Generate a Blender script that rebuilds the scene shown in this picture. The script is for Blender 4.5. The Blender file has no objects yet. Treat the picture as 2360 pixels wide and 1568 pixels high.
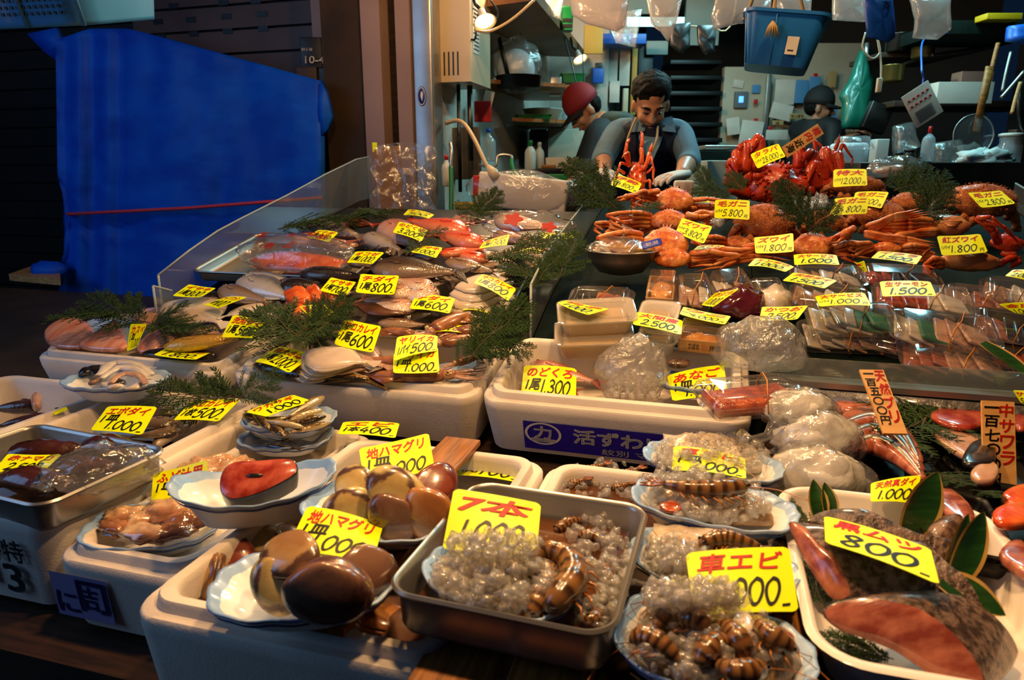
import bpy, bmesh, math, random
from math import sin, cos, pi, sqrt, atan2, hypot, tan, exp
from mathutils import Vector as V, Matrix as MX, noise, Euler
R = math.radians
random.seed(11)
sc = bpy.context.scene
COL = sc.collection
F = 1573.0; PITCH = R(13.9); CAMZ = 1.40
cd = bpy.data.cameras.new('camera'); cam = bpy.data.objects.new('camera', cd); COL.objects.link(cam)
cam.location = (0, 0, CAMZ); cam.rotation_euler = (R(90) - PITCH, 0, 0)
cd.sensor_width = 36; cd.lens = 36 * F / 2360; cd.clip_start = .02; cd.clip_end = 60
cd.dof.use_dof = True; cd.dof.focus_distance = 1.55; cd.dof.aperture_fstop = 6.5
sc.camera = cam
sc.view_settings.view_transform = 'Standard'; sc.view_settings.look = 'None'
sc.view_settings.exposure = 0.0; sc.view_settings.gamma = 1; sc.view_settings.use_curve_mapping = False
sc.cycles.use_denoising = True; sc.cycles.max_bounces = 9; sc.cycles.transparent_max_bounces = 24
sc.cycles.transmission_bounces = 7; sc.cycles.diffuse_bounces = 3; sc.cycles.glossy_bounces = 3
sc.cycles.caustics_reflective = False; sc.cycles.caustics_refractive = False
sc.cycles.sample_clamp_indirect = 4; sc.cycles.blur_glossy = .3
w = bpy.data.worlds.new('world'); sc.world = w; w.use_nodes = True
w.node_tree.nodes['Background'].inputs[0].default_value = (.10, .30, .75, 1)
w.node_tree.nodes['Background'].inputs[1].default_value = .026
# stall frame: a runs along the stall front (to the right), s goes back into the shop
CA, SA = .961, .276
def W(a, s, z): return V((CA * a + SA * s, -SA * a + CA * s, z))
def lamp(name, loc, power, col, kind='POINT', size=.06, aim=None, spot=110, blend=.8, size_y=None):
 l = bpy.data.lights.new(name, kind); l.energy = power; l.color = col
 o = bpy.data.objects.new(name, l); COL.objects.link(o); o.location = loc
 if kind in ('POINT', 'SPOT'): l.shadow_soft_size = size
 if kind == 'SPOT': l.spot_size = R(spot); l.spot_blend = blend
 if kind == 'AREA':
  l.size = size
  if size_y: l.shape = 'RECTANGLE'; l.size_y = size_y
 if aim is not None: o.rotation_euler = (V(aim) - V(loc)).to_track_quat('-Z', 'Y').to_euler()
 return o
WARM = (1, .58, .25); TEAL = (.40, .92, 1.0); DAY = (.30, .56, 1.0)
# bulbs hanging in a row over the stall (above the frame)
lamp('stall_bulb', W(-.95, 1.45, 2.30), 28, WARM, 'POINT', .05)
lamp('stall_bulb', W(-.38, .86, 2.12), 40, WARM, 'SPOT', .05, W(-.28, .95, .9), 120)
lamp('stall_bulb', W(.04, .82, 2.12), 40, WARM, 'SPOT', .05, W(-.05, .9, .9), 120)
lamp('stall_bulb', W(.35, 2.15, 2.45), 46, WARM, 'SPOT', .05, W(.25, 1.8, 1.1), 120)
lamp('stall_bulb', W(-.75, 2.25, 2.45), 34, WARM, 'POINT', .05)
# fluorescent tubes of the shop (above the frame) and daylight from the street side
lamp('shop_tube', W(.1, 4.3, 2.75), 36, TEAL, 'AREA', .12, W(.1, 4.5, 0), size_y=1.2)
lamp('shop_tube', W(1.0, 3.7, 2.75), 20, TEAL, 'AREA', .12, W(1.0, 3.9, 0), size_y=1.2)
lamp('shop_bulb', W(-1.0, 3.55, 2.45), 62, (1, .70, .40), 'POINT', .06)
lamp('street_daylight', V((-3.4, .5, 2.4)), 30, DAY, 'AREA', 2.0, V((-1.6, 3.0, 1.1)))
def ray(px, py):
 u = (px - 1180) / F; v = (784 - py) / F
 return V((u, cos(PITCH) + v * sin(PITCH), v * cos(PITCH) - sin(PITCH)))
def P(px, py, d): return V((0, 0, CAMZ)) + ray(px, py) * d
def G(px, py, z):
 r = ray(px, py); return V((0, 0, CAMZ)) + r * ((z - CAMZ) / r.z)
def AS(p): return (CA * p.x - SA * p.y, SA * p.x + CA * p.y)
def wall_s(px, py, s):                                   # where the ray meets the upright plane at s
 r = ray(px, py); return V((0, 0, CAMZ)) + r * (s / (SA * r.x + CA * r.y))
PROF = [(0, .90), (1.15, .90), (1.26, .945), (1.56, 1.02), (1.7, 1.075), (1.83, 1.115), (2.24, 1.20), (2.45, 1.25), (2.75, 1.31), (3.3, 1.33)]
def zs(s):
 for (s0, z0), (s1, z1) in zip(PROF, PROF[1:]):
  if s <= s1: return z0 + (z1 - z0) * max(0, s - s0) / (s1 - s0)
 return PROF[-1][1]
def slope(s): return atan2(zs(s + .08) - zs(s - .08), .16)
def S(px, py, h=0):
 r = ray(px, py); d = .4; o = V((0, 0, CAMZ))
 while d < 4:
  p = o + r * d
  if p.z <= zs(AS(p)[1]) + h: break
  d += .004
 return o + r * d
def dep(p): return (p - V((0, 0, CAMZ))).dot(V((0, cos(PITCH), -sin(PITCH))))
def frame(p, yaw=0, tilt=None, roll=0):
 """matrix at p: x along the stall, y up the slope, z off the surface"""
 t = slope(AS(p)[1]) if tilt is None else tilt
 return MX.Translation(p) @ MX.Rotation(-atan2(SA, CA), 4, 'Z') @ MX.Rotation(t, 4, 'X') @ MX.Rotation(R(yaw), 4, 'Z') @ MX.Rotation(R(roll), 4, 'X')
def along(p0, p1, up=V((0, 0, 1)), roll=0):
 """matrix at p0 whose x points to p1 and z is near up"""
 x = (p1 - p0).normalized(); y = up.cross(x).normalized(); z = x.cross(y)
 m = MX((x, y, z)).transposed().to_4x4(); m.translation = p0
 return m @ MX.Rotation(R(roll), 4, 'X')
def upn(p):
 t = slope(AS(p)[1]); return V((-SA * sin(t), -CA * sin(t), cos(t)))
class MB:
 def __init__(s): s.v = []; s.f = []; s.m = []; s.t = []; s.q = []
 def add(s, vs, fs, mi=0, mx=None, t=None, q=None):
  b = len(s.v)
  s.v += [mx @ V(p) for p in vs] if mx is not None else [V(p) for p in vs]
  s.f += [[i + b for i in f] for f in fs]; s.m += [mi] * len(fs)
  s.t += t if t else [0.] * len(vs); s.q += q if q else [0.] * len(vs)
  return s
 def build(s, name, mats, parent=None, mx=None, smooth=True, attr=False, auto=None, fix=True):
  me = bpy.data.meshes.new(name); me.from_pydata(s.v, [], s.f)
  if not isinstance(mats, (list, tuple)): mats = [mats]
  for m in mats: me.materials.append(m)
  if len(mats) > 1: me.polygons.foreach_set('material_index', s.m)
  if attr:
   a = me.attributes.new('t', 'FLOAT', 'POINT'); a.data.foreach_set('value', s.t)
   a = me.attributes.new('q', 'FLOAT', 'POINT'); a.data.foreach_set('value', s.q)
  if smooth:
   me.polygons.foreach_set('use_smooth', [True] * len(me.polygons))
   if auto:
    bm = bmesh.new(); bm.from_mesh(me)
    for e in bm.edges:
     if len(e.link_faces) == 2 and e.calc_face_angle(0) > R(auto): e.smooth = False
    bm.to_mesh(me); bm.free()
  if fix:
   bm = bmesh.new(); bm.from_mesh(me); bmesh.ops.recalc_face_normals(bm, faces=bm.faces); bm.to_mesh(me); bm.free()
  me.update()
  o = bpy.data.objects.new(name, me); COL.objects.link(o)
  if parent is not None: o.parent = parent
  if mx is not None: o.matrix_local = mx
  return o
 # shapes
 def rings(s, rs, caps=(1, 1), mi=0, mx=None, t=None, q=None, close=True):
  n = len(rs[0]); vs = [p for r in rs for p in r]; fs = []
  for k in range(len(rs) - 1):
   for i in range(n if close else n - 1):
    j = (i + 1) % n; fs.append([k * n + i, k * n + j, (k + 1) * n + j, (k + 1) * n + i])
  if caps[0]: fs.append(list(range(n))[::-1])
  if caps[1]: fs.append([(len(rs) - 1) * n + i for i in range(n)])
  return s.add(vs, fs, mi, mx, t, q)
 def tube(s, pts, rad, n=8, mi=0, mx=None, flat=1, tt=None):
  pts = [V(p) for p in pts]
  if not isinstance(rad, (list, tuple)): rad = [rad] * len(pts)
  rs = []; nrm = None; T = []; Q = []
  for k, p in enumerate(pts):
   d = (pts[min(k + 1, len(pts) - 1)] - pts[max(k - 1, 0)]).normalized()
   if nrm is None:
    nrm = V((0, 0, 1)) if abs(d.z) < .9 else V((1, 0, 0))
   nrm = (nrm - d * nrm.dot(d)).normalized(); b = d.cross(nrm)
   rs.append([p + (b * cos(a) + nrm * sin(a) * flat) * rad[k] for a in [2 * pi * i / n for i in range(n)]])
   T += [k / max(1, len(pts) - 1) if tt is None else tt[k]] * n; Q += [sin(2 * pi * i / n) for i in range(n)]
  return s.rings(rs, (1, 1), mi, mx, T, Q)
 def lathe(s, prof, n=20, mi=0, mx=None, caps=(0, 0)):
  return s.rings([[(r * cos(2 * pi * i / n), r * sin(2 * pi * i / n), z) for i in range(n)] for r, z in prof], caps, mi, mx)
 def box(s, size, c=(0, 0, 0), mi=0, mx=None):
  x, y, z = [k / 2 for k in size]; c = V(c)
  vs = [c + V((a, b, d)) for d in (-z, z) for a, b in ((-x, -y), (x, -y), (x, y), (-x, y))]
  return s.add(vs, [[3, 2, 1, 0], [4, 5, 6, 7], [0, 1, 5, 4], [1, 2, 6, 5], [2, 3, 7, 6], [3, 0, 4, 7]], mi, mx)
 def rbox(s, size, r=.01, c=(0, 0, 0), mi=0, mx=None, seg=3):
  x, y, z = size; k = min(r, x / 2.01, y / 2.01, z / 2.01); rs = []
  for a in range(seg + 1):
   t = pi / 2 * a / seg; d = k * (1 - sin(t)); rs.append([(p[0] + c[0], p[1] + c[1], c[2] - z / 2 + k * (1 - cos(t))) for p in rrect(x - 2 * d, y - 2 * d, max(1e-4, k - d + .0005), seg)])
  for a in range(seg + 1):
   t = pi / 2 * a / seg; d = k * (1 - cos(t)); rs.append([(p[0] + c[0], p[1] + c[1], c[2] + z / 2 - k * (1 - sin(t))) for p in rrect(x - 2 * d, y - 2 * d, max(1e-4, k - d + .0005), seg)])
  return s.rings(rs, (1, 1), mi, mx)
 def ball(s, c, r, n=10, mi=0, mx=None, tq=None):
  if not isinstance(r, (tuple, list)): r = (r, r, r)
  rs = []
  for k in range(n // 2 + 1):
   a = -pi / 2 + pi * k / (n // 2); a = max(-pi / 2 + .02, min(pi / 2 - .02, a))
   rs.append([(c[0] + r[0] * cos(a) * cos(2 * pi * i / n), c[1] + r[1] * cos(a) * sin(2 * pi * i / n), c[2] + r[2] * sin(a)) for i in range(n)])
  return s.rings(rs, (1, 1), mi, mx)
def rrect(w, h, r, seg=4):
 r = min(r, w / 2 - 1e-5, h / 2 - 1e-5); pts = []
 for cx, cy, a0 in ((w / 2 - r, h / 2 - r, 0), (-w / 2 + r, h / 2 - r, 90), (-w / 2 + r, -h / 2 + r, 180), (w / 2 - r, -h / 2 + r, 270)):
  for k in range(seg + 1):
   a = R(a0 + 90 * k / seg); pts.append((cx + r * cos(a), cy + r * sin(a)))
 return pts
def crom(pts, n=6):
 pts = [V(p) for p in pts]; out = []
 for i in range(len(pts) - 1):
  p0 = pts[max(i - 1, 0)]; p1 = pts[i]; p2 = pts[i + 1]; p3 = pts[min(i + 2, len(pts) - 1)]
  for k in range(n):
   t = k / n; out.append(.5 * ((2 * p1) + (p2 - p0) * t + (2 * p0 - 5 * p1 + 4 * p2 - p3) * t * t + (3 * p1 - p0 - 3 * p2 + p3) * t ** 3))
 out.append(pts[-1]); return out
def lerp(tab, t):
 for (a, x), (b, y) in zip(tab, tab[1:]):
  if t <= b: return x + (y - x) * (t - a) / (b - a)
 return tab[-1][1]
def tag(o, label=None, cat=None, group=None, kind=None):
 if label: o['label'] = label
 if cat: o['category'] = cat
 if group: o['group'] = group
 if kind: o['kind'] = kind
 return o
def empty(name, label, cat, mx=None, group=None):
 o = bpy.data.objects.new(name, None); COL.objects.link(o); o.empty_display_size = .05
 if mx is not None: o.matrix_world = mx if isinstance(mx, MX) else MX.Translation(mx)
 return tag(o, label, cat, group)
def dup(o, mx, label=None, group=None, parent=None):
 c = o.copy(); COL.objects.link(c); c.parent = parent
 if parent is None:
  c.matrix_world = mx
  if label: c['label'] = label
  if group: c['group'] = group
 for ch in [k for k in o.children]:
  dup(ch, None, parent=c)
 return c
def srgb(h):
 if isinstance(h, str):
  h = h.lstrip('#'); c = [int(h[i:i + 2], 16) / 255 for i in (0, 2, 4)]
  return tuple(x / 12.92 if x <= .04045 else ((x + .055) / 1.055) ** 2.4 for x in c) + (1,)
 return tuple(h)[:3] + (1,)
def mat(name, col, rough=.5, metal=0, col2=None, vs=12, bump=0, bs=60, coat=0, trans=0, ior=1.45, sss=0, alpha=1, emit=None, es=1, detail=4, mix=(.38, .62), spec=.5, stretch=None, btype='noise'):
 m = bpy.data.materials.new(name); m.use_nodes = True; nt = m.node_tree; N = nt.nodes; L = nt.links
 b = N['Principled BSDF']; b.inputs['Base Color'].default_value = srgb(col); b.inputs['Roughness'].default_value = rough
 b.inputs['Metallic'].default_value = metal; b.inputs['Coat Weight'].default_value = coat; b.inputs['Coat Roughness'].default_value = .08
 b.inputs['Transmission Weight'].default_value = trans; b.inputs['IOR'].default_value = ior; b.inputs['Alpha'].default_value = alpha
 b.inputs['Specular IOR Level'].default_value = spec
 if sss: b.inputs['Subsurface Weight'].default_value = sss; b.inputs['Subsurface Radius'].default_value = (.02, .008, .004); b.inputs['Subsurface Scale'].default_value = .5
 if emit: b.inputs['Emission Color'].default_value = srgb(emit); b.inputs['Emission Strength'].default_value = es
 if col2 or bump:
  tc = N.new('ShaderNodeTexCoord'); mp = N.new('ShaderNodeMapping'); L.new(tc.outputs['Object'], mp.inputs[0])
  if stretch: mp.inputs['Scale'].default_value = stretch
 if col2:
  n = N.new('ShaderNodeTexNoise'); n.inputs['Scale'].default_value = vs; n.inputs['Detail'].default_value = detail; L.new(mp.outputs[0], n.inputs['Vector'])
  r = N.new('ShaderNodeValToRGB'); r.color_ramp.elements[0].position = mix[0]; r.color_ramp.elements[1].position = mix[1]
  r.color_ramp.elements[0].color = srgb(col); r.color_ramp.elements[1].color = srgb(col2)
  L.new(n.outputs['Fac'], r.inputs[0]); L.new(r.outputs[0], b.inputs['Base Color'])
 if bump:
  if btype == 'noise': n = N.new('ShaderNodeTexNoise'); n.inputs['Detail'].default_value = 3; out = n.outputs['Fac']
  else: n = N.new('ShaderNodeTexVoronoi'); out = n.outputs['Distance']
  n.inputs['Scale'].default_value = bs; L.new(mp.outputs[0], n.inputs['Vector'])
  bu = N.new('ShaderNodeBump'); bu.inputs['Strength'].default_value = bump; bu.inputs['Distance'].default_value = .004
  L.new(out, bu.inputs['Height']); L.new(bu.outputs[0], b.inputs['Normal'])
 return m
def ramp_mat(name, stops, attr='q', rough=.25, coat=.6, nz=.25, ns=40, bump=.25, bs=220, metal=0, stripes=None, sss=0, spots=None):
 """colour along an attribute of the creature itself (back to belly, head to tail)"""
 m = bpy.data.materials.new(name); m.use_nodes = True; nt = m.node_tree; N = nt.nodes; L = nt.links; b = N['Principled BSDF']
 b.inputs['Roughness'].default_value = rough; b.inputs['Coat Weight'].default_value = coat; b.inputs['Coat Roughness'].default_value = .07; b.inputs['Metallic'].default_value = metal
 if sss: b.inputs['Subsurface Weight'].default_value = sss; b.inputs['Subsurface Radius'].default_value = (.02, .007, .004); b.inputs['Subsurface Scale'].default_value = .4
 at = N.new('ShaderNodeAttribute'); at.attribute_name = attr
 tc = N.new('ShaderNodeTexCoord'); n = N.new('ShaderNodeTexNoise'); n.inputs['Scale'].default_value = ns; n.inputs['Detail'].default_value = 4; L.new(tc.outputs['Object'], n.inputs['Vector'])
 ma = N.new('ShaderNodeMath'); ma.operation = 'MULTIPLY_ADD'; ma.inputs[1].default_value = nz; L.new(n.outputs['Fac'], ma.inputs[0])
 mb = N.new('ShaderNodeMath'); mb.operation = 'MULTIPLY_ADD'
 if attr == 'q': mb.inputs[1].default_value = .5; mb.inputs[2].default_value = .5 - nz * .5
 else: mb.inputs[1].default_value = stripes or 1; mb.inputs[2].default_value = -nz * .5
 L.new(at.outputs['Fac'], mb.inputs[0])
 if stripes:
  fr = N.new('ShaderNodeMath'); fr.operation = 'FRACT'; L.new(mb.outputs[0], fr.inputs[0]); L.new(fr.outputs[0], ma.inputs[2])
 else: L.new(mb.outputs[0], ma.inputs[2])
 r = N.new('ShaderNodeValToRGB'); el = r.color_ramp.elements
 el[0].position = stops[0][0]; el[0].color = srgb(stops[0][1]); el[1].position = stops[-1][0]; el[1].color = srgb(stops[-1][1])
 for p, c in stops[1:-1]: e = el.new(p); e.color = srgb(c)
 L.new(ma.outputs[0], r.inputs[0]); out = r.outputs[0]
 if spots:
  v = N.new('ShaderNodeTexVoronoi'); v.inputs['Scale'].default_value = spots[1]; L.new(tc.outputs['Object'], v.inputs['Vector'])
  lt = N.new('ShaderNodeMath'); lt.operation = 'LESS_THAN'; lt.inputs[1].default_value = spots[2]; L.new(v.outputs['Distance'], lt.inputs[0])
  mx = N.new('ShaderNodeMix'); mx.data_type = 'RGBA'; L.new(lt.outputs[0], mx.inputs[0]); L.new(out, mx.inputs[6]); mx.inputs[7].default_value = srgb(spots[0]); out = mx.outputs[2]
 L.new(out, b.inputs['Base Color'])
 if bump:
  v = N.new('ShaderNodeTexVoronoi'); v.inputs['Scale'].default_value = bs; L.new(tc.outputs['Object'], v.inputs['Vector'])
  bu = N.new('ShaderNodeBump'); bu.inputs['Strength'].default_value = bump; bu.inputs['Distance'].default_value = .002
  L.new(v.outputs['Distance'], bu.inputs['Height']); L.new(bu.outputs[0], b.inputs['Normal'])
 return m
def film(name, tint='#ffffff', body=.06, gloss=.5, rough=.06, bump=0, bs=40, var=0):
 """thin clear plastic: mostly see-through, shiny at glancing angles, a little milky (body)"""
 m = bpy.data.materials.new(name); m.use_nodes = True; nt = m.node_tree; N = nt.nodes; L = nt.links
 N.remove(N['Principled BSDF']); out = N['Material Output']
 tr = N.new('ShaderNodeBsdfTransparent'); tr.inputs[0].default_value = srgb(tint)
 gl = N.new('ShaderNodeBsdfGlossy'); gl.inputs['Roughness'].default_value = rough
 df = N.new('ShaderNodeBsdfDiffuse'); df.inputs[0].default_value = (.84, .82, .78, 1)
 tl = N.new('ShaderNodeBsdfTranslucent'); tl.inputs[0].default_value = (.84, .82, .78, 1)
 md = N.new('ShaderNodeMixShader'); md.inputs[0].default_value = .4; L.new(df.outputs[0], md.inputs[1]); L.new(tl.outputs[0], md.inputs[2])
 m1 = N.new('ShaderNodeMixShader'); m1.inputs[0].default_value = body; L.new(tr.outputs[0], m1.inputs[1]); L.new(md.outputs[0], m1.inputs[2])
 lw = N.new('ShaderNodeFresnel'); gm = N.new('ShaderNodeNewGeometry'); ir = N.new('ShaderNodeMath'); ir.operation = 'MULTIPLY_ADD'; ir.inputs[1].default_value = -.8333; ir.inputs[2].default_value = 1.5; L.new(gm.outputs['Backfacing'], ir.inputs[0]); L.new(ir.outputs[0], lw.inputs['IOR'])
 k = N.new('ShaderNodeMath'); k.operation = 'MULTIPLY_ADD'; k.inputs[1].default_value = gloss * 1.6; k.inputs[2].default_value = gloss * .06; k.use_clamp = True
 L.new(lw.outputs[0], k.inputs[0])
 m2 = N.new('ShaderNodeMixShader'); L.new(k.outputs[0], m2.inputs[0]); L.new(m1.outputs[0], m2.inputs[1]); L.new(gl.outputs[0], m2.inputs[2])
 if bump:
  tc = N.new('ShaderNodeTexCoord'); n = N.new('ShaderNodeTexNoise'); n.inputs['Scale'].default_value = bs; n.inputs['Detail'].default_value = 4; n.inputs['Distortion'].default_value = 1.5
  L.new(tc.outputs['Object'], n.inputs['Vector']); bu = N.new('ShaderNodeBump'); bu.inputs['Strength'].default_value = bump; bu.inputs['Distance'].default_value = .01
  L.new(n.outputs['Fac'], bu.inputs['Height'])
  for s_ in (gl, lw, df): L.new(bu.outputs[0], s_.inputs['Normal'])
 L.new(m2.outputs[0], out.inputs[0])
 return m
M = {}
M['foam'] = mat('white_foam', '#e6dccf', .65, col2='#d8cbbc', vs=6, bump=.12, bs=260)
M['foam_in'] = M['foam']
M['steel'] = mat('steel', '#b8b3ac', .34, .8, col2='#98938c', vs=3, bump=.05, bs=20)
M['steel_dark'] = mat('dull_steel', '#55524e', .4, 1, col2='#35322f', vs=5)
M['plate'] = mat('plate_foam', '#e8ecf0', .35, coat=.4)
M['plate_blue'] = mat('plate_rim_blue', '#7fa6d8', .35, col2='#a9c4e6', vs=14, coat=.3)
M['plate_line'] = mat('plate_line_blue', '#3c5f9e', .4)
M['yellow'] = mat('card_yellow', '#f0ff00', .38, spec=.4)
M['red_ink'] = mat('red_ink', '#c81e08', .5)
M['black_ink'] = mat('black_ink', '#0c0c08', .45)
M['water'] = mat('dark_water', '#2a1c12', .04, alpha=.62, spec=.6, bump=.12, bs=14)
M['ice'] = film('ice', '#fffdfa', body=.22, gloss=.55, rough=.06)
M['ice_soft'] = mat('ice_heap', '#e0dad0', .2, col2='#f2eee6', vs=30, trans=.15, coat=.6, bump=.5, bs=60)
M['wood'] = mat('plank_wood', '#a86a2c', .45, col2='#7a4718', vs=9, stretch=(1, 14, 14), bump=.1, bs=40)
M['wood_light'] = mat('board_wood', '#c79a62', .5, col2='#a97a44', vs=8, stretch=(1, 12, 12))
M['wood_dark'] = mat('dark_wood', '#3a2414', .55, col2='#22140b', vs=8, stretch=(1, 10, 10))
M['signwood'] = mat('sign_wood', '#d2a060', .55, col2='#c08c4c', vs=8, stretch=(1, 1, 10))
M['clear'] = film('clear_plastic', body=.05, gloss=1.0, rough=.08)
M['edge'] = mat('polished_acrylic_edge', '#b8c4c0', .2, alpha=.8); M['acrylic'] = film('acrylic_sheet', '#e6f2f0', body=.11, gloss=.7, rough=.04)
M['bag'] = film('bag_plastic', body=.10, gloss=.9, rough=.1, bump=.6, bs=22)
M['bag_milky'] = film('milky_bag_plastic', body=.26, gloss=.9, rough=.12, bump=.9, bs=34)
M['green'] = mat('cedar_leaf', '#182c0e', .6, col2='#304a1a', vs=30, spec=.25)
M['twig'] = mat('cedar_twig', '#4a3a20', .7)
M['black'] = mat('black_plastic', '#0b0b0c', .4)
M['rubber'] = mat('rubber_band', '#c07a18', .5)
M['tarp'] = mat('blue_tarp', '#0646bc', .55, spec=.25, col2='#0858d0', vs=3, bump=.8, bs=9, stretch=(1, 1, 2.2))
M['mat'] = mat('counter_cover', '#08130f', .85, col2='#0c1c17', vs=12, bump=.3, bs=30, spec=.15)
def thing_mesh(name, mb, mats, label, cat, mx=None, group=None, kind=None, **kw):
 return tag(mb.build(name, mats, None, mx, **kw), label, cat, group, kind)
def struct(name, mb, mats, mx=None, **kw):
 o = mb.build(name, mats, None, mx, **kw); o['kind'] = 'structure'; return o
SX = MX.Rotation(-atan2(SA, CA), 4, 'Z')                  # stall axes as a matrix: local x = a, local y = s
def sbox(mb, a0, a1, s0, s1, z0, z1, mi=0): mb.box((a1 - a0, s1 - s0, z1 - z0), ((a0 + a1) / 2, (s0 + s1) / 2, (z0 + z1) / 2), mi)
M['asphalt'] = mat('wet_asphalt', '#16140f', .5, col2='#221d16', vs=6, bump=.3, bs=40)
M['wallpaint'] = mat('white_wall_paint', '#c9c2b6', .6, col2='#b3ab9d', vs=2.5)
M['concrete'] = mat('brown_concrete', '#3c2a17', .8, col2='#2a1c0e', vs=3.5, bump=.25, bs=30)
M['pinkstrip'] = mat('painted_steel_strip', '#93786b', .5, col2='#866b5e', vs=3)
M['shutter'] = mat('shutter_metal', '#4a3a35', .5, .2, col2='#3a2d29', vs=3)
M['shutter_dark'] = mat('dark_shutter_metal', '#1d1a19', .55, .2, col2='#151312', vs=3)
M['ceil'] = mat('ceiling_board', '#5b5148', .7, col2='#4a4138', vs=2)
M['board_brown'] = mat('loft_board', '#8a5a30', .6, col2='#6a4220', vs=4)
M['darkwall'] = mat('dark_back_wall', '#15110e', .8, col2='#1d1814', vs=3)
M['beige'] = mat('cream_door_panel', '#b8ae98', .5, col2='#a69c86', vs=2)
mb = MB(); mb.box((16, 16, .04), (0, 3, -.02)); struct('floor', mb, M['asphalt'], smooth=False)
mb = MB(); sbox(mb, -1.40, -1.275, 3.2, 5.5, 0, 3.2); struct('wall_left', mb, M['wallpaint'], SX, smooth=False)
mb = MB(); sbox(mb, -1.275, -.82, 5.5, 5.6, 0, 3.2); struct('wall_back', mb, M['wallpaint'], SX, smooth=False)
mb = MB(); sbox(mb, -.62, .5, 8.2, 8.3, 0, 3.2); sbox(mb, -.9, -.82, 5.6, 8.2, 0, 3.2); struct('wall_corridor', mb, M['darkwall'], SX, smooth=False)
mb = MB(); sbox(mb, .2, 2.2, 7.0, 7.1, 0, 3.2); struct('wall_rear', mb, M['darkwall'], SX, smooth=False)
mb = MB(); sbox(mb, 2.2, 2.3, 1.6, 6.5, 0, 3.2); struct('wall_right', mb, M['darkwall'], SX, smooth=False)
mb = MB(); sbox(mb, -1.4, 2.3, 3.0, 8.3, 2.95, 3.05); struct('ceiling', mb, M['ceil'], SX, smooth=False)
mb = MB(); sbox(mb, -1.80, -1.585, 3.05, 3.35, 0, 3.4); struct('pillar_concrete', mb, M['concrete'], SX, smooth=False)
mb = MB(); sbox(mb, -1.585, -1.49, 3.03, 3.12, 0, 3.4); sbox(mb, -1.50, -1.40, 3.12, 3.3, 0, 3.4, 1); sbox(mb, -1.415, -1.345, 3.03, 3.12, 0, 3.4)
struct('trim_1', mb, [M['pinkstrip'], M['wood_dark']], SX, smooth=False)
mb = MB(); mb.rbox((.10, .12, 3.4), .012, (-1.293, 3.10, 1.7)); struct('trim_2', mb, M['steel'], SX)
# shutter of the neighbouring shop, with horizontal slats
mb = MB()
z = 1.30
while z < 3.3:
 sbox(mb, -3.1, -1.98, 3.30, 3.325, z, z + .105); z += .118
sbox(mb, -1.98, -1.92, 3.27, 3.33, 0, 3.4, 1); sbox(mb, -3.1, -1.9, 3.33, 3.36, 0, 3.4, 2)
sh = struct('shutter_right', mb, [M['shutter'], M['pinkstrip'], M['shutter_dark']], SX, smooth=False)
mb = MB()
for k, (px, py) in enumerate([(365, 50), (440, 45), (522, 38), (605, 32), (372, 84), (447, 78), (525, 72), (607, 66), (400, 14), (515, 6), (590, 2)]):
 p = SX.inverted() @ wall_s(px, py, 3.298); mb.box((.058, .006, .026), p)
o = mb.build('slot', M['black'], sh, smooth=False)
mb = MB(); z = .1
while z < 3.3:
 sbox(mb, -6.2, -3.16, 3.45, 3.475, z, z + .10); z += .112
sbox(mb, -3.16, -3.08, 3.4, 3.48, 0, 3.4); sbox(mb, -6.2, -3.1, 3.48, 3.5, 0, 3.4)
struct('shutter_left', mb, M['shutter_dark'], SX, smooth=False)
mb = MB(); sbox(mb, -1.98, -1.80, 3.28, 3.36, 0, 3.4); struct('trim_3', mb, M['wood_dark'], SX, smooth=False)
# brown boarded loft under the shop ceiling on the left, sloping up to the front
mb = MB()
pa = [SX.inverted() @ p for p in (P(1010, 30, 3.35), P(1235, 0, 3.2), P(1345, 132, 5.0), P(1210, 128, 5.2))]
mb.add(pa + [p + V((0, 0, .05)) for p in pa], [[0, 1, 2, 3], [7, 6, 5, 4], [0, 4, 5, 1], [1, 5, 6, 2], [2, 6, 7, 3], [3, 7, 4, 0]])
struct('ceiling_loft', mb, M['board_brown'], SX, smooth=False)
# display counters
def extr(mb, prof, a0, a1, mi=0):
 n = len(prof); mb.add([(a0, s, z) for s, z in prof] + [(a1, s, z) for s, z in prof], [[(i + 1) % n, i, n + i, n + (i + 1) % n] for i in range(n)] + [list(range(n)), list(range(n, 2 * n))[::-1]], mi)
for prof, a0, a1, lb in (([(.62, 0), (.62, .722), (1.19, .722), (1.19, 0)], -1.735, .11, 'low dark wooden table carrying the front row of white foam boxes'), ([(1.20, 0), (1.20, .782), (1.57, .842), (1.57, 0)], -1.735, .11, 'dark wooden bench carrying the second row of white foam boxes'), ([(.66, 0), (.66, .80), (1.42, .86), (1.42, 0)], .13, 1.3, 'dark wooden table under the white tray and fish blocks at the lower right')):
 mb = MB(); extr(mb, prof, a0, a1); thing_mesh('front_table', mb, M['wood_dark'], lb, 'table', SX, smooth=False)
def stage(a0, a1, s0): return [(s0, 0), (s0, zs(s0) - .03)] + [(s, zs(s) - .03) for s in (1.7, 1.83, 2.24, 2.45, 2.75)] + [(2.85, 1.285), (2.85, 0)]
mb = MB(); extr(mb, stage(0, 0, 1.585)[:6] + [(2.60, zs(2.6) - .03), (2.66, 1.24), (2.66, 0)], -1.46, -.41)
thing_mesh('display_counter', mb, M['steel_dark'], 'sloping metal display counter under the heap of whole fish', 'counter', SX, smooth=False)
mb = MB(); extr(mb, stage(0, 0, 1.45), .122, .98); thing_mesh('display_counter', mb, M['mat'], 'sloping counter with dark green cover under the clear packs and red crabs', 'counter', SX, smooth=False)
mb = MB(); extr(mb, stage(0, 0, 1.585), -.40, .12)
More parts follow.
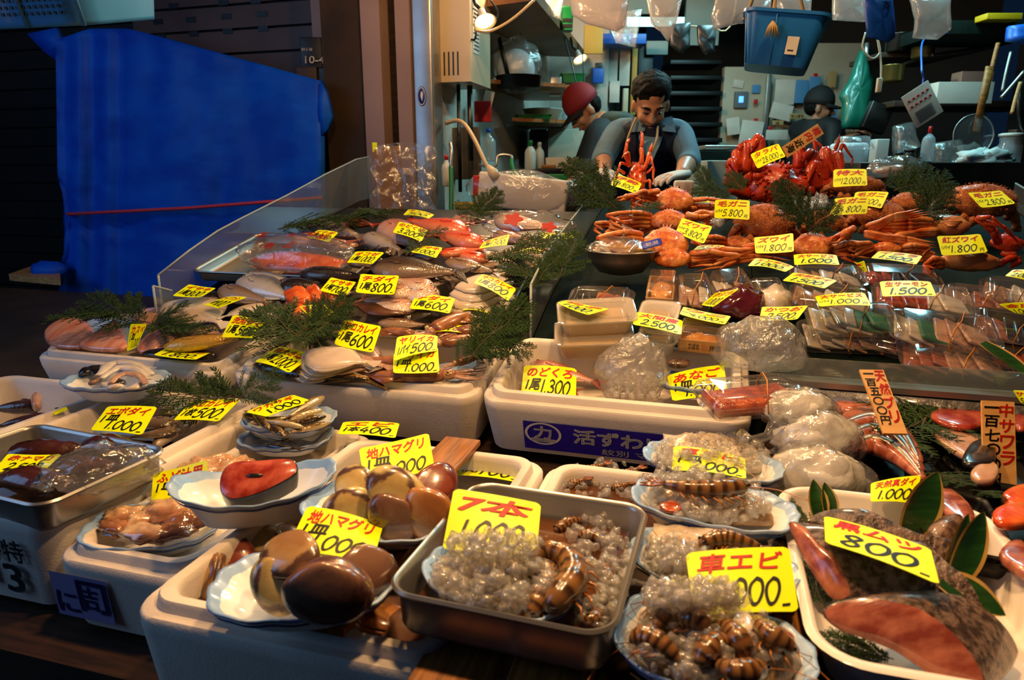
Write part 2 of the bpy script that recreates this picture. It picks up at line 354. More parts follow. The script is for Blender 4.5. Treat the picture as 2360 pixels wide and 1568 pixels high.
thing_mesh('display_counter', mb, M['mat'], 'sloping counter with dark green cover beside the divider under the steel bowl', 'counter', SX, smooth=False)
def foam_box(a0, a1, s0, L, z, tilt, H, label, low_front=0, fl=.035):
 w = a1 - a0; mx = SX @ MX.Translation(((a0 + a1) / 2, s0, z)) @ MX.Rotation(R(tilt), 4, 'X')
 mb = MB()
 prof = [(.02, -H), (.012, -H + .004), (.0, -.034), (.0, -.018), (.003, -.014), (.015, -.014), (.017, -.003), (.019, 0), (.031, 0), (.034, -.003), (.036, -.012), (.046, -H + fl)]
 rs = []
 for d, zz in prof:
  rs.append([(x, y + L / 2, zz - (low_front if zz > -H + .04 and y + L / 2 < .02 else 0)) for x, y in rrect(w - 2 * d, L - 2 * d, .042 - d * .35, 6)])
 mb.rings(rs, (1, 1))
 return thing_mesh('foam_box', mb, M['foam'], label, 'box', mx, auto=50)
HB = .165
bA0 = foam_box(-1.70, -1.305, .69, .57, .90, 0, HB, 'white foam box at the far left holding purplish brown sea creatures')
bA = foam_box(-1.295, -.918, .69, .57, .90, 0, HB, 'white foam box with black writing and a 3 on its front, steel tray in it')
bB = foam_box(-.905, -.655, .675, .56, .862, 0, .13, 'low white foam box with a purple printed sticker on its front', fl=.09)
bC = foam_box(-.645, -.232, .558, .325, .90, 0, HB, 'white foam box nearest the camera, large clams lying in its water')
bE = foam_box(-.645, -.255, .888, .235, .90, 0, HB, 'white foam box of dark water behind the plates of large clams')
bF = foam_box(-.25, .125, .83, .30, .895, 0, HB, 'white foam box of brown icy shrimp water behind the steel tray')
bG = foam_box(-.222, .128, .545, .28, .88, 0, .15, 'white foam box below the steel tray at the front edge, planks across it')
b1 = foam_box(-1.63, -1.062, 1.262, .30, .955, 10, .14, 'white foam box with pink fillets and a golden fish at the left')
b2 = foam_box(-1.045, -.445, 1.262, .30, .955, 12, .14, 'white foam box of mackerel, pale flatfish and squid in the middle')
b3 = foam_box(-.435, .10, 1.262, .30, .955, 12, .14, 'white foam box with a blue printed band across its front')
b3y = b3
# contents surfaces: water in the wet boxes
M['soup'] = mat('icy_shrimp_water', '#5a3216', .06, col2='#7a4a22', vs=9, alpha=.82, bump=.5, bs=50, spec=.7)
def water(box, a0, a1, s0, s1, z, m, label):
 mb = MB(); n = 14
 vs = [(a0 + (a1 - a0) * i / n, s0 + (s1 - s0) * j / n, z + .002 * noise.noise(V((i * .9, j * .9, z * 50)))) for j in range(n + 1) for i in range(n + 1)]
 mb.add(vs, [[j * (n + 1) + i, j * (n + 1) + i + 1, (j + 1) * (n + 1) + i + 1, (j + 1) * (n + 1) + i] for j in range(n) for i in range(n)])
 return tag(thing_mesh('water', mb, m, label, 'water', SX), kind='stuff')
water(bC, -.607, -.270, .596, .845, .862, M['water'], 'dark water around the large clams in the nearest foam box')
water(bE, -.607, -.293, .926, 1.085, .862, M['water'], 'dark water in the foam box behind the clam plates')
water(bF, -.212, .087, .868, 1.092, .868, M['soup'], 'brown icy water with small shrimp in the middle foam box')
water(bG, -.184, .090, .583, .787, .842, M['water'], 'dark water under the planks in the front foam box')
def tray(w, L, H, mx, m, label, r=.03, rim=.006, name='steel_tray', th=.0015, flare=.012):
 mb = MB(); prof = [(flare, -H), (flare - .004, -H + .002), (flare - .008, -H + .009), (.002, -.004)]
 prof += [(-rim * .6, -.004), (-rim, 0), (-rim * .5, .003), (.001, .001), (.003, -.004)] + [(flare - .006, -H + .012), (flare, -H + .004), (flare + .008, -H + .002)]
 mb.rings([[(x, y, z) for x, y in rrect(w - 2 * d, L - 2 * d, max(.004, r - d), 7)] for d, z in prof], (1, 1))
 return thing_mesh(name, mb, m, label, 'tray', mx, auto=60)
def SM(a, s, z, yaw=0, tilt=0): return SX @ MX.Translation((a, s, z)) @ MX.Rotation(R(tilt), 4, 'X') @ MX.Rotation(R(yaw), 4, 'Z')
tray(.240, .270, .055, SM(-.182, .713, .965, -2), M['steel'], 'steel tray at the front holding a plate of shrimp on ice')
pD = SM(-.182, .713, .965, -2)
tray(.335, .225, .05, SM(-1.065, .808, .926, -5), M['steel'], 'steel tray of dark sea cucumbers at the left of the front row')
M['whitetray'] = mat('white_tray_foam', '#efe6dc', .45, coat=.3)
tray(.255, .385, .05, SM(.262, .835, .935, 0), M['whitetray'], 'white foam tray of dark skinned fish pieces at the lower right', r=.045, rim=.012, name='foam_tray', flare=.02)
def plank(p0, p1, wid, th, label, roll=0):
 q0, q1 = SX.inverted() @ p0, SX.inverted() @ p1
 mb = MB(); L = (p1 - p0).length; mb.rbox((L, wid, th), .003, (L / 2, 0, 0))
 return thing_mesh('plank', mb, M['wood'], label, 'plank', along(p0, p1), auto=40)
plank(W(-.432, .572, .9075), W(-.432, .80, .9075), .155, .012, 'wide wooden plank across the nearest foam box under the front clam plate')
plank(W(-.225, .540, .8885), W(-.225, .86, .8885), .085, .014, 'reddish brown plank under the left side of the steel tray')
plank(W(-.128, .540, .8885), W(-.128, .86, .8885), .085, .014, 'reddish brown plank under the right side of the steel tray')
plank(W(.113, .50, .905), W(.113, .80, .905), .03, .012, 'narrow wooden plank beside the white foam tray')
plank(W(-.42, .872, .9075), W(-.42, 1.13, .9075), .07, .012, 'wooden plank under the rear clam plate')
M['eye_w'] = mat('fish_eye_ring', '#c9b26a', .15, coat=1); M['eye_b'] = mat('fish_pupil', '#050505', .1, coat=1); M['eye_r'] = mat('red_eye_ring', '#b02a10', .15, coat=1)
FM = {
 'dark': ramp_mat('dark_fish_skin', [(.1, '#8a7460'), (.35, '#4a382c'), (.75, '#20160f'), (1, '#120c08')]),
 'brown': ramp_mat('brown_fish_skin', [(.05, '#b49a80'), (.4, '#775540'), (.8, '#4a3020'), (1, '#2c1c12')]),
 'black': ramp_mat('black_fish_skin', [(.1, '#3a302a'), (.5, '#1a1512'), (1, '#0a0807')]),
 'silver': ramp_mat('silver_fish_skin', [(.05, '#d8d4d0'), (.45, '#a8a4a2'), (.7, '#5c6068'), (1, '#2a2e36')], metal=.15),
 'red': ramp_mat('red_fish_skin', [(.05, '#e8906a'), (.4, '#d8421c'), (1, '#b82408')]),
 'pink': ramp_mat('pink_bream_skin', [(.05, '#e8d2c4'), (.4, '#c89c88'), (.75, '#a06a56'), (1, '#7a4030')], metal=.1, bump=.5),
 'rose': ramp_mat('rose_fish_skin', [(.05, '#d8b0a0'), (.4, '#b87664'), (1, '#8a4034')], bump=.4),
 'gold': ramp_mat('golden_fish_skin', [(.05, '#caa24a'), (.45, '#b08434'), (.7, '#4a3820'), (1, '#1c150e')], metal=.25, bump=.4),
 'grey': ramp_mat('grey_fish_skin', [(.05, '#c4b8ac'), (.5, '#8a7c70'), (1, '#4a3e36')]),
 'smelt': ramp_mat('smelt_skin', [(.05, '#c8b48c'), (.4, '#8a6c3c'), (.7, '#4a3618'), (1, '#241a0c')], metal=.25, rough=.2),
 'purple': ramp_mat('purplish_skin', [(.05, '#8a6a64'), (.5, '#4c302e'), (1, '#2c1a1a')]),
 'conger': ramp_mat('greyish_brown_skin', [(.05, '#a89484'), (.5, '#75604e'), (1, '#3c2e24')]),
}
HP = {'bream': [(0, .05), (.05, .36), (.14, .72), (.28, 1), (.45, .97), (.65, .7), (.85, .32), (1, .2)],
      'slim': [(0, .06), (.05, .42), (.15, .78), (.3, 1), (.5, .98), (.7, .72), (.88, .36), (1, .18)],
      'eel': [(0, .2), (.04, .6), (.12, .9), (.3, 1), (.6, .85), (.85, .5), (1, .15)]}
def fish(label, p0, p1, H, W_, skin, prof='bream', flip=1, h=.02, roll=0, bend=0, group='whole fish heaped on the counter', eye='eye_w', name='fish', cat='fish', hh=None, up=None, fins=True, sag=0):
 """lies on its side; p0 = snout, p1 = tail tip (pixels on the stall surface raised by h)"""
 a = S(p0[0], p0[1], h) if not isinstance(p0, V) else p0
 b = S(p1[0], p1[1], h if hh is None else hh) if not isinstance(p1, V) else p1
 L = (b - a).length; H *= L; W_ *= L; mx = along(a, b, upn(a) if up is None else up, roll); Lb = .84 * L; n = 14
 hp = HP[prof]; rs = []; T = []; Q = []; off = lambda t: V((0, bend * L * sin(pi * t) * flip, -sag * L * (2 * t - 1) ** 2))
 for k in range(19):
  t = (k / 18) ** 1.15; ph = lerp(hp, t); g = 1.05 if .2 < t < .27 else 1
  o = off(t * .84)
  rs.append([V((t * Lb, flip * ph * H / 2 * sin(x), ph ** .8 * W_ / 2 * cos(x) * g)) + o for x in [2 * pi * i / n for i in range(n)]])
  T += [t] * n; Q += [sin(2 * pi * i / n) for i in range(n)]
 mb = MB(); mb.rings(rs, (1, 1), 0, None, T, Q)
 body = thing_mesh(name, mb, FM[skin], label, cat, mx, group, attr=True)
 if not fins: return body
 o = off(.84); mb = MB(); pts = [(Lb * .985, 0)] + [(L * (1.0 - .05 * (1 - abs(y) * 1.0)), y * H * .42) for y in (-1, -.6, -.2, 0, .2, .6, 1)]
 vs = []; th = .0012 + .02 * W_
 for zz in (th, -th):
  vs += [V((Lb * .96, -H * .09, zz)) + o, V((Lb * .96, H * .09, zz)) + o]
  vs += [V((L * (1.02 - .10 * (1 - abs(y)) ** 1), y * H * .46, zz * .3)) + o for y in (1, .55, .15, 0, -.15, -.55, -1)]
 m_ = 9; fs = [list(range(m_)), list(range(m_, 2 * m_))[::-1]] + [[i, (i + 1) % m_, m_ + (i + 1) % m_, m_ + i] for i in range(m_)]
 mb.add(vs, fs, 0, None, [.95] * 18, [.35] * 18); mb.build('tail_fin', FM[skin], body, attr=True, smooth=False)
 mb = MB()
 for sgn, t0, t1, hf in ((1, .28, .86, .20), (-1, .62, .86, .15)):
  up_, lo = [], []
  for k in range(13):
   t = t0 + (t1 - t0) * k / 12; ph = lerp(hp, t) * H / 2; oo = off(t * .84); x = t * Lb
   e = H * hf * (sin(pi * (k + 1.2) / 14)) * (1 if k % 2 else .78)
   lo.append(V((x, flip * sgn * ph * .92, 0)) + oo); up_.append(V((x + H * .08, flip * sgn * (ph + e * .6), .0)) + oo)
  vs = lo + up_ + [p + V((0, 0, .0016)) for p in lo] + [p + V((0, 0, .0006)) for p in up_]; fs = []
  for k in range(12): fs += [[k, k + 1, 14 + k, 13 + k], [26 + k, 39 + k, 40 + k, 27 + k]]
  for k in range(12): fs += [[13 + k, 14 + k, 40 + k, 39 + k]]
  mb.add(vs, fs, 0, None, [t0] * 52, [.5 * sgn] * 52)
 mb.build('dorsal_fin', FM[skin], body, attr=True, smooth=False)
 mb = MB(); ph = lerp(hp, .30); o = off(.26)
 vs = [(.26 * Lb, -flip * H * .06, W_ * .48), (.27 * Lb, -flip * H * .10, W_ * .47), (.36 * Lb, -flip * H * .17, W_ * .46), (.42 * Lb, -flip * H * .15, W_ * .46), (.37 * Lb, -flip * H * .08, W_ * .49)]
 vs = [V(p) + o for p in vs]; vs += [p + V((0, 0, .0025)) for p in vs]
 mb.add(vs, [[0, 1, 2, 3, 4], [9, 8, 7, 6, 5]] + [[i, (i + 1) % 5, 5 + (i + 1) % 5, 5 + i] for i in range(5)], 0, None, [.3] * 10, [-.3] * 10)
 mb.build('pectoral_fin', FM[skin], body, attr=True, smooth=False)
 er = H * .085; ep = V((.105 * Lb, flip * H * .12, lerp(hp, .105) ** .8 * W_ / 2 * .86)) + off(.09)
 mb = MB(); mb.ball(ep, (er, er, er * .45), 10, 0); mb.ball(ep + V((0, 0, er * .25)), (er * .58, er * .58, er * .35), 8, 1)
 mb.build('eye', [M[eye], M['eye_b']], body)
 return body
M['flat_white'] = mat('flatfish_white_side', '#d9cbbb', .28, col2='#c4b09c', vs=9, coat=.7, bump=.08, bs=90, sss=.15)
M['flat_brown'] = mat('flatfish_brown_side', '#6b4430', .3, col2='#4a2c1c', vs=16, coat=.6, bump=.2, bs=120)
M['flat_pink'] = mat('flatfish_pink_side', '#c9a394', .28, col2='#b0887a', vs=10, coat=.6)
def flatfish(label, p0, p1, Wd, mt, h=.02, bend=0, th=.05, group='flatfish laid overlapping', edge=None, roll=0):
 a = S(p0[0], p0[1], h); b = S(p1[0], p1[1], h); L = (b - a).length; mx = along(a, b, upn(a), roll); n = 16; rs = []
 hp = [(0, .06), (.06, .34), (.2, .75), (.42, 1), (.6, .92), (.8, .5), (.9, .16), (1, .12)]
 off = lambda t: V((0, bend * L * sin(pi * t), 0))
 for k in range(17):
  t = k / 16; ph = lerp(hp, t); rs.append([V((t * L * .86, ph * Wd * L / 2 * sin(x), (max(0, cos(x)) * 1.0 + min(0, cos(x)) * .3) * th * L * ph ** .7)) + off(t) for x in [2 * pi * i / n for i in range(n)]])
 mb = MB(); mb.rings(rs); body = thing_mesh('flatfish', mb, M[mt], label, 'fish', mx, group)
 mb = MB()
 for sg in (1, -1):
  vs = []
  for k in range(17):
   t = .1 + .78 * k / 16; ph = lerp(hp, t) * Wd * L / 2; f = Wd * L * .085 * sin(pi * (k + .6) / 17.2)
   vs += [V((t * L * .86, sg * ph * .97, .001)) + off(t), V((t * L * .86 + f * .3, sg * (ph + f * (1 if k % 2 else .86)), .0)) + off(t), V((t * L * .86, sg * ph * .95, .003)) + off(t)]
  mb.add(vs, [f for k in range(16) for f in ([3 * k, 3 * k + 3, 3 * k + 4, 3 * k + 1], [3 * k + 2, 3 * k + 1, 3 * k + 4, 3 * k + 5])])
 mb.build('fin', M[edge or mt], body)
 mb = MB(); o = off(1); vs = []
 for z in (.0015, -.0015): vs += [V((L * .84, -.02 * L, z)) + o, V((L * .84, .02 * L, z)) + o] + [V((L * x, y * L, z * .3)) + o for x, y in ((.98, .075), (1, .03), (1, -.03), (.98, -.075))]
 mb.add(vs, [[0, 1, 2, 3, 4, 5], [11, 10, 9, 8, 7, 6]] + [[i, (i + 1) % 6, 6 + (i + 1) % 6, 6 + i] for i in range(6)]); mb.build('tail_fin', M[edge or mt], body, smooth=False)
 return body
M['squid'] = mat('squid_skin', '#a06a48', .3, col2='#74442c', vs=45, coat=.35, sss=.1, bump=.1, bs=150)
M['squid_pale'] = mat('squid_arm_skin', '#c39a80', .25, col2='#9a6a50', vs=20, coat=.8)
def squid(label, p0, p1, h=.02, wd=.16, group='squid in the middle foam box'):
 """p0 = arm tips, p1 = pointed end of the mantle"""
 a = S(p0[0], p0[1], h); b = S(p1[0], p1[1], h); L = (b - a).length; mx = along(a, b, upn(a)); wd *= L
 mb = MB(); rs = []; n = 12
 for t, r in ((.36, .6), (.38, .85), (.45, 1), (.6, .98), (.75, .8), (.88, .5), (.96, .2), (1, .04)):
  rs.append([V((t * L, r * wd / 2 * sin(x), r * wd / 2 * .8 * cos(x))) for x in [2 * pi * i / n for i in range(n)]])
 mb.rings(rs); body = thing_mesh('squid', mb, M['squid'], label, 'squid', mx, group)
 mb = MB(); vs = []
 for z in (wd * .1, wd * .04): vs += [V((L, 0, z)), V((.82 * L, wd * .95, z * .5)), V((.66 * L, wd * .3, z)), V((.66 * L, -wd * .3, z)), V((.82 * L, -wd * .95, z * .5))]
 mb.add(vs, [[0, 1, 2, 3, 4], [9, 8, 7, 6, 5]] + [[i, (i + 1) % 5, 5 + (i + 1) % 5, 5 + i] for i in range(5)]); mb.build('fin', M['squid'], body)
 mb = MB(); mb.ball((.32 * L, 0, 0), (.065 * L, wd * .34, wd * .28), 12); mb.build('head', M['squid_pale'], body)
 mb = MB(); mb.ball((.32 * L, wd * .22, wd * .2), wd * .12, 8, 0); mb.ball((.32 * L, wd * .25, wd * .27), wd * .07, 8, 1); mb.build('eye', [M['eye_w'], M['eye_b']], body)
 for k in range(7):
  y = (k - 3) / 3; rnd = random.uniform(.8, 1.0)
  mb = MB(); mb.tube(crom([(.29 * L, y * wd * .2, 0), (.18 * L, y * wd * .42, .004 * sin(k)), (.08 * L * (2 - rnd), y * wd * .55 + .006 * sin(k * 2), .0), ((1 - rnd) * .3 * L, y * wd * .62 + .01 * sin(k * 3), .002)], 3), [wd * .09 * (1 - .8 * i / 9) for i in range(10)], 6)
  mb.build('arm', M['squid_pale'], body)
 return body
M['shrimp_leg'] = mat('shrimp_leg', '#b8702a', .3, coat=.5); M['shrimp_tail'] = mat('shrimp_tail', '#5a2c12', .25, col2='#8a4a1a', vs=30, coat=.7)
FM['shrimp'] = ramp_mat('banded_shrimp_shell', [(.0, '#94683a'), (.4, '#84582c'), (.62, '#4e3018'), (.85, '#3e2612'), (1, '#8a6032')], attr='t', stripes=8, nz=.3, bump=0, rough=.25, coat=.4)
def shrimp(label, pts, r=.011, group='shrimp on ice', legs=True, antenna=True, up=None):
 """pts: world points from head to tail"""
 c = crom(pts, 7); n = len(c); rad = [r * lerp([(0, .35), (.12, .8), (.3, 1.05), (.5, 1), (.8, .68), (1, .4)], k / (n - 1)) * (1 + .07 * (k % 3 == 0)) for k in range(n)]
 o = c[0]; cl = [p - o for p in c]
 mb = MB(); mb.tube(cl, rad, 10); body = thing_mesh('shrimp', mb, FM['shrimp'], label, 'shrimp', MX.Translation(o), group, attr=True)
 d = (cl[-1] - cl[-3]).normalized(); sd = d.cross(V((0, 0, 1))).normalized(); mb = MB()
 for k in (-1, -.4, .4, 1):
  e = cl[-1] + (d + sd * k * .6).normalized() * r * 2.6; mb.tube([cl[-1], cl[-1].lerp(e, .5), e], [r * .3, r * .55, r * .1], 6, flat=.3)
 mb.build('tail_fan', M['shrimp_tail'], body)
 if legs:
  mb = MB()
  for k in range(n // 4, n - 6, 3):
   t = (cl[k + 1] - cl[k - 1]).normalized(); sd = t.cross(V((0, 0, 1))).normalized()
   for s_ in (1, -1):
    q = cl[k] + sd * s_ * rad[k] * .7 - V((0, 0, rad[k] * .5)); mb.tube([q, q + sd * s_ * r * .7 - t * r * .3, q + sd * s_ * r * 1.1 - t * r * .9 - V((0, 0, r * .3))], [r * .12, r * .1, r * .04], 4)
  mb.build('legs', M['shrimp_leg'], body)
 hd = (cl[0] - cl[2]).normalized(); sd = hd.cross(V((0, 0, 1))).normalized()
 for s_ in (1, -1):
  mb = MB(); mb.ball(cl[1] + sd * s_ * rad[2] * .7 + V((0, 0, rad[2] * .6)), r * .22, 8); mb.build('eye', M['eye_b'], body)
 if antenna:
  for s_ in (1, -1):
   mb = MB(); mb.tube(crom([cl[0], cl[0] + hd * r * 3 + sd * s_ * r * 1.5, cl[0] + hd * r * 3.5 + sd * s_ * r * 5 + V((0, 0, .004))], 4), r * .05, 4); mb.build('antenna', M['shrimp_leg'], body)
 return body
# clams: two ribbed shells with a hinge
def clam_mat(nm, c1, c2, c3):
 m = ramp_mat(nm, [(.2, c1), (.5, c2), (.62, c2), (.74, c3), (.86, c3), (1, c1)], attr='t', nz=1.3, ns=26, bump=.1, bs=90, rough=.25, coat=.7)
 return m
CLM = [clam_mat('clam_shell_tan', '#9a7046', '#b08a58', '#5e4030'), clam_mat('clam_shell_cream', '#d4bc7c', '#b89a5e', '#5c4034'), clam_mat('clam_shell_brown', '#8a6450', '#7a5444', '#5a3c30'), clam_mat('clam_shell_red', '#7a3a28', '#8a4430', '#6a2e24'), clam_mat('clam_shell_orange', '#a86a38', '#bc8450', '#8a5028')]
M['clam_rim'] = mat('clam_shell_edge', '#a88a60', .4)
def clam(label, p, sz, xd, zd, k, group):
 x = V(xd).normalized(); z = V(zd); z = (z - x * x.dot(z)).normalized(); y = z.cross(x)
 mx = MX((x, y, z)).transposed().to_4x4(); mx.translation = p
 root = empty('clam', label, 'clam', mx, group)
 for sg in (1, -1):
  rs = []; T = []; Q = []; n = 32
  for j in range(19):
   f = j / 18; rr = sz * .5 * (sin(f * pi / 2) ** .85) * (1 + .030 * (j % 2)); z = sg * sz * .27 * cos(f * pi / 2) ** .75 * (1 + .02 * (j % 2)) + sg * .0008
   cx = -sz * .34 * (1 - f) ** 1.1; ring = []
   for i in range(n):
    x = 2 * pi * i / n; hx = max(0, -cos(x)); yy = sin(x) * (1 - .22 * hx ** 1.5) * (1.06 if sin(x) > 0 else .98)
    ring.append(V((cx + rr * (.80 * cos(x) * (1.0 if cos(x) > 0 else .92)) + .03 * sz * sin(x) * f, rr * 1.14 * yy, z)))
   rs.append(ring); T += [f] * n; Q += [1 - f] * n
  mb = MB(); mb.rings(rs, (1, 1), 0, None, T, Q); mb.build('shell', CLM[k], root, attr=True)
 mb = MB(); mb.tube([(-sz * .33, -sz * .12, 0), (-sz * .36, 0, 0), (-sz * .33, sz * .12, 0)], [sz * .02, sz * .035, sz * .02], 6); mb.build('hinge', M['eye_b'], root)
 return root
# wavy plates
def plate(label, p, a, b, yaw=0, tilt=0, H=.030, group='wavy plastic plates of seafood', roll=0, boat=0):
 mx = frame(p, yaw, R(tilt)) @ MX.Rotation(R(roll), 4, 'Y'); N_ = 72
 def loop(f, z, wav):
  out = []
  for i in range(N_):
   x = 2 * pi * i / N_; e = 2.6; cx, cy = cos(x), sin(x); r = (abs(cx) ** e + abs(cy) ** e) ** (-1 / e)
   wv = 1 + wav * .011 * sin(14 * x); zz = z + wav * .0014 * sin(14 * x + 1) + boat * (r * cx * f) ** 2 * .02 * (z > -.5 * H)
   out.append(V((a * f * r * cx * wv, b * f * r * cy * wv, zz + H)))
  return out
 root = empty('plate', label, 'plate', mx, group); mb = MB()
 mb.rings([loop(.60, -H, 0), loop(.64, -H + .002, 0), loop(.84, -H * .35, .5), loop(.965, -.004, 1), loop(1, 0, 1)], (1, 0)); mb.rings([loop(.955, -.001, 1), loop(.82, -H * .32, .5), loop(.62, -H + .005, 0), loop(.3, -H + .0045, 0)], (0, 1))
 mb.build('dish', M['plate'], root)
 mb = MB(); mb.rings([loop(.968, -.0045, 1), loop(1.004, -.001, 1), loop(1.0, .0015, 1), loop(.955, .0005, 1), loop(.86, -H * .24, .6), loop(.855, -H * .245, .6)], (0, 0)); mb.build('rim', M['plate_blue'], root)
 mb = MB(); mb.rings([loop(.948, -.010, .9), loop(.962, -.0063, 1)], (0, 0)); mb.build('painted_line', M['plate_line'], root)
 return root, mx
def ice_heap(label, pts_fn, n, mat_='ice', smin=.004, smax=.009, group=None, parent=None, name='ice'):
 """loose ice chips; pts_fn() gives a world point"""
 mb = MB(); base = None
 bm = bmesh.new(); bmesh.ops.create_icosphere(bm, subdivisions=1, radius=1); ico = [v.co.copy() for v in bm.verts]; icf = [[v.index for v in f.verts] for f in bm.faces]; bm.free()
 for k in range(n):
  p = pts_fn(); base = base or p.copy(); r = random.uniform(smin, smax); sd = random.random() * 50
  sx, sy, sz = [random.uniform(.55, 1.5) for _ in range(3)]; rot = Euler((random.random() * 6, random.random() * 6, random.random() * 6)).to_matrix()
  mb.add([p - base + rot @ V((v.x * sx, v.y * sy, v.z * sz)) * r * (1 + .85 * noise.noise(v * 1.5 + V((sd, 0, 0)))) for v in (ico)], icf)
 o = mb.build(name, M[mat_], parent, MX.Translation(base), fix=False)
 return tag(o, label, 'ice', group, 'stuff') if parent is None else tag(o, kind='stuff')
# cedar sprigs
def frond_mesh(seed, bushy=1.0):
 rng = random.Random(seed); mb = MB(); stem = crom([(0, 0, 0), (.33, .03, .03), (.66, -.02, .035), (1, .04, .0)], 8)
 mb.tube(stem, [.010 * (1 - .8 * k / (len(stem) - 1)) for k in range(len(stem))], 5, 1)
 for k in range(2, len(stem) - 1, 1 if seed % 2 else 2):
  for sg in (1, -1):
   t = k / (len(stem) - 1); L = (.42 * (1 - t) + .10) * rng.uniform(.7, 1.15) * bushy; p = stem[k]; an = R(rng.uniform(38, 58)) * sg
   d = V((cos(an), sin(an), rng.uniform(-.25, .35))).normalized(); br = [p + d * L * f + V((.06 * L * f * f, 0, -.10 * L * f * f)) for f in (0, .25, .5, .75, 1)]
   mb.tube(br, [.006, .005, .005, .004, .002], 4, 0, flat=.6)
   m_ = max(4, int(L / .027))
   for j in range(1, m_ + 1):
    f = j / m_; q = br[min(3, int(f * 4))].lerp(br[min(4, int(f * 4) + 1)], f * 4 - int(f * 4)) if f < 1 else br[4]
    for s2 in (1, -1):
     l2 = (.085 * (1 - f * .6) + .02) * rng.uniform(.7, 1.2); a2 = an + s2 * R(rng.uniform(30, 55)); d2 = V((cos(a2), sin(a2), rng.uniform(-.3, .4))).normalized()
     e = q + d2 * l2; mb.tube([q, q.lerp(e, .55), e], [.0045, .0075, .001], 4, 0, flat=.55)
 return mb
SPRIG = []
def sprig(label, base, tip, h0=.03, h1=.05, k=None, roll=0, group='cedar sprigs among the fish', wide=1.0, wp=None, nrm=None):
 if wp: a, b = wp
 else:
  a = S(base[0], base[1], h0); b = S(tip[0], tip[1], h1) if nrm is None else P(tip[0], tip[1], dep(a) + .03)
 if not SPRIG:
  for i in range(5):
   o = frond_mesh(31 + i, .9 + .1 * i).build('cedar_sprig', [M['green'], M['twig']], None, smooth=False, fix=False); SPRIG.append((o, [False]))
 o, used = SPRIG[random.randrange(5) if k is None else k]
 L = (b - a).length; mx = along(a, b, upn(a) if nrm is None else nrm, roll) @ MX.Diagonal((L, L * wide, L * .9, 1))
 if used[0]: o = o.copy(); COL.objects.link(o)
 used[0] = True; o.matrix_world = mx
 return tag(o, label, 'cedar sprig', group)
# blobs: crumpled bags, lumps of fish
def blob(mb, c, r, n=24, amp=.15, fr=2.0, seed=0, mi=0, flatb=None, mx=None, q=False):
 rs = []
 for k in range(n // 2 + 1):
  a = -pi / 2 + pi * k / (n // 2); a = max(-pi / 2 + .03, min(pi / 2 - .03, a)); ring = []
  for i in range(n):
   x = 2 * pi * i / n; d = V((cos(a) * cos(x), cos(a) * sin(x), sin(a))); g = 1 + amp * noise.noise(d * fr + V((seed * 3.1, seed, 0))) + amp * .5 * noise.noise(d * fr * 2.3 + V((seed, 7, 1)))
   p = V((d.x * r[0], d.y * r[1], d.z * r[2])) * g
   if flatb is not None and p.z < flatb: p.z = flatb + (p.z - flatb) * .15
   ring.append(p + V(c))
  rs.append(ring)
 mb.rings(rs, (1, 1), mi, mx); return mb
def crumple(mb, amp, fr, seed=0):
 """sharp random folds as in thin plastic film"""
 for i, p in enumerate(mb.v):
  a = abs(noise.noise(p * fr + V((seed, 0, 0)))) - abs(noise.noise(p * fr * 2.1 + V((0, seed, 3)))) * .6
  mb.v[i] = p + noise.noise_vector(p * fr * .7 + V((seed, 1, 2))).normalized() * a * amp
STK = {'0': [[(.5, .97), (.15, .75), (.08, .4), (.3, .04), (.65, .1), (.9, .5), (.82, .85), (.5, .97), (.38, .9)]], '1': [[(.55, .98), (.5, .6), (.42, .02)]],
 '2': [[(.15, .72), (.35, .95), (.75, .92), (.8, .68), (.45, .3), (.08, .08), (.4, .12), (.95, .06)]], '3': [[(.15, .85), (.5, .98), (.82, .8), (.7, .6), (.4, .53), (.78, .42), (.82, .18), (.45, .02), (.1, .12)]],
 '4': [[(.6, .97), (.1, .38), (.92, .38)], [(.66, .65), (.6, .02)]], '5': [[(.9, .95), (.32, .93), (.22, .56), (.6, .6), (.85, .38), (.7, .08), (.3, .02), (.08, .14)]],
 '6': [[(.75, .96), (.35, .75), (.1, .3), (.35, .03), (.75, .12), (.78, .4), (.45, .5), (.15, .32)]], '7': [[(.1, .88), (.9, .92), (.6, .5), (.45, .02)]],
 '8': [[(.85, .82), (.5, .97), (.2, .78), (.5, .52), (.8, .25), (.5, .02), (.15, .2), (.5, .5), (.85, .82)]], '9': [[(.85, .75), (.5, .95), (.15, .72), (.4, .5), (.8, .7), (.75, .35), (.45, .02)]],
 '.': [[(.1, .12), (.2, .0)]], '-': [[(.0, .06), (.8, .10)]]}
CHW = {'1': .5, '.': .22, '-': .6}
def digits(txt, wgt=.13):
 vs, fs = [], []; x = 0; nib = V((cos(R(35)), sin(R(35)), 0)) * wgt
 for ch in txt:
  for st in STK.get(ch, []):
   c = crom([(a, b, 0) for a, b in st], 5); n0 = len(vs)
   for k, p in enumerate(c):
    d = (c[min(k + 1, len(c) - 1)] - c[max(k - 1, 0)]).normalized(); pr = V((-d.y, d.x, 0)) * wgt * .34; o = nib * .3 + pr if nib.dot(pr) > 0 else nib * -.3 + pr
    q = V((p.x * CHW.get(ch, .72) + x + p.y * .22, p.y, 0)); vs += [q + o, q - o]
   fs += [[n0 + 2 * k, n0 + 2 * k + 1, n0 + 2 * k + 3, n0 + 2 * k + 2] for k in range(len(c) - 1)]
  x += CHW.get(ch, .72) * 1.06
 return [(v.x, v.y) for v in vs], fs
TXT = {}
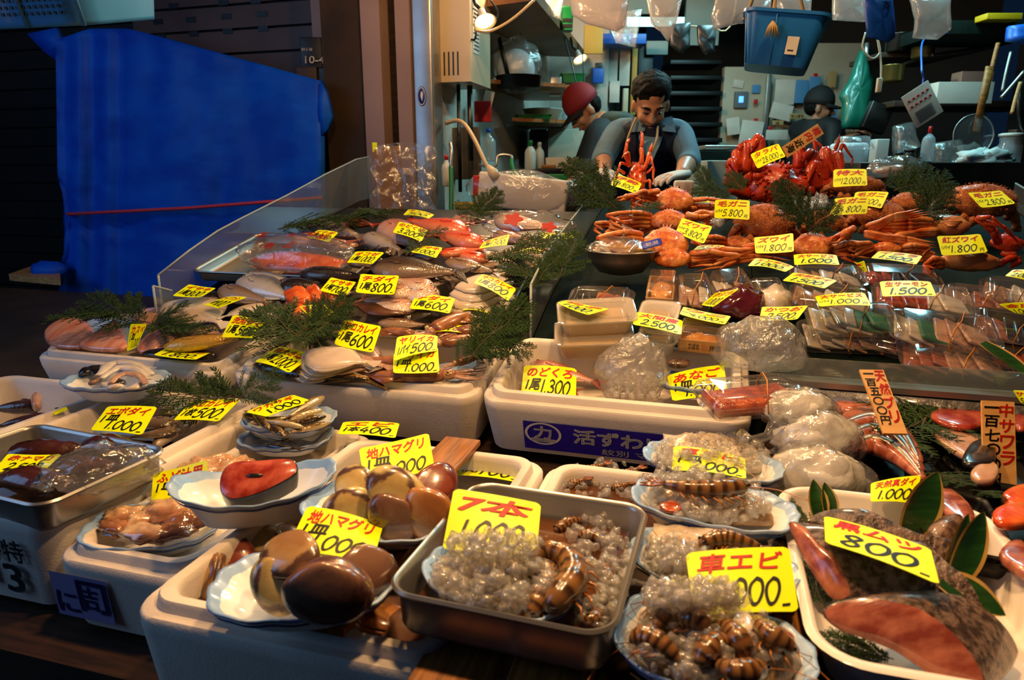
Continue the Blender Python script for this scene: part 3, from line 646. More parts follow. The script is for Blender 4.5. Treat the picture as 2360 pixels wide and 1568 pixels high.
def glyphs(txt, bold=.02, shear=.15):
 key = (txt, bold, shear)
 if key not in TXT:
  cu = bpy.data.curves.new('t', 'FONT'); cu.body = txt; cu.shear = shear; cu.resolution_u = 3
  ob = bpy.data.objects.new('t', cu); COL.objects.link(ob); me = ob.evaluated_get(bpy.context.evaluated_depsgraph_get()).to_mesh()
  vv = [(v.co.x, v.co.y) for v in me.vertices]; ff = [list(p.vertices) for p in me.polygons]; n = len(vv); sh = [(0, 0)] + [(bold * cos(a), bold * sin(a)) for a in (.6, 2.2, 3.8, 5.2)] * (bold > 0); TXT[key] = ([(x + a, y + b) for a, b in sh for x, y in vv], [[i + n * k for i in f] for k in range(len(sh)) for f in ff])
  bpy.data.objects.remove(ob); bpy.data.curves.remove(cu)
 return TXT[key]
def fit(vf, box, f, e, keep=False):
 """glyph outline stretched into box (u0,v0,u1,v1) of the surface f(u,v,lift)"""
 vs, fs = vf; xs = [p[0] for p in vs]; ys = [p[1] for p in vs]; u0, v0, u1, v1 = box
 w_, h_ = max(xs) - min(xs) or 1, max(ys) - min(ys) or 1
 return [f(u0 + (x - min(xs)) / w_ * (u1 - u0), v0 + (y - min(ys)) / h_ * (v1 - v0), e) for x, y in vs], fs
def quad_fn(c, bend=0):
 """surface through TL,TR,BR,BL world points, bulged by bend"""
 tl, tr, br, bl = c; n = (br - bl).cross(tl - bl).normalized()
 def f(u, v, e=0):
  return bl.lerp(br, u).lerp(tl.lerp(tr, u), v) + n * (e + bend * sin(pi * max(0, min(1, u))))
 return f, n
def card(px, red, black, mid='', h=.0, d=None, pull=0, W_=None, label='', bend=.004, lay=None, lean=None, mat_='yellow', name='price_card', group='yellow price cards', asp=.74, vert=False, dt=None):
 TL, TR, BR, BL = px
 if d is None:
  d0 = dep(S(BL[0], BL[1], h)); d1 = dep(S(BR[0], BR[1], h))
  if abs(d0 - d1) > .12: m_ = (d0 + d1) / 2; d0 = m_ + (d0 - m_) * .12 / abs(d0 - d1); d1 = 2 * m_ - d0
 else: d0, d1 = d if isinstance(d, tuple) else (d, d)
 d0 -= pull; d1 -= pull
 bl, br = P(*BL, d0), P(*BR, d1); w_ = (br - bl).length; hh = w_ * asp; best = None
 for k in range(0, 140):
  q = -.005 + k * .001
  tl, tr = P(*TL, d0 + q), P(*TR, d1 + q); e = abs(((tl - bl).length + (tr - br).length) / 2 - hh)
  if best is None or e < best[0] - 1e-5: best = (e, q)
 q = best[1] if dt is None else dt
 f, n = quad_fn((P(*TL, d0 + q), P(*TR, d1 + q), br, bl), bend)
 org = f(.5, 0); T = MX.Translation(org); mb = MB(); seg = 12
 up, lo = [], []
 outl = rrect(.999, .999, .07, 3)
 # rounded card: rows in v, clipped at the corners
 rows = [0, .02, .06, .5, .94, .98, 1]; vs = []
 for v in rows:
  ins = {0: .06, .02: .025, .06: 0, .94: 0, .98: .025, 1: .06}.get(v, 0)
  for i in range(seg + 1): vs.append((ins + (1 - 2 * ins) * i / seg, v))
 m_ = len(vs); A = [f(u, v, 0) - org for u, v in vs]; B = [f(u, v, -.0007) - org for u, v in vs]; c_ = seg + 1; fs = []
 for r_ in range(len(rows) - 1):
  for i in range(seg):
   k = r_ * c_ + i; fs += [[k, k + 1, k + 1 + c_, k + c_], [m_ + k, m_ + k + c_, m_ + k + 1 + c_, m_ + k + 1]]
 rim = list(range(c_)) + [r_ * c_ + seg for r_ in range(1, len(rows))] + [(len(rows) - 1) * c_ + i for i in range(seg - 1, -1, -1)] + [r_ * c_ for r_ in range(len(rows) - 2, 0, -1)]
 fs += [[rim[i], m_ + rim[i], m_ + rim[(i + 1) % len(rim)], rim[(i + 1) % len(rim)]] for i in range(len(rim))]
 mb.add(A + B, fs); o = thing_mesh(name, mb, M[mat_], label, 'price card' if name == 'price_card' else 'sign', T, group, auto=40)
 fo = lambda u, v, e: f(u, v, e) - org
 if vert:
  for txt, m, u0, u1 in ((red, 'red_ink', .52, .93), (black, 'black_ink', .07, .48)):
   if not txt: continue
   mb = MB(); k = len(txt)
   for i, ch in enumerate(txt):
    v1 = .97 - .94 * i / k; mb.add(*fit(glyphs(ch, .02, .1), (u0, v1 - .94 / k * .86, u1, v1), fo, .0008))
   mb.build('name_lettering' if m == 'red_ink' else 'price_lettering', M[m], o, smooth=False, fix=False)
  return o
 if red:
  mb = MB(); mb.add(*fit(glyphs(red, .028, .2), (.08, .62, .92, .93), fo, .0008)); mb.build('name_lettering', M['red_ink'], o, smooth=False, fix=False)
 mb = MB(); yen = black.endswith('円'); num = black.rstrip('円')
 if mid in ('1皿',):
  mb.add(*fit(glyphs('1', .03, .2), (.07, .32, .13, .60), fo, .0008)); mb.add(*fit(glyphs('皿', .05, .15), (.16, .40, .40, .62), fo, .0008)); mb.add(*fit(digits(num), (.24, .06, .90, .42), fo, .0009)); mb.add(*fit(digits('-'), (.86, .05, .95, .09), fo, .0008))
 elif mid: 
  mb.add(*fit(glyphs(mid, .03, .25), (.07, .18, .36, .56), fo, .0008)); mb.add(*fit(digits(num), (.36, .08, .90, .56), fo, .0009)); mb.add(*fit(digits('-'), (.88, .07, .96, .11), fo, .0008))
 elif yen: mb.add(*fit(glyphs('1パイ', .02, .25), (.03, .30, .24, .48), fo, .0008)); mb.add(*fit(digits(num, .10), (.22, .10, .82, .48), fo, .0009)); mb.add(*fit(glyphs('円', .01, .25), (.84, .06, .95, .24), fo, .0008))
 else: mb.add(*fit(digits(num), (.14, .08, .86, .52), fo, .0009)); mb.add(*fit(digits('-'), (.84, .07, .93, .12), fo, .0008))
 mb.build('price_lettering', M['black_ink'], o, smooth=False, fix=False)
 return o
def slab(name, label, cat, pxs, h, th, mats, group=None, dome=.35, z=None, smoothn=4, wob=.0, parent=None):
 """piece with a rounded top over an outline (pixels on the stall surface, raised by h)"""
 pts = [(S(x, y, h) if z is None else G(x, y, z)) for x, y in pxs]; n = len(pts); c = []
 for i in range(n):
  p0, p1, p2, p3 = pts[i - 1], pts[i], pts[(i + 1) % n], pts[(i + 2) % n]
  for k in range(smoothn):
   t = k / smoothn; c.append(.5 * ((2 * p1) + (p2 - p0) * t + (2 * p0 - 5 * p1 + 4 * p2 - p3) * t * t + (3 * p1 - p0 - 3 * p2 + p3) * t ** 3))
 o = sum(c, V()) / len(c); u = upn(o) if z is None else V((0, 0, 1)); c = [p - o for p in c]; mb = MB(); rs = []
 for f, zz in ((.94, 0), (1, th * .25), (1, th * .65), (.96, th * .9), (.88, th), (.6, th * (1 + dome * .7)), (.25, th * (1 + dome))):
  rs.append([p * f + u * (zz + wob * noise.noise((o + p * f) * 60) * min(1, zz / th)) for p in c])
 k = len(c); mb.rings(rs, (1, 1)); two = isinstance(mats, (tuple, list))
 if two: mb.m = [1 if f // k < 3 else 0 for f in range(len(mb.f) - 2)] + [1, 0]
 if parent is not None: return mb.build(name, mats, parent, MX.Translation(o) if parent.matrix_world.is_identity else parent.matrix_world.inverted() @ MX.Translation(o))
 return thing_mesh(name, mb, mats, label, cat, MX.Translation(o), group)
def chunk(name, label, cat, pxs, p0, nrm, off, mats, shrink=.8, group=None, smoothn=3, bulge=.004):
 """cut fish: flat cut face (pixels on the plane p0,nrm) and a skin that runs back by off"""
 nrm = V(nrm).normalized(); cc = V((0, 0, CAMZ)); pts = []
 for x, y in pxs:
  r = ray(x, y); pts.append(cc + r * ((p0 - cc).dot(nrm) / r.dot(nrm)))
 n = len(pts); c = []
 for i in range(n):
  a, b, d, e = pts[i - 1], pts[i], pts[(i + 1) % n], pts[(i + 2) % n]
  for k in range(smoothn):
   t = k / smoothn; c.append(.5 * ((2 * b) + (d - a) * t + (2 * a - 5 * b + 4 * d - e) * t * t + (3 * b - a - 3 * d + e) * t ** 3))
 o = sum(c, V()) / len(c); c = [p - o for p in c]; off = V(off); rs = [[p * .05 + nrm * bulge for p in c], [p * .6 + nrm * bulge * .8 for p in c], [p * .97 + nrm * .001 for p in c]]; k = len(c)
 for f in (0, .15, .4, .7, 1.0):
  rs.append([p * (1 - (1 - shrink) * f ** 2) + off * f for p in c])
 mb = MB(); mb.rings(rs, (1, 1)); mb.m = [0 if f // k < 2 else 1 for f in range(len(mb.f) - 2)] + [0, 1]
 return thing_mesh(name, mb, mats, label, cat, MX.Translation(o), group, auto=55)
M['flesh_red'] = mat('raw_red_flesh', '#8c2418', .22, col2='#c05a44', vs=34, coat=.8, bump=.15, bs=60, sss=.1)
M['flesh_pink'] = mat('raw_pink_flesh', '#c0745a', .25, col2='#8a4030', vs=30, detail=8, stretch=(1, 2.5, 1), coat=.8, bump=.1, bs=60, sss=.1)
M['flesh_pale'] = mat('pale_flesh', '#d2a88c', .22, col2='#b98a72', vs=18, coat=.8, sss=.1)
M['flesh_white'] = mat('white_flesh', '#e6dccf', .22, col2='#d6c6b6', vs=14, coat=.8, sss=.15)
M['flesh_orange'] = mat('orange_flesh', '#d8501c', .2, col2='#e87a3c', vs=30, coat=.9, bump=.15, bs=70, sss=.1)
M['flesh_ray'] = mat('pink_ray_flesh', '#cf7a5c', .22, col2='#e0a083', vs=9, coat=.8, stretch=(6, 1, 1), bump=.2, bs=40, sss=.15)
M['flesh_roe'] = mat('marinated_fish', '#8c2c0a', .25, col2='#c4581c', vs=50, coat=.8, bump=.5, bs=90)
M['skin_mottle'] = mat('mottled_skin', '#4a352c', .35, col2='#8a6a56', vs=70, coat=.5, bump=.5, bs=160, mix=(.4, .6))
M['skin_dark'] = mat('dark_fish_hide', '#1a1614', .25, col2='#30292a', vs=20, coat=.7)
M['fud'] = mat('translucent_clam_meat', '#d8b48c', .15, col2='#b07a58', vs=24, coat=1, sss=.2, bump=.25, bs=40)
M['fud2'] = mat('brown_clam_meat', '#a8714c', .15, col2='#7a4a34', vs=22, coat=1, sss=.1, bump=.25, bs=40)
M['cucumber'] = mat('sea_cucumber_skin', '#2c140c', .25, col2='#47221a', vs=18, coat=.6, bump=.5, bs=70)
def pl(label, px, py, zb, a, b, yaw, H=.03, **kw):
 p = G(px, py, zb + H); p.z = zb; return plate(label, p, a, b, yaw, 0, H, **kw)
CAMV = V((0, -1, .0))
g = 'large clams on the front plate'
pl('wavy pale blue plate of large clams nearest the camera', 703, 1338, .9145, .103, .072, 22, .034)
zt = .935
CL = [(753, 1368, .974, .080, (.0, -.35, -.9), (.05, -.9, .4), 2, 'big reddish brown clam at the front middle of the front plate'),
      (632, 1350, .958, .058, (-.75, -.5, -.4), (.3, -.75, .6), 1, 'grey and cream clam standing at the left of the front plate'),
      (668, 1292, .978, .070, (-.3, -.75, -.2), (-.2, -.2, 1), 0, 'long dark olive clam lying flat at the back of the front plate'),
      (838, 1325, .962, .066, (.3, -.6, -.6), (-.2, .5, .7), 2, 'two tone clam at the right end of the front plate'),
      (706, 1325, .955, .052, (.1, -.3, -.8), (.6, -.6, .5), 4, 'small tan clam tucked in the middle of the front plate')]
for x, y, z, s_, xd, zd, k, lb in CL: clam(lb, G(x, y, z), s_, xd, zd, k, g)
g = 'large clams on the rear plate'
pl('wavy blue plate of shiny clams behind the front clam plate', 878, 1168, .9145, .112, .082, -8, .034)
for x, y, z, s_, xd, zd, k, lb in [
 (829, 1125, .972, .068, (.5, .3, .6), (-.2, -.5, .85), 1, 'cream clam with purple side at the back left of the rear plate'),
 (811, 1168, .958, .066, (-.2, .2, .75), (.1, -.9, .5), 1, 'cream and purple clam at the front left of the rear plate'),
 (919, 1135, .985, .076, (.4, .2, .7), (.2, -.7, .7), 1, 'pale yellow clam on top in the middle of the rear plate'),
 (903, 1195, .958, .068, (-.6, -.3, -.5), (.5, -.75, .5), 2, 'dark brown clam with swirled hinge at the front of the rear plate'),
 (1004, 1130, .965, .070, (.8, -.2, -.2), (.2, -.6, .8), 3, 'dark red clam at the back right of the rear plate'),
 (988, 1190, .960, .076, (-.7, -.3, -.6), (.3, -.8, .6), 4, 'orange ribbed clam at the front right of the rear plate')]:
 clam(lb, G(x, y, z), s_, xd, zd, k, g)
g = 'clams in the water of the nearest foam box'
for x, y, z, s_, xd, zd, k, lb in [
 (492, 1342, .868, .062, (.3, -.5, .5), (-.7, -.5, .5), 0, 'dark clam in the water left of the front plate, nearest the camera'),
 (551, 1292, .868, .060, (.8, .3, .3), (-.2, -.7, .7), 3, 'reddish clam in the water left of the front plate, second from the camera'),
 (612, 1250, .868, .064, (.7, .6, .3), (-.3, -.5, .8), 1, 'olive tan clam in the water behind the left end of the front plate'),
 (672, 1240, .864, .050, (.5, .6, .1), (0, -.4, 1), 2, 'brown clam in the water just behind the front clam plate'),
 (890, 1440, .858, .066, (.3, -.8, .2), (.4, -.5, .7), 4, 'orange edged clam in the water right of the front plate'),
 (935, 1468, .855, .060, (.9, -.2, .1), (0, -.5, .8), 2, 'dark clam in the water at the front right corner of the nearest box'),
 (900, 1385, .858, .060, (.6, .6, .1), (.1, -.3, .9), 2, 'dim brown clam in the water beside the steel tray')]:
 clam(lb, G(x, y, z), s_, xd, zd, k, g)
# printed box faces
def decal(name, px, d, txts, parent, m_bg=None, nrm=None):
 """printing on a box face: quad of pixels at the given depths (tuple of four)"""
 c = [P(*q, k) for q, k in zip(px, d)]; f, n = quad_fn(c); inv = parent.matrix_world.inverted(); o = f(.5, .5); T = inv @ MX.Translation(o)
 mb = MB()
 if m_bg:
  mb.add([f(u, v, .001) - o for u, v in ((0, 0), (1, 0), (1, 1), (0, 1))], [[0, 1, 2, 3]]); b = mb.build(name, M[m_bg], parent, T, smooth=False, fix=False)
 for txt, box, mt, bold in txts:
  mb = MB(); mb.add(*fit(glyphs(txt, bold, 0), box, lambda u, v, e: f(u, v, e) - o, .0016)); mb.build('printed_lettering', M[mt], parent, T, smooth=False, fix=False)
 return f, o, T
M['print_dark'] = mat('dark_print', '#2a3236', .6); M['print_purple'] = mat('purple_print_ground', '#8b86b8', .6); M['print_ink'] = mat('violet_ink', '#2c2866', .6)
M['band_blue'] = mat('printed_blue_band', '#26109c', .5); M['print_white'] = mat('white_print', '#e6ddd2', .6); M['teal_print'] = mat('teal_print', '#1f8fb0', .6)
bpy.context.view_layer.update()
def face_front(box_a0, s, z0, z1, a0, a1): pass
def front_quad(a0, a1, s, z0, z1, ds=0):
 return [W(a0, s, z1), W(a1, s, z1), W(a1, s + ds, z0), W(a0, s + ds, z0)]
def decal_w(c, txts, parent, m_bg=None, name='printed_panel', ring=None, shape=None):
 f, n = quad_fn(c); inv = parent.matrix_world.inverted(); o = f(.5, .5); T = inv @ MX.Translation(o); mb = MB()
 if m_bg: mb.add([f(u, v, .0012) - o for u, v in ((0, 0), (1, 0), (1, 1), (0, 1))], [[0, 1, 2, 3]]); mb.build(name, M[m_bg], parent, T, smooth=False, fix=False)
 for txt, box, mt, bold in txts:
  mb = MB(); mb.add(*fit(glyphs(txt, bold, 0), box, lambda u, v, e: f(u, v, e) - o, .0022)); mb.build('printed_lettering', M[mt], parent, T, smooth=False, fix=False)
 if ring:
  u0, v0, ru, rv, k, mt = ring; mb = MB(); vs = []
  for i in range(40):
   x = 2 * pi * i / 40; vs += [f(u0 + ru * cos(x), v0 + rv * sin(x), .0022) - o, f(u0 + ru * k * cos(x), v0 + rv * k * sin(x), .0022) - o]
  mb.add(vs, [[2 * i, 2 * ((i + 1) % 40), 2 * ((i + 1) % 40) + 1, 2 * i + 1] for i in range(40)]); mb.build('printed_ring', M[mt], parent, T, smooth=False, fix=False)
decal_w(front_quad(-1.06, -.945, .688, .752, .858, .008), [('特特', (.02, .60, .78, .98), 'print_dark', .02), ('3', (.32, .06, .66, .56), 'print_dark', .03)], bA)
decal_w(front_quad(-1.085, -1.048, .688, .770, .815, .005), [], bA, 'teal_print')
decal_w(front_quad(-.905, -.80, .673, .752, .828, .006), [('冂', (.45, .2, .97, .93), 'print_ink', .04), ('吉', (.52, .25, .8, .8), 'print_ink', .03), ('に', (.04, .1, .42, .6), 'print_ink', .03)], bB, 'print_purple')
# blue band on box 3 (its front leans with the box)
def box_face(b, a0, a1, z0, z1, y=-.0015, k=.0):   # local quad on the front of a tilted box
 m_ = b.matrix_world; return [m_ @ V((a0, y + .002, z1)), m_ @ V((a1, y + .002, z1)), m_ @ V((a1, y + .008, z0)), m_ @ V((a0, y + .008, z0))]
decal_w(box_face(b3, -.175, .21, -.122, -.052), [('力', (.055, .40, .155, .88), 'print_white', .035), ('一', (.04, .30, .175, .42), 'print_white', .035), ('活ずわいがに', (.27, .36, 1.0, .90), 'print_white', .035), ('紋別 マルカ', (.42, .06, .80, .28), 'print_white', .012)], b3, 'band_blue', ring=(.107, .60, .10, .40, .86, 'print_white'))
decal_w(box_face(bC, -.11, .11, -.0155, -.0145, -.001), [], bC)
def over(px0, px1, py0, py1, z, zvar=.02, ell=True):
 def fn():
  while 1:
   x, y = random.uniform(-1, 1), random.uniform(-1, 1)
   if not ell or x * x + y * y < 1: break
  return G((px0 + px1) / 2 + x * (px1 - px0) / 2, (py0 + py1) / 2 + y * (py1 - py0) / 2, z + zvar * (1 - x * x - y * y if ell else 1) * random.uniform(.25, 1.0))
 return fn
M['ice_base'] = mat('packed_ice', '#bfa88c', .2, col2='#dccdb8', vs=30, coat=.6, bump=.8, bs=70)
M['ice_brown'] = mat('brownish_slush', '#7a5430', .15, col2='#b09068', vs=30, coat=.8, bump=.8, bs=80)
def heap(name, label, px, py, z, a, b, hgt, yaw, m, cat='ice', amp=.2):
 mb = MB(); blob(mb, (0, 0, 0), (a, b, hgt), 28, amp, 3, px * .01, flatb=-.004); return tag(thing_mesh(name, mb, M[m], label, cat, frame(G(px, py, z), yaw, 0)), kind='stuff')
pl('wavy plate of crushed ice and a curled shrimp in the steel tray', 1158, 1322, .922, .094, .070, -18, .034)
heap('ice', 'packed ice on the plate in the steel tray', 1140, 1335, .935, .080, .062, .030, -20, 'ice_base')
ice_heap('loose ice chips heaped on the plate in the steel tray', over(1000, 1300, 1250, 1405, .957, .030), 240, smin=.005, smax=.0095)
ice_heap('ice chips piled against the big yellow card in the steel tray', over(1030, 1250, 1225, 1290, .985, .022), 70, smin=.005, smax=.009)
mb = MB(); mb.box((.205, .235, .004)); thing_mesh('slush', mb, M['soup'], 'brown icy shrimp water filling the steel tray', 'water', SM(-.182, .713, .935, -2), kind='stuff')
ice_heap('ice chips floating in the steel tray right of its plate', over(1290, 1460, 1190, 1440, .940, .010), 130, smin=.005, smax=.010)
def gpts(z, *pp): return [G(x, y, z + dz) for x, y, dz in pp]
shrimp('striped shrimp curled at the right of the plate in the steel tray', gpts(.965, (1262, 1412, -.004), (1290, 1375, .008), (1322, 1330, .010), (1308, 1287, .010), (1262, 1268, .010), (1225, 1290, .004)), .0155, antenna=False)
shrimp('dark shrimp head hanging over the tray plate edge', gpts(.955, (1215, 1425, -.004), (1240, 1385, .004), (1262, 1340, .006), (1245, 1300, .010)), .011, antenna=False)
for k, pp in enumerate([((1330, 1240, 0), (1365, 1235, .004), (1400, 1255, 0)), ((1385, 1300, 0), (1400, 1330, .003), (1395, 1365, 0)), ((1280, 1225, 0), (1310, 1205, .004), (1345, 1200, 0)), ((1340, 1440, 0), (1370, 1425, .004), (1385, 1400, 0))]):
 shrimp(['submerged shrimp behind the plate in the steel tray', 'submerged shrimp at the right wall of the steel tray', 'submerged shrimp in the back of the steel tray', 'submerged shrimp in the front right corner of the steel tray'][k], gpts(.938, *pp), .008, antenna=False)
# front right plate
pl('wavy blue rimmed plate of shrimp and ice at the very front right', 1640, 1482, .895, .100, .078, -14, .036)
heap('ice', 'packed ice and shrimp bits on the front right plate', 1640, 1480, .915, .085, .066, .032, -14, 'ice_brown')
ice_heap('ice chips heaped on the front right plate', over(1440, 1800, 1400, 1560, .940, .022), 170, smin=.004, smax=.0085)
ice_heap('ice chips piled up against the yellow card of the front right plate', over(1480, 1720, 1330, 1410, .962, .034), 130, smin=.005, smax=.009)
rs_ = [((1490, 1385, .0), (1520, 1375, .01), (1530, 1410, .01), (1510, 1450, .0)), ((1455, 1480, .0), (1490, 1470, .01), (1530, 1490, .01), (1570, 1530, 0)), ((1610, 1540, 0), (1630, 1500, .012), (1660, 1480, .012), (1700, 1500, 0)), ((1720, 1520, 0), (1705, 1480, .014), (1680, 1450, .014), (1640, 1440, .005)), ((1830, 1500, 0), (1790, 1475, .01), (1760, 1450, .012), (1740, 1430, .004)), ((1560, 1440, 0), (1590, 1425, .016), (1620, 1440, .016), (1640, 1470, 0)), ((1760, 1540, 0), (1720, 1550, .01), (1680, 1545, .01), (1650, 1530, .0))]
for k, pp in enumerate(rs_):
 shrimp('banded shrimp on the front right plate, ' + ['curled at its back left', 'lying along its left rim', 'in the middle near the front', 'right of its middle', 'at its right rim', 'left of its middle', 'close to the bottom of the picture'][k], gpts(.945, *pp), .0115)
slab('scallop', 'pale round shellfish lump on the front right plate', 'shellfish', [(1672, 1440), (1700, 1420), (1730, 1435), (1735, 1465), (1705, 1480), (1675, 1468)], 0, .009, M['flesh_white'], z=.945, dome=.15)
slab('shrimp_piece', 'orange shrimp head at the right of the front right plate', 'shrimp', [(1760, 1470), (1800, 1460), (1830, 1480), (1815, 1500), (1770, 1495)], 0, .007, M['flesh_roe'], z=.945, dome=.4)
pl('wavy plate of ice behind the front right plate, mostly hidden', 1640, 1292, .902, .100, .070, -14, .034)
heap('ice', 'packed ice on the half hidden plate', 1630, 1285, .925, .085, .058, .026, -14, 'ice_base')
ice_heap('ice chips on the half hidden plate left of the yellow card', over(1485, 1640, 1235, 1330, .945, .024), 150, smin=.004, smax=.008)
shrimp('shrimp behind the yellow card on the half hidden plate', gpts(.955, (1612, 1255, 0), (1660, 1240, .006), (1700, 1245, .006), (1750, 1262, 0)), .011)
pl('wavy blue lined plate with one straight shrimp on ice', 1642, 1158, .912, .112, .066, -8, .042)
heap('ice', 'packed ice under the straight shrimp', 1640, 1158, .930, .098, .054, .022, -8, 'ice_brown')
ice_heap('ice chips around the straight shrimp', over(1495, 1785, 1100, 1205, .950, .016), 200, smin=.004, smax=.008)
ice_heap('ice chips piled behind the straight shrimp', over(1490, 1660, 1085, 1120, .966, .016), 60, smin=.005, smax=.008)
shrimp('straight dark banded shrimp lying across the ice', gpts(.975, (1722, 1122, 0), (1680, 1126, .004), (1630, 1128, .004), (1580, 1124, .003), (1530, 1116, 0)), .013)
slab('shrimp_piece', 'orange shrimp piece at the left front of the ice plate', 'shrimp', [(1520, 1168), (1550, 1160), (1572, 1172), (1560, 1185), (1530, 1182)], 0, .005, M['flesh_roe'], z=.955, dome=.4)
pl('wavy plate of ice in front of the blue printed band', 1640, 1060, .912, .110, .065, -10, .036)
heap('ice', 'packed ice on the plate before the blue band', 1640, 1050, .93, .095, .053, .03, -10, 'ice_base')
ice_heap('ice chips heaped on the plate before the blue band', over(1500, 1770, 1000, 1095, .955, .022), 200, smin=.004, smax=.008)
ice_heap('ice chips and shrimp tails floating in the middle foam box', over(1290, 1470, 1065, 1150, .870, .006, False), 90, smin=.004, smax=.008)
for k, (x, y) in enumerate([(1375, 1075), (1455, 1085), (1330, 1110), (1430, 1120)]):
 shrimp('small shrimp floating in the middle foam box, ' + ['with its tail up near the back wall', 'near the plate of ice', 'at the left', 'in the middle'][k], gpts(.873, (x - 22, y + 6, 0), (x, y + 3, .003), (x + 16, y - 4, .006)), .007, antenna=False)
def meat(label, x, y, z, a, b, hgt, yaw, m, seed, group):
 mb = MB(); blob(mb, (0, 0, 0), (a, b, hgt), 26, .38, 2.2, seed, flatb=-hgt * .3); return thing_mesh('shellfish_meat', mb, M[m], label, 'shellfish', frame(G(x, y, z), yaw, 0), group)
g = 'pieces of clam meat on the front left plate'
pl('wavy blue plate of pale clam meat in the low foam box', 355, 1208, .832, .104, .074, 18, .032)
for k, (x, y, a, b, hh, yw, m) in enumerate([(290, 1190, .034, .024, .014, 20, 'fud'), (385, 1180, .040, .026, .018, 10, 'fud'), (265, 1218, .034, .018, .012, -15, 'fud2'), (340, 1232, .042, .022, .013, 5, 'fud'), (430, 1205, .036, .024, .016, 40, 'fud2'), (395, 1228, .030, .020, .012, 30, 'fud2'), (330, 1200, .03, .02, .014, 70, 'fud')]):
 meat('slippery piece of clam meat on the front left plate, ' + ['pale, at the back left', 'pale pink, standing highest', 'brown, at the left end', 'pale, at the front middle', 'brown, at the right end', 'brown, at the front right', 'pale, in the middle'][k], x, y, .868 + .006 * (k % 2), a, b, hh, yw, m, k * 2.3, g)
pl('wavy plate of clam meat behind the yellow 500 card', 505, 1098, .832, .10, .07, 15, .032)
g = 'pieces of clam meat on the rear left plate'
for k, (x, y) in enumerate([(455, 1080), (500, 1072), (545, 1078), (480, 1095), (520, 1105)]):
 meat('translucent piece of clam meat behind the yellow 500 card, ' + ['leftmost', 'at the back', 'rightmost', 'front left', 'front, next to the red steak'][k], x, y, .875, .034, .024, .018, k * 37, 'fud', 9 + k, g)
pl('boat shaped wavy white plate holding a red fish steak', 590, 1122, .905, .116, .062, 32, .045, boat=1.0)
st = chunk('fish_steak', 'thick red fish steak with dark skin on a boat shaped plate', 'fish steak', [(507, 1128), (512, 1090), (540, 1066), (600, 1062), (655, 1058), (680, 1064), (684, 1090), (640, 1118), (590, 1140), (540, 1152), (520, 1146)], G(600, 1105, .972), (0, -.5, .87), (.0, .006, -.026), [M['flesh_red'], M['skin_dark']], .94)
bpy.context.view_layer.update()
mb = MB(); mb.ball((.0, -.002, .004), (.013, .004, .003), 10); mb.build('bone_hole', M['skin_dark'], st)
g = 'smelt on the two stacked plates'
pl('lower wavy plate of smelt in the low foam box', 660, 1003, .845, .094, .070, 14, .03)
pl('upper wavy plate of smelt stacked on the lower one', 668, 962, .882, .094, .068, 14, .03)
for k, (x0, y0, x1, y1, z) in enumerate([(760, 985, 640, 1020, .875), (575, 985, 690, 1025, .873), (610, 1025, 700, 1035, .872), (653, 1005, 575, 960, .925), (560, 955, 668, 985, .922), (575, 975, 700, 960, .925), (745, 945, 620, 985, .928), (752, 960, 630, 992, .926), (748, 915, 650, 970, .935), (620, 990, 570, 945, .93), (760, 975, 650, 1000, .922), (600, 950, 710, 935, .935), (700, 985, 590, 968, .932)]):
 fish('slim smelt ' + ['sticking its silver head out of the lower plate', 'under the upper plate at the left', 'at the front of the lower plate', 'with its head hanging over the rim of the upper plate', 'at the left rim of the upper plate', 'crossing the upper plate low on its left', 'lying along the right of the upper plate', 'at the front right of the upper plate', 'pointing up at the back right of the upper plate', 'at the back left of the upper plate', 'lowest on the right of the upper plate', 'right under the 1.000 card', 'in the middle of the upper plate'][k], G(x0, y0, z), G(x1, y1, z + .004), .16, .13, 'smelt', 'slim', 1 if k % 2 else -1, group=g, bend=random.uniform(-.06, .06), roll=random.uniform(-30, 30))
pl('wavy blue plate of sliced giant clam on the foam box rims', 268, 872, .912, .112, .078, 8, .04)
g = 'sliced clam pieces on the far left plate'
for k, (pts, r, m) in enumerate([([(225, 865), (260, 838), (310, 840), (350, 862)], .014, 'flesh_white'), ([(235, 872), (270, 850), (315, 852), (345, 875)], .012, 'flesh_white'), ([(255, 880), (285, 862), (320, 866), (335, 885)], .011, 'flesh_pale'), ([(240, 885), (262, 892), (285, 888)], .013, 'flesh_white'), ([(290, 893), (315, 893), (340, 880)], .012, 'flesh_white'), ([(192, 862), (212, 852), (228, 860)], .020, 'skin_dark'), ([(208, 880), (228, 880)], .020, 'skin_mottle'), ([(262, 885), (288, 884)], .022, 'skin_dark')]):
 c = crom([G(x, y, .955 + (.012 if k < 3 else 0)) for x, y in pts], 5); o = c[0]; mb = MB(); mb.tube([p - o for p in c], [r * sin(pi * (.15 + .7 * i / (len(c) - 1))) for i in range(len(c))], 10, flat=.45); mb.v = [p + noise.noise_vector(p * 55 + V((k, 0, 0))) * .005 for p in mb.v]
 thing_mesh('clam_strip', mb, M[m], 'sliced clam on the far left plate, ' + ['long white strip over the top', 'white strip below the topmost', 'pinkish strip in the middle', 'short white bit at the front', 'white bit at the front right', 'black round piece at the left', 'grey mottled piece at the left front', 'square black skinned piece in front'][k], 'shellfish', MX.Translation(o), g)
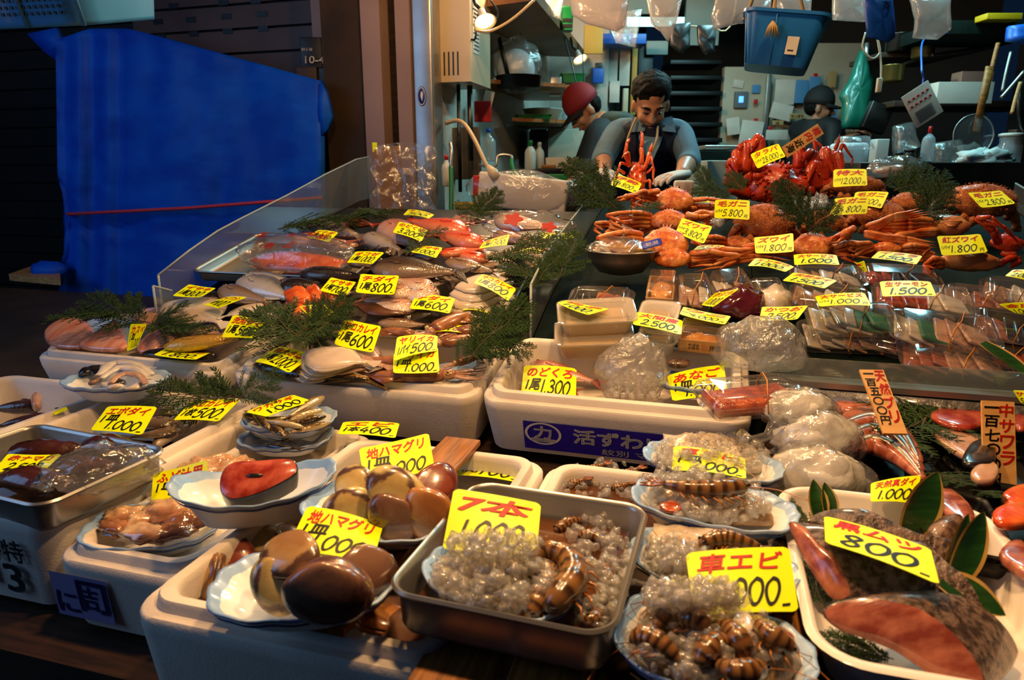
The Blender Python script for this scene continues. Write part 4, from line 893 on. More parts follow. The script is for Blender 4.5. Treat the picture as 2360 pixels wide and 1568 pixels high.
# far left box and steel tray contents
g = 'purplish sea creatures in the far left box'
for k, (x0, y0, x1, y1, wd) in enumerate([(95, 935, -30, 945, .30), (120, 965, -20, 985, .30), (150, 945, 90, 960, .3), (60, 1000, -40, 1010, .3)]):
 fish('purplish brown limp fish in the far left box, ' + ['at the back', 'long one in the middle', 'at the right beside the rim', 'nearest, by the steel tray'][k], G(x0, y0, .872), G(x1, y1, .868), .34, .3, 'purple', 'eel', group=g)
slab('fish_piece', 'small pinkish fish head in the far left box', 'fish', [(72, 935), (85, 920), (100, 925), (95, 945), (78, 948)], 0, .02, M['flesh_pale'], z=.87)
mb = MB(); mb.box((.295, .185, .004)); thing_mesh('water', mb, M['water'], 'dark water in the steel tray of sea cucumbers', 'water', SM(-1.065, .808, .904, -5), kind='stuff')
g = 'sea cucumbers in the steel tray'
for k, (x0, y0, x1, y1) in enumerate([(5, 1105, 165, 1125), (20, 1050, 190, 1040), (200, 1025, 320, 1045), (130, 1085, 265, 1085)]):
 a, b = G(x0, y0, .903), G(x1, y1, .903); c = crom([V((0, 0, 0)), (b - a) * .35 + V((0, 0, .006)), (b - a) * .7, b - a], 6); mb = MB()
 mb.tube(c, [.028 * (sin(pi * (.08 + .86 * i / (len(c) - 1))) ** .5) for i in range(len(c))], 14, flat=.75)
 for i, p in enumerate(mb.v): mb.v[i] = p + V((0, 0, 1)) * .004 * noise.noise(p * 90)
 thing_mesh('sea_cucumber', mb, M['cucumber'], 'dark brown sea cucumber in the steel tray, ' + ['lying along the front', 'behind the 2.500 card', 'at the back right under the plastic bag', 'under the left of the plastic bag'][k], 'sea cucumber', MX.Translation(a), g)
mb = MB(); blob(mb, (0, 0, 0), (.082, .05, .040), 40, .25, 2.5, 4, flatb=-.02); crumple(mb, .012, 40, 3); thing_mesh('plastic_bag', mb, M['bag'], 'small crumpled clear plastic bag on the sea cucumber tray', 'bag', frame(G(232, 1082, .935), 38, 0), smooth=True)
# dried out butterfish plate and hairtails in box A
mb = MB(); mb.rbox((.18, .16, .02), .01); thing_mesh('blue_tray', mb, M['plate_blue'], 'flat blue tray under the dark butterfish', 'tray', frame(G(355, 975, .86), 5, 0))
for k, (x0, y0, x1, y1) in enumerate([(405, 955, 270, 945), (408, 975, 265, 975), (410, 995, 280, 1010)]):
 fish('brown butterfish under the 1.000 card, ' + ['at the back', 'in the middle', 'in front'][k], G(x0, y0, .895 - .006 * k), G(x1, y1, .89), .42, .14, 'conger', 'bream', group='butterfish in the left foam box')
for k in range(5):
 a, b = G(545 - 22 * k, 902 + 3 * k, .885), G(385 - 12 * k + 20, 1000 + 8 * k, .872)
 fish('long slim silver brown fish in the left foam box, ' + ['nearest the right rim', 'second from the right rim', 'third from the right rim', 'fourth from the right rim', 'leftmost of the bundle'][k], b, a, .11, .09, 'conger', 'eel', group='bundle of long slim fish')
bpy.context.view_layer.update()
def st_tray(px, py, w, L, H, label, h=.0, yaw=0): return tray(w, L, H, frame(S(px, py, h), yaw), M['steel'], label)
st_tray(960, 668, .56, .40, .035, 'wide steel tray under the pink bream and white flatfish', .02)
st_tray(690, 585, .52, .34, .035, 'steel tray under the red printed bag at the back left', .035)
g = 'pink ray fillets in the left foam box'
slab('blue_tray', 'light blue foam tray behind the pink ray fillets', 'tray', [(200, 748), (290, 742), (318, 760), (318, 806), (230, 806)], -.005, .012, M['plate_blue'])
slab('ray_fillet', 'pink ray fillet with frayed top edge at the far left', 'fish fillet', [(107, 770), (150, 742), (192, 745), (220, 775), (200, 808), (120, 803)], .0, .016, M['flesh_ray'], g, dome=.2)
slab('ray_fillet', 'pink ray fillet folded beside the narrow card', 'fish fillet', [(185, 800), (240, 766), (272, 748), (290, 785), (292, 812), (220, 814)], .006, .016, M['flesh_ray'], g, dome=.2)
slab('fish_fillet', 'shiny pink fillet left of the golden fish', 'fish fillet', [(318, 815), (345, 778), (405, 760), (412, 785), (380, 805), (350, 818)], .0, .014, M['flesh_ray'], 'fillets in the left foam box')
slab('fish_fillet', 'pale pink fillet under cedar in the left foam box', 'fish fillet', [(305, 748), (330, 725), (400, 722), (410, 750), (350, 765)], .0, .02, M['flesh_pale'], 'fillets in the left foam box')
fish('golden bellied fish with a dark back and tail in the left foam box', (376, 800), (596, 772), .25, .16, 'gold', 'slim', 1, h=.035)
slab('fish', 'dark fish under the 1.800 card at the box rim', 'fish', [(330, 822), (380, 812), (480, 818), (500, 828), (440, 834), (360, 830)], .0, .015, M['skin_dark'])
flatfish('white bellied flatfish at the left of the pale pile', (380, 700), (530, 752), .50, 'flat_white', .04, .05)
flatfish('white bellied flatfish right of the other pale one', (610, 700), (500, 735), .55, 'flat_white', .045, .05)
flatfish('greyish pale flatfish lying under the white ones', (440, 755), (580, 770), .5, 'flat_pink', .02, 0)
G1 = 'whole fish heaped on the counter'
fish('dark brown fish with open mouth at the left of the heap', (505, 668), (636, 700), .32, .20, 'conger', 'slim', 1, .05)
fish('big blue grey silver fish behind the dark brown one', (548, 650), (690, 700), .34, .2, 'silver', 'slim', 1, .055, bend=.05)
fish('big dark grey fish at the back left along the acrylic sheet', (560, 640), (700, 655), .3, .2, 'silver', 'slim', 1, .045)
fish('blunt black fish head first behind the orange fish pieces', (643, 662), (775, 668), .42, .3, 'black', 'bream', 1, .06)
fish('long black fish below the red printed bag', (690, 632), (868, 640), .26, .2, 'black', 'slim', 1, .05)
fish('small black fish behind the leftmost card', (470, 680), (540, 690), .4, .2, 'black', 'bream', 1, .03)
g = 'orange fish pieces on ice'
for k, pts in enumerate([[(657, 690), (678, 670), (705, 674), (722, 700), (700, 714), (670, 708)], [(705, 676), (728, 668), (748, 690), (742, 706), (722, 702)], [(750, 690), (772, 668), (796, 682), (794, 704), (762, 710)], [(660, 712), (698, 703), (716, 728), (695, 746), (668, 738)], [(684, 742), (708, 745), (702, 764), (690, 766)]]):
 slab('orange_fish_piece', 'bright orange fish piece, ' + ['leftmost of the top three', 'middle of the top three', 'rightmost of the top three', 'large one at the front', 'small tail hanging over the box rim'][k], 'fish', pts, .045 if k < 3 else .03, .024, M['flesh_orange'], g, dome=.35, wob=.006)
def overS(px0, px1, py0, py1, h, hv=.02):
 def fn():
  return S(random.uniform(px0, px1), random.uniform(py0, py1), h + random.uniform(0, hv))
 return fn
ice_heap('ice chips left of the orange fish pieces', overS(606, 665, 682, 735, .02, .025), 110, smin=.005, smax=.010)
ice_heap('ice chips scattered among the white flatfish and cards', overS(1000, 1070, 700, 722, .02, .01), 40, smin=.004, smax=.008)
g = 'silvery pink bream in the steel tray'
for k, (x0, y0, x1, y1, h) in enumerate([(958, 714, 822, 688, .05), (1012, 690, 880, 650, .06), (925, 665, 1010, 640, .05), (1000, 668, 900, 640, .075), (955, 680, 850, 655, .07), (1015, 655, 930, 640, .045)]):
 fish('silvery pink bream in the steel tray, ' + ['in front with its head at the right', 'with its head beside the 600 card', 'small one behind the 800 card', 'upper one with dark eyes', 'behind the 800 card', 'at the back under the dark bream'][k], (x0, y0), (x1, y1), .44, .2, 'pink', 'bream', -1, h, group=g)
for k in range(4):
 flatfish('white flatfish in the steel tray, ' + ['lowest and nearest', 'second from the front', 'third from the front', 'topmost at the back'][k], (1012 + 12 * k, 708 - 15 * k), (1196 - 4 * k, 712 - 20 * k), .62, 'flat_white', .035 + .010 * k, .06, .07)
flatfish('brown flatfish hanging over the front rim of the steel tray', (938, 722), (793, 698), .34, 'flat_brown', .05)
fish('big dark bream lying across the middle of the heap', (853, 615), (1090, 632), .36, .18, 'dark', 'bream', 1, .075)
fish('brown fish right of the big dark bream', (1026, 604), (1160, 632), .28, .2, 'brown', 'slim', 1, .06)
fish('big red orange fish at the back of the heap', (1085, 540), (925, 506), .34, .2, 'red', 'bream', -1, .07)
fish('bright red orange fish below the big red one', (1118, 566), (990, 538), .34, .22, 'red', 'bream', -1, .075)
fish('red orange fish with its head toward the 1.000 card', (1008, 588), (1120, 572), .36, .2, 'red', 'bream', 1, .07)
fish('small red orange fish at the front of the red group', (1125, 600), (1020, 580), .34, .2, 'red', 'bream', -1, .06)
fish('rose coloured fish with open mouth left of the 3.200 card', (888, 518), (985, 580), .34, .2, 'rose', 'bream', 1, .065)
fish('grey scaly fish left of the rose coloured fish', (842, 545), (940, 585), .28, .2, 'grey', 'slim', 1, .05)
fish('rose grey fish behind the red printed bag', (668, 552), (820, 560), .36, .2, 'rose', 'bream', 1, .06)
fish('pale brown fish at the back left under cedar', (700, 520), (850, 548), .3, .2, 'grey', 'slim', 1, .05)
fish('red fish under cedar at the very back', (785, 512), (870, 520), .45, .25, 'red', 'bream', 1, .05)
fish('dark fish at the back between cedar and red fish', (870, 530), (960, 550), .3, .2, 'dark', 'slim', 1, .04)
fish('dark mottled fish beside the 1.000 card', (905, 590), (860, 570), .5, .3, 'dark', 'bream', 1, .06)
XF = [('rose', 'bream', 745, 575, 860, 560, .36, 'under the right end of the red printed bag'), ('dark', 'bream', 800, 600, 900, 615, .38, 'left of the big dark bream'), ('grey', 'bream', 905, 560, 1000, 600, .34, 'in the middle behind the dark bream'), ('red', 'bream', 1000, 520, 1100, 515, .4, 'at the back right of the red group'), ('pink', 'bream', 1050, 555, 1150, 545, .4, 'right of the red group beneath a card'), ('rose', 'bream', 1040, 505, 1140, 512, .36, 'at the very back near the green pole'), ('brown', 'slim', 1090, 620, 1190, 600, .3, 'beneath the cedar right of the middle'), ('pink', 'bream', 1085, 590, 1180, 585, .4, 'beneath the cedar beside the red group'), ('dark', 'slim', 620, 660, 760, 650, .32, 'at the left among the dark fish'), ('silver', 'slim', 700, 690, 830, 672, .3, 'behind the orange pieces and the 700 card'), ('pink', 'bream', 815, 650, 905, 672, .45, 'half under the 800 card'), ('black', 'bream', 770, 665, 850, 645, .4, 'right of the blunt black fish'), ('brown', 'bream', 560, 640, 690, 622, .3, 'at the left edge below the steel tray'), ('silver', 'slim', 900, 735, 1010, 722, .3, 'under the steel tray rim'), ('grey', 'bream', 840, 780, 720, 770, .4, 'behind the middle foam box'), ('brown', 'slim', 870, 745, 1000, 750, .26, 'behind the squid'), ('rose', 'bream', 1180, 560, 1270, 550, .38, 'behind the bagged flatfish'), ('grey', 'bream', 960, 620, 1060, 655, .36, 'under the big dark bream')]
for sk, pf, x0, y0, x1, y1, H_, lb in XF: fish({'rose': 'rose', 'dark': 'dark', 'grey': 'grey', 'red': 'red', 'pink': 'silvery pink', 'brown': 'brown', 'silver': 'silver', 'black': 'black'}[sk] + ' fish of the heap ' + lb, (x0, y0), (x1, y1), H_, .2, sk, pf, 1, .028 if 'under' in lb or 'behind' in lb else .04)
M['red_deco'] = mat('red_paper_flower', '#c4160e', .4, coat=.5)
b = fish('large red bream wrapped in clear film at the back right', (1140, 508), (1292, 528), .42, .2, 'pink', 'bream', 1, .075)
for k, (x, y, r) in enumerate([(1183, 506, .026), (1264, 524, .02)]):
 mb = MB(); p = S(x, y, .12); mx = frame(p, 0, R(50)); mb.add([(r * (1 + .22 * cos(5 * i * pi / 15)) * cos(i * pi / 15), r * .8 * (1 + .22 * cos(5 * i * pi / 15)) * sin(i * pi / 15), z) for z in (0, .002) for i in range(30)], [list(range(30))[::-1], list(range(30, 60))] + [[i, (i + 1) % 30, 30 + (i + 1) % 30, 30 + i] for i in range(30)])
 thing_mesh('paper_flower', mb, M['red_deco'], ['larger red paper flower on the wrapped bream', 'smaller red paper flower near the tail of the wrapped bream'][k], 'decoration', mx, smooth=False)
fish('rose fish in film in front of the wrapped bream', (1138, 540), (1250, 566), .34, .2, 'rose', 'bream', 1, .05)
mb = MB(); blob(mb, (0, 0, 0), (.14, .07, .045), 40, .2, 2.5, 8, flatb=-.02); crumple(mb, .006, 40, 6); thing_mesh('plastic_wrap', mb, M['clear'], 'clear film wrapped round the large red bream', 'plastic bag', frame(S(1215, 520, .085), -8))
flatfish('white speckled flatfish in a bag at the right of the heap', (1140, 612), (1292, 592), .52, 'flat_white', .045, 0, .1)
flatfish('pale flatfish behind the one in the bag', (1150, 585), (1290, 570), .5, 'flat_pink', .05)
# printed clear bag with orange fish inside
mb = MB(); blob(mb, (0, 0, 0), (.20, .085, .05), 48, .12, 2.2, 2, flatb=-.02); crumple(mb, .008, 34, 2)
bg = thing_mesh('plastic_bag', mb, M['bag'], 'clear plastic bag with red printing over the fish at the back left', 'bag', frame(S(680, 585, .075), -4))
mb = MB(); blob(mb, (0, 0, -.03), (.17, .06, .02), 24, .2, 2, 5); mb.build('orange_fillet', M['flesh_orange'], bg)
for txt, x, y in (('活', -.10, 0), ('水', -.01, .015), ('産', .04, .045), ('直', .02, -.035), ('鮮', .09, .03), ('魚', -.045, -.045)):
 mb = MB(); f = lambda u, v, e: V((x + (u - .5) * .035, y + (v - .5) * .035, .052 - abs(y) * .25 + v * .004 + e)); mb.add(*fit(glyphs(txt, .01, 0), (0, 0, 1, 1), f, 0)); mb.build('printed_lettering', M['red_ink'], bg, smooth=False, fix=False)
for k in range(4):
 flatfish('white flatfish in the middle foam box, ' + ['nearest the front', 'second from the front', 'third from the front', 'farthest back'][k], (668 + 12 * k, 838 - 9 * k), (850 + 8 * k, 858 - 6 * k), .50, 'flat_white', .016 + .010 * k, -.06, .07)
flatfish('broad pinkish flatfish behind the 600 card', (742, 812), (912, 850), .62, 'flat_pink', .03, 0, .06)
fish('large mackerel with golden speckled side along the front rim', (583, 842), (905, 884), .17, .12, 'gold', 'slim', -1, .015)
fish('dark striped mackerel under the 2.000 card', (590, 830), (720, 868), .2, .15, 'silver', 'slim', 1, .01)
squid('brown squid with its eye and arms at the right front of the middle box', (1128, 862), (842, 866), .02, .15)
squid('brown squid hidden behind the two overlapping cards', (1010, 838), (830, 830), .03, .16)
squid('brown squid at the left behind the squid cards', (1000, 775), (872, 762), .035, .20)
squid('large brown squid under the flat squid card', (945, 790), (1085, 722), .05, .26)
squid('brown squid at the right under the cedar', (1000, 775), (1152, 750), .045, .22)
squid('squid lying across the back of the middle foam box', (960, 800), (1120, 775), .04, .2)
squid('pale brown squid at the right end of the middle box', (1015, 850), (1120, 815), .02, .2)
slab('blue_tray', 'pale blue foam tray under the front squid', 'tray', [(1005, 850), (1060, 838), (1098, 830), (1085, 870), (1040, 884)], -.015, .008, M['plate_blue'])
# box with the blue band
fish('pinkish red eyed fish in the blue banded box', (1222, 838), (1400, 890), .26, .18, 'rose', 'bream', 1, -.015, eye='eye_r')
fish('second pinkish fish beneath the 1300 card', (1212, 880), (1340, 905), .3, .2, 'rose', 'bream', 1, -.035)
mb = MB(); blob(mb, (0, 0, 0), (.075, .06, .08), 44, .15, 1.8, 3, flatb=-.05)
for i, p in enumerate(mb.v):
 if p.z > .02: mb.v[i] = V((p.x * (1 - (p.z - .02) * 3.4) + (p.z - .02) * .35, p.y * (1 - (p.z - .02) * 4), p.z))
crumple(mb, .010, 45, 1); thing_mesh('plastic_bag', mb, M['bag_milky'], 'clear bag of crushed ice standing in the blue banded box', 'bag', frame(S(1450, 858, .01), 0, 0))
ice_heap('crushed ice in the clear bag in the blue banded box', overS(1400, 1510, 860, 915, -.02, .03), 120, smin=.005, smax=.009)
pl('wavy plate with a dark eel behind the pass of cards', 1600, 878, .94, .085, .06, -8, .03)
fish('dark eel on the plate behind the yellow card', G(1535, 870, .965), G(1640, 880, .965), .2, .2, 'conger', 'eel', 1, group='eels in the blue banded box')
slab('shellfish', 'dark shell at the back of the blue banded box', 'shellfish', [(1538, 842), (1565, 834), (1590, 842), (1580, 850), (1550, 850)], -.01, .012, M['skin_mottle'])
for i, (b, t, h0, h1, wd, lb, n3) in enumerate([
 ((640, 528), (790, 508), .08, .10, 1.1, 'at the back left corner of the fish heap', None), ((760, 515), (905, 492), .07, .10, .9, 'along the back edge of the fish heap', None),
 ((900, 505), (830, 482), .08, .12, .9, 'short one at the back of the heap', None),
 ((1100, 500), (1150, 440), .06, .14, 1.2, 'upright at the back right of the heap', 1), ((1120, 505), (1050, 470), .06, .1, 1.0, 'upright one leaning left at the back right', 1),
 ((935, 590), (1020, 528), .09, .10, .7, 'across the 3.200 and 1.000 cards', None),
 ((1135, 600), (1330, 545), .10, .14, .9, 'broad one at the right of the heap', None), ((1290, 640), (1330, 545), .09, .15, 1.1, 'along the acrylic divider', 1), ((1265, 660), (1140, 590), .08, .1, .8, 'over the bagged flatfish', None), ((1240, 650), (1300, 575), .09, .12, 1.1, 'right in front of the divider', 1),
 ((720, 790), (590, 715), .07, .09, 1.1, 'left one of the clump below the orange fish', None), ((715, 770), (800, 690), .07, .10, 1.2, 'right one of the clump below the orange fish', 1), ((700, 760), (760, 815), .07, .05, 1.1, 'hanging down over the middle box', 1), ((670, 740), (650, 800), .06, .05, 1.1, 'hanging down at the box corner', 1), ((760, 740), (690, 800), .09, .08, 1.1, 'dense one in front of the orange fish', None),
 ((1080, 830), (1215, 700), .07, .10, .9, 'tall one at the right end of the middle box', 1), ((1130, 770), (1225, 810), .08, .06, 1.1, 'hanging over the blue banded box', 1), ((1050, 780), (1130, 825), .07, .05, .9, 'dark one beside the squid', None), ((1180, 740), (1120, 840), .09, .05, .8, 'in the middle of the right clump', 1),
 ((330, 720), (120, 735), .06, .08, .8, 'long one at the far left reaching out of the box', None), ((345, 745), (200, 690), .05, .12, .8, 'upper one at the far left before the tarp', 1), ((340, 760), (430, 700), .04, .08, .9, 'dark one left of the white flatfish', None), ((335, 750), (480, 765), .05, .05, .8, 'lying behind the golden fish', None), ((300, 715), (325, 675), .06, .13, 1.0, 'small upright one at the far left', 1),
 ((545, 925), (645, 860), .05, .10, 1.1, 'between the left box and the smelt plates', 1), ((560, 915), (345, 915), .04, .04, .75, 'lying along the back of the left foam box', 1), ((540, 905), (440, 890), .04, .06, 1.0, 'short one behind the long slim fish', 1)]):
 sprig('cedar sprig ' + lb, b, t, h0, h1, wide=wd, nrm=V((0, -.75, .65)) if n3 else None, group='cedar sprigs among the fish')
def sheet(label, a, s0, s1, h0, h1, th=.004, sag=.03):
 mb = MB(); k = 10; lo = [(s0 + (s1 - s0) * i / k) for i in range(k + 1)]; vs = []
 for x in (-th / 2, th / 2): vs += [V((a + x, s, zs(s) - sag)) for s in lo] + [V((a + x, s, zs(s) + h0 + (h1 - h0) * i / k)) for i, s in enumerate(lo)]
 n = k + 1; fs = []
 for i in range(k): fs += [[i, i + 1, n + i + 1, n + i], [2 * n + i + 1, 2 * n + i, 3 * n + i, 3 * n + i + 1], [n + i, n + i + 1, 3 * n + i + 1, 3 * n + i], [i + 1, i, 2 * n + i, 2 * n + i + 1]]
 fs += [[0, n, 3 * n, 2 * n], [k, 2 * n + k, 3 * n + k, n + k]]
 mb.add(vs, fs); o = thing_mesh('acrylic_sheet', mb, M['acrylic'], label, 'acrylic sheet', SX, smooth=False); mb = MB(); mb.tube([vs[n + i] + (vs[3 * n + i] - vs[n + i]) * .5 for i in range(n)], .0032, 6); mb.tube([(vs[0] + vs[2 * n]) / 2, (vs[n] + vs[3 * n]) / 2], .0032, 6); mb.build('polished_edge', M['edge'], o); return o
sheet('clear acrylic sheet along the left side of the fish heap', -1.475, 1.55, 2.85, .10, .15)
sheet('clear acrylic divider between the fish heap and the crabs', -.405, 1.575, 2.85, .11, .07)
sheet('clear acrylic sheet at the right side of the crabs', .985, 1.45, 2.75, .05, .05)
sheet('small clear acrylic end piece at the left corner of the heap', -1.43, 1.48, 1.545, .10, .06)
M['crab'] = mat('orange_crab_shell', '#c24e10', .42, col2='#e8934a', vs=45, coat=.15, bump=1, bs=70)
M['crab_leg'] = mat('orange_crab_leg', '#cc5418', .36, col2='#e89a54', vs=30, coat=.25, bump=.5, bs=80)
M['crab_red'] = mat('red_crab_shell', '#a82408', .32, col2='#c84418', vs=18, coat=.35, bump=.3, bs=90)
M['crab_pale'] = mat('pale_crab_underside', '#d89a5c', .35, col2='#c4703a', vs=20, coat=.4)
M['hairy'] = mat('hairy_crab_shell', '#a0501c', .65, col2='#c47434', vs=60, bump=1.0, bs=260, coat=.1)
M['hairy2'] = mat('hairy_crab_leg', '#94481a', .6, col2='#b4682c', vs=50, bump=.8, bs=220)
M['tag_blue'] = mat('blue_plastic_tag', '#0c3cc8', .35)
def leg(parent, pts, rad, m, nm='leg', flat=.8, inv=None):
 o = [inv @ p for p in pts]; n = len(o) - 1; mb = MB()
 for k in range(n):
  r0 = rad * (1 - .2 * k); r1 = rad * (1 - .2 * (k + 1)) * (.25 if k == n - 1 else 1); a, b = o[k], o[k + 1]; d = b - a; bw = d.cross(V((.3, .2, 1))).normalized() * d.length * .04
  mb.tube([a, a + d * .12, a + d * .5 + bw, a + d * .9, b], [r0 * .72, r0 * .98, r0 * .86, r1 * 1.12, r1 * .7], 8, flat=flat)
  if m == 'crab_red' and rad > .018:
   for q in range(7): c = a + d * random.uniform(.1, .9); u = V((random.uniform(-1, 1), random.uniform(-1, 1), random.uniform(-1, 1))).normalized(); mb.tube([c + u * r0 * .7, c + u * r0 * 1.3], [r0 * .16, .0005], 4)
 mb.build(nm, M[m], parent)
def claw(parent, pts, rad, m, inv):
 leg(parent, pts[:-1], rad, m, 'claw_arm', .8, inv); mb = MB(); a, b = inv @ pts[-2], inv @ pts[-1]; d = b - a; s = d.cross(V((0, 0, 1))).normalized() * d.length * .22
 mb.tube([a - d * .15, a + d * .3, a + d * .55], [rad * .7, rad * 1.05, rad * .7], 8)
 mb.tube([a + d * .45 + s * .3, a + d * .8 + s * .7, b + s * .15], [rad * .5, rad * .35, rad * .06], 6); mb.tube([a + d * .45 - s * .4, a + d * .8 - s * .6, b], [rad * .5, rad * .32, rad * .06], 6)
 mb.build('pincer', M[m], parent)
def crab(label, cx, cy, wpx, hpx, kind, legs=(), claws=(), h=.06, d=None, tilt=42, yaw=0, lr=.010, group='crabs on the counter', thick=.42):
 p = S(cx, cy, h) if d is None else P(cx, cy, d); dd = dep(p); w, hg = wpx * dd / F / 2, hpx * dd / F / 2
 mx = frame(p, 0, R(tilt)) @ MX.Rotation(R(yaw), 4, 'Z'); m = {'snow': 'crab', 'red': 'crab_red', 'king': 'crab_red', 'hairy': 'hairy', 'under': 'crab_pale'}[kind]; ml = {'snow': 'crab_leg', 'red': 'crab_red', 'king': 'crab_red', 'hairy': 'hairy2', 'under': 'crab_leg'}[kind]
 mb = MB(); N_ = 34; rs = []
 for k in range(15):
  a = -pi / 2 + pi * k / 14; a = max(-1.54, min(1.54, a)); ring = []
  for i in range(N_):
   x = 2 * pi * i / N_; cx_, sy_ = cos(x), sin(x); tri = 1 - (.34 if kind in ('snow', 'king', 'red') else .08) * max(0, sy_) - .04 * max(0, -sy_)
   q = V((cos(a) * cx_ * tri, cos(a) * sy_, sin(a))); nz = 1 + .10 * noise.noise(q * 3 + V((cx * .01, 0, 0))) + .05 * noise.noise(q * 7 + V((cx, 0, 0))) + (.05 if kind == 'king' else .03) * max(0, noise.noise(q * 9 + V((0, cx * .1, 0)))) * 2
   ring.append(V((q.x * w * nz, q.y * hg * nz, q.z * w * thick * (1 if q.z > 0 else .6) * nz)))
  rs.append(ring)
 mb.rings(rs)
 if kind in ('king', 'snow', 'red'):                 # spines and warts
  rg = random.Random(int(cx)); 
  for k in range(60):
   a, x = rg.uniform(.1, 1.3), rg.uniform(0, 2 * pi); q = V((cos(a) * cos(x), cos(a) * sin(x), sin(a))); b_ = V((q.x * w * .92, q.y * hg * .95, q.z * w * thick * .96)); L = w * (.13 if kind == 'king' else .05)
   mb.tube([b_, b_ + q * L * .5, b_ + q * L], [L * .5, L * .3, L * .04], 5)
  for s_ in (-1, 0, 1): mb.tube([V((s_ * w * .12, hg * .9, w * .08)), V((s_ * w * .16, hg * 1.16, w * .1))], [w * .06, w * .01], 5)
 if kind == 'hairy':
  rg = random.Random(int(cx))
  for k in range(420):
   a, x = rg.uniform(-.2, 1.5), rg.uniform(0, 2 * pi); q = V((cos(a) * cos(x), cos(a) * sin(x), sin(a))); b_ = V((q.x * w, q.y * hg, q.z * w * thick)); e = b_ + (q + V((rg.uniform(-.5, .5), -.4, rg.uniform(-.3, .3)))).normalized() * w * rg.uniform(.05, .10)
   mb.tube([b_, e], [w * .008, w * .002], 3)
 if kind == 'under':
  for k in range(4): mb.tube([V((-w * .5 + k * .1 * w, -hg * .1 - k * hg * .15, w * thick * .9)), V((0, -hg * .2 - k * hg * .17, w * thick * 1.02)), V((w * .5 - k * .1 * w, -hg * .1 - k * hg * .15, w * thick * .9))], w * .04, 6)
 o = thing_mesh('crab', mb, M[m], label, 'crab', mx, group); inv = mx.inverted()
 for s_ in (-1, 1):
  mb = MB(); mb.tube([V((s_ * w * .2, hg * .88, w * .14)), V((s_ * w * .24, hg * 1.02, w * .22))], [w * .03, w * .035], 6); mb.build('eye', M['eye_b'], o)
 def pts(L): return [P(x, y, dd + dz) for x, y, dz in L]
 for L in legs: leg(o, pts(L), lr, ml, inv=inv)
 for L in claws: claw(o, pts(L), lr * 1.15, ml, inv)
 return o
def fold(x, y, sx, n, dx, dy, out, sp):
 """n folded legs on one side: out to a knee and back"""
 L = []
 for k in range(n):
  y0 = y + k * sp; j = lambda s: random.uniform(-s, s)
  L.append([(x, y0, .01), (x + sx * out * (.45 + j(.08)), y0 + dy * .5 - 8 + j(4), -.03 + .01 * k), (x + sx * out * (1 + j(.14)), y0 + dy + j(7), -.01), (x + sx * out * (.5 + j(.2)), y0 + dy + 14 + j(6), -.03)] + ([(x + sx * out * (.2 + j(.2)), y0 + dy + 20 + j(5), -.02)] if k % 2 else []))
 return L
crab('orange snow crab on top of the stack behind the lobster card', 1552, 462, 92, 74, 'snow', fold(1510, 450, -1, 3, 0, 2, 60, 10) + fold(1592, 462, 1, 3, 0, 8, 95, 12), [[(1520, 440, -.01), (1490, 445, -.02), (1455, 452, -.02), (1420, 462, -.03)]], .09)
crab('orange snow crab second from the top of the stack', 1542, 508, 88, 60, 'snow', fold(1500, 495, -1, 4, 0, 8, 100, 9) + fold(1585, 500, 1, 3, 0, -6, 60, 8), [[(1580, 495, -.02), (1610, 500, -.03), (1640, 495, -.03), (1665, 490, -.03)]], .085)
crab('large orange snow crab with a blue tag in the stack', 1533, 562, 108, 96, 'snow', fold(1480, 540, -1, 4, 0, 2, 95, 11) + fold(1585, 590, 1, 4, 0, -10, 160, 8), [], .09)
crab('lowest orange snow crab of the stack beside the bowl', 1548, 594, 88, 60, 'snow', fold(1590, 585, 1, 3, 0, 4, 110, 8), [], .065)
crab('orange snow crab behind the 2.500 card, legs folded', 1700, 560, 60, 40, 'snow', fold(1730, 555, 1, 3, 0, 3, 80, 9) + fold(1672, 552, -1, 3, 0, 3, 70, 9), [], .03)
crab('orange snow crab with pointed shell in the middle of the counter', 1872, 566, 88, 78, 'snow', fold(1908, 575, 1, 3, 0, -12, 95, 9) + fold(1832, 575, -1, 3, 0, -3, 130, 8), [[(1900, 560, -.02), (1945, 540, -.03), (1962, 530, -.04), (1915, 560, -.05)]], .06, lr=.011)
crab('bright red snow crab with legs bundled toward the left', 2185, 520, 90, 60, 'under', [[(2150, 510 + 6 * k, -.01), (2090, 505 + 10 * k, -.03), (1995 + 6 * k, 522 + 3 * k, -.03), (2060, 495 + 3 * k, -.06), (2120 + 10 * k, 480 + 4 * k, -.06)] for k in range(4)] + [[(2160, 530 + 4 * k, -.02), (2060, 545 + 5 * k, -.04), (1992, 535 + 4 * k, -.04), (2090, 548 + 6 * k, -.07), (2160, 560 + 6 * k, -.07)] for k in range(3)], [], .07, lr=.012)
crab('dark red snow crab with long legs at the right picture edge', 2320, 560, 70, 50, 'red', [[(2300, 545, 0), (2275, 520, -.03), (2250, 503, -.03), (2285, 500, -.05), (2330, 540, -.05), (2360, 575, -.05)], [(2300, 560, 0), (2290, 530, -.03), (2262, 510, -.03), (2310, 520, -.05), (2350, 560, -.05)], [(2310, 580, 0), (2340, 590, -.02), (2300, 612, -.02), (2270, 622, -.03)], [(2320, 590, 0), (2350, 600, -.02), (2325, 620, -.02)]], [], .07, lr=.013)
crab('orange brown crab turned mouth forward below the red crab card', 2230, 606, 130, 52, 'under', fold(2172, 600, -1, 3, 0, 8, 45, 8), [], .04, tilt=25)
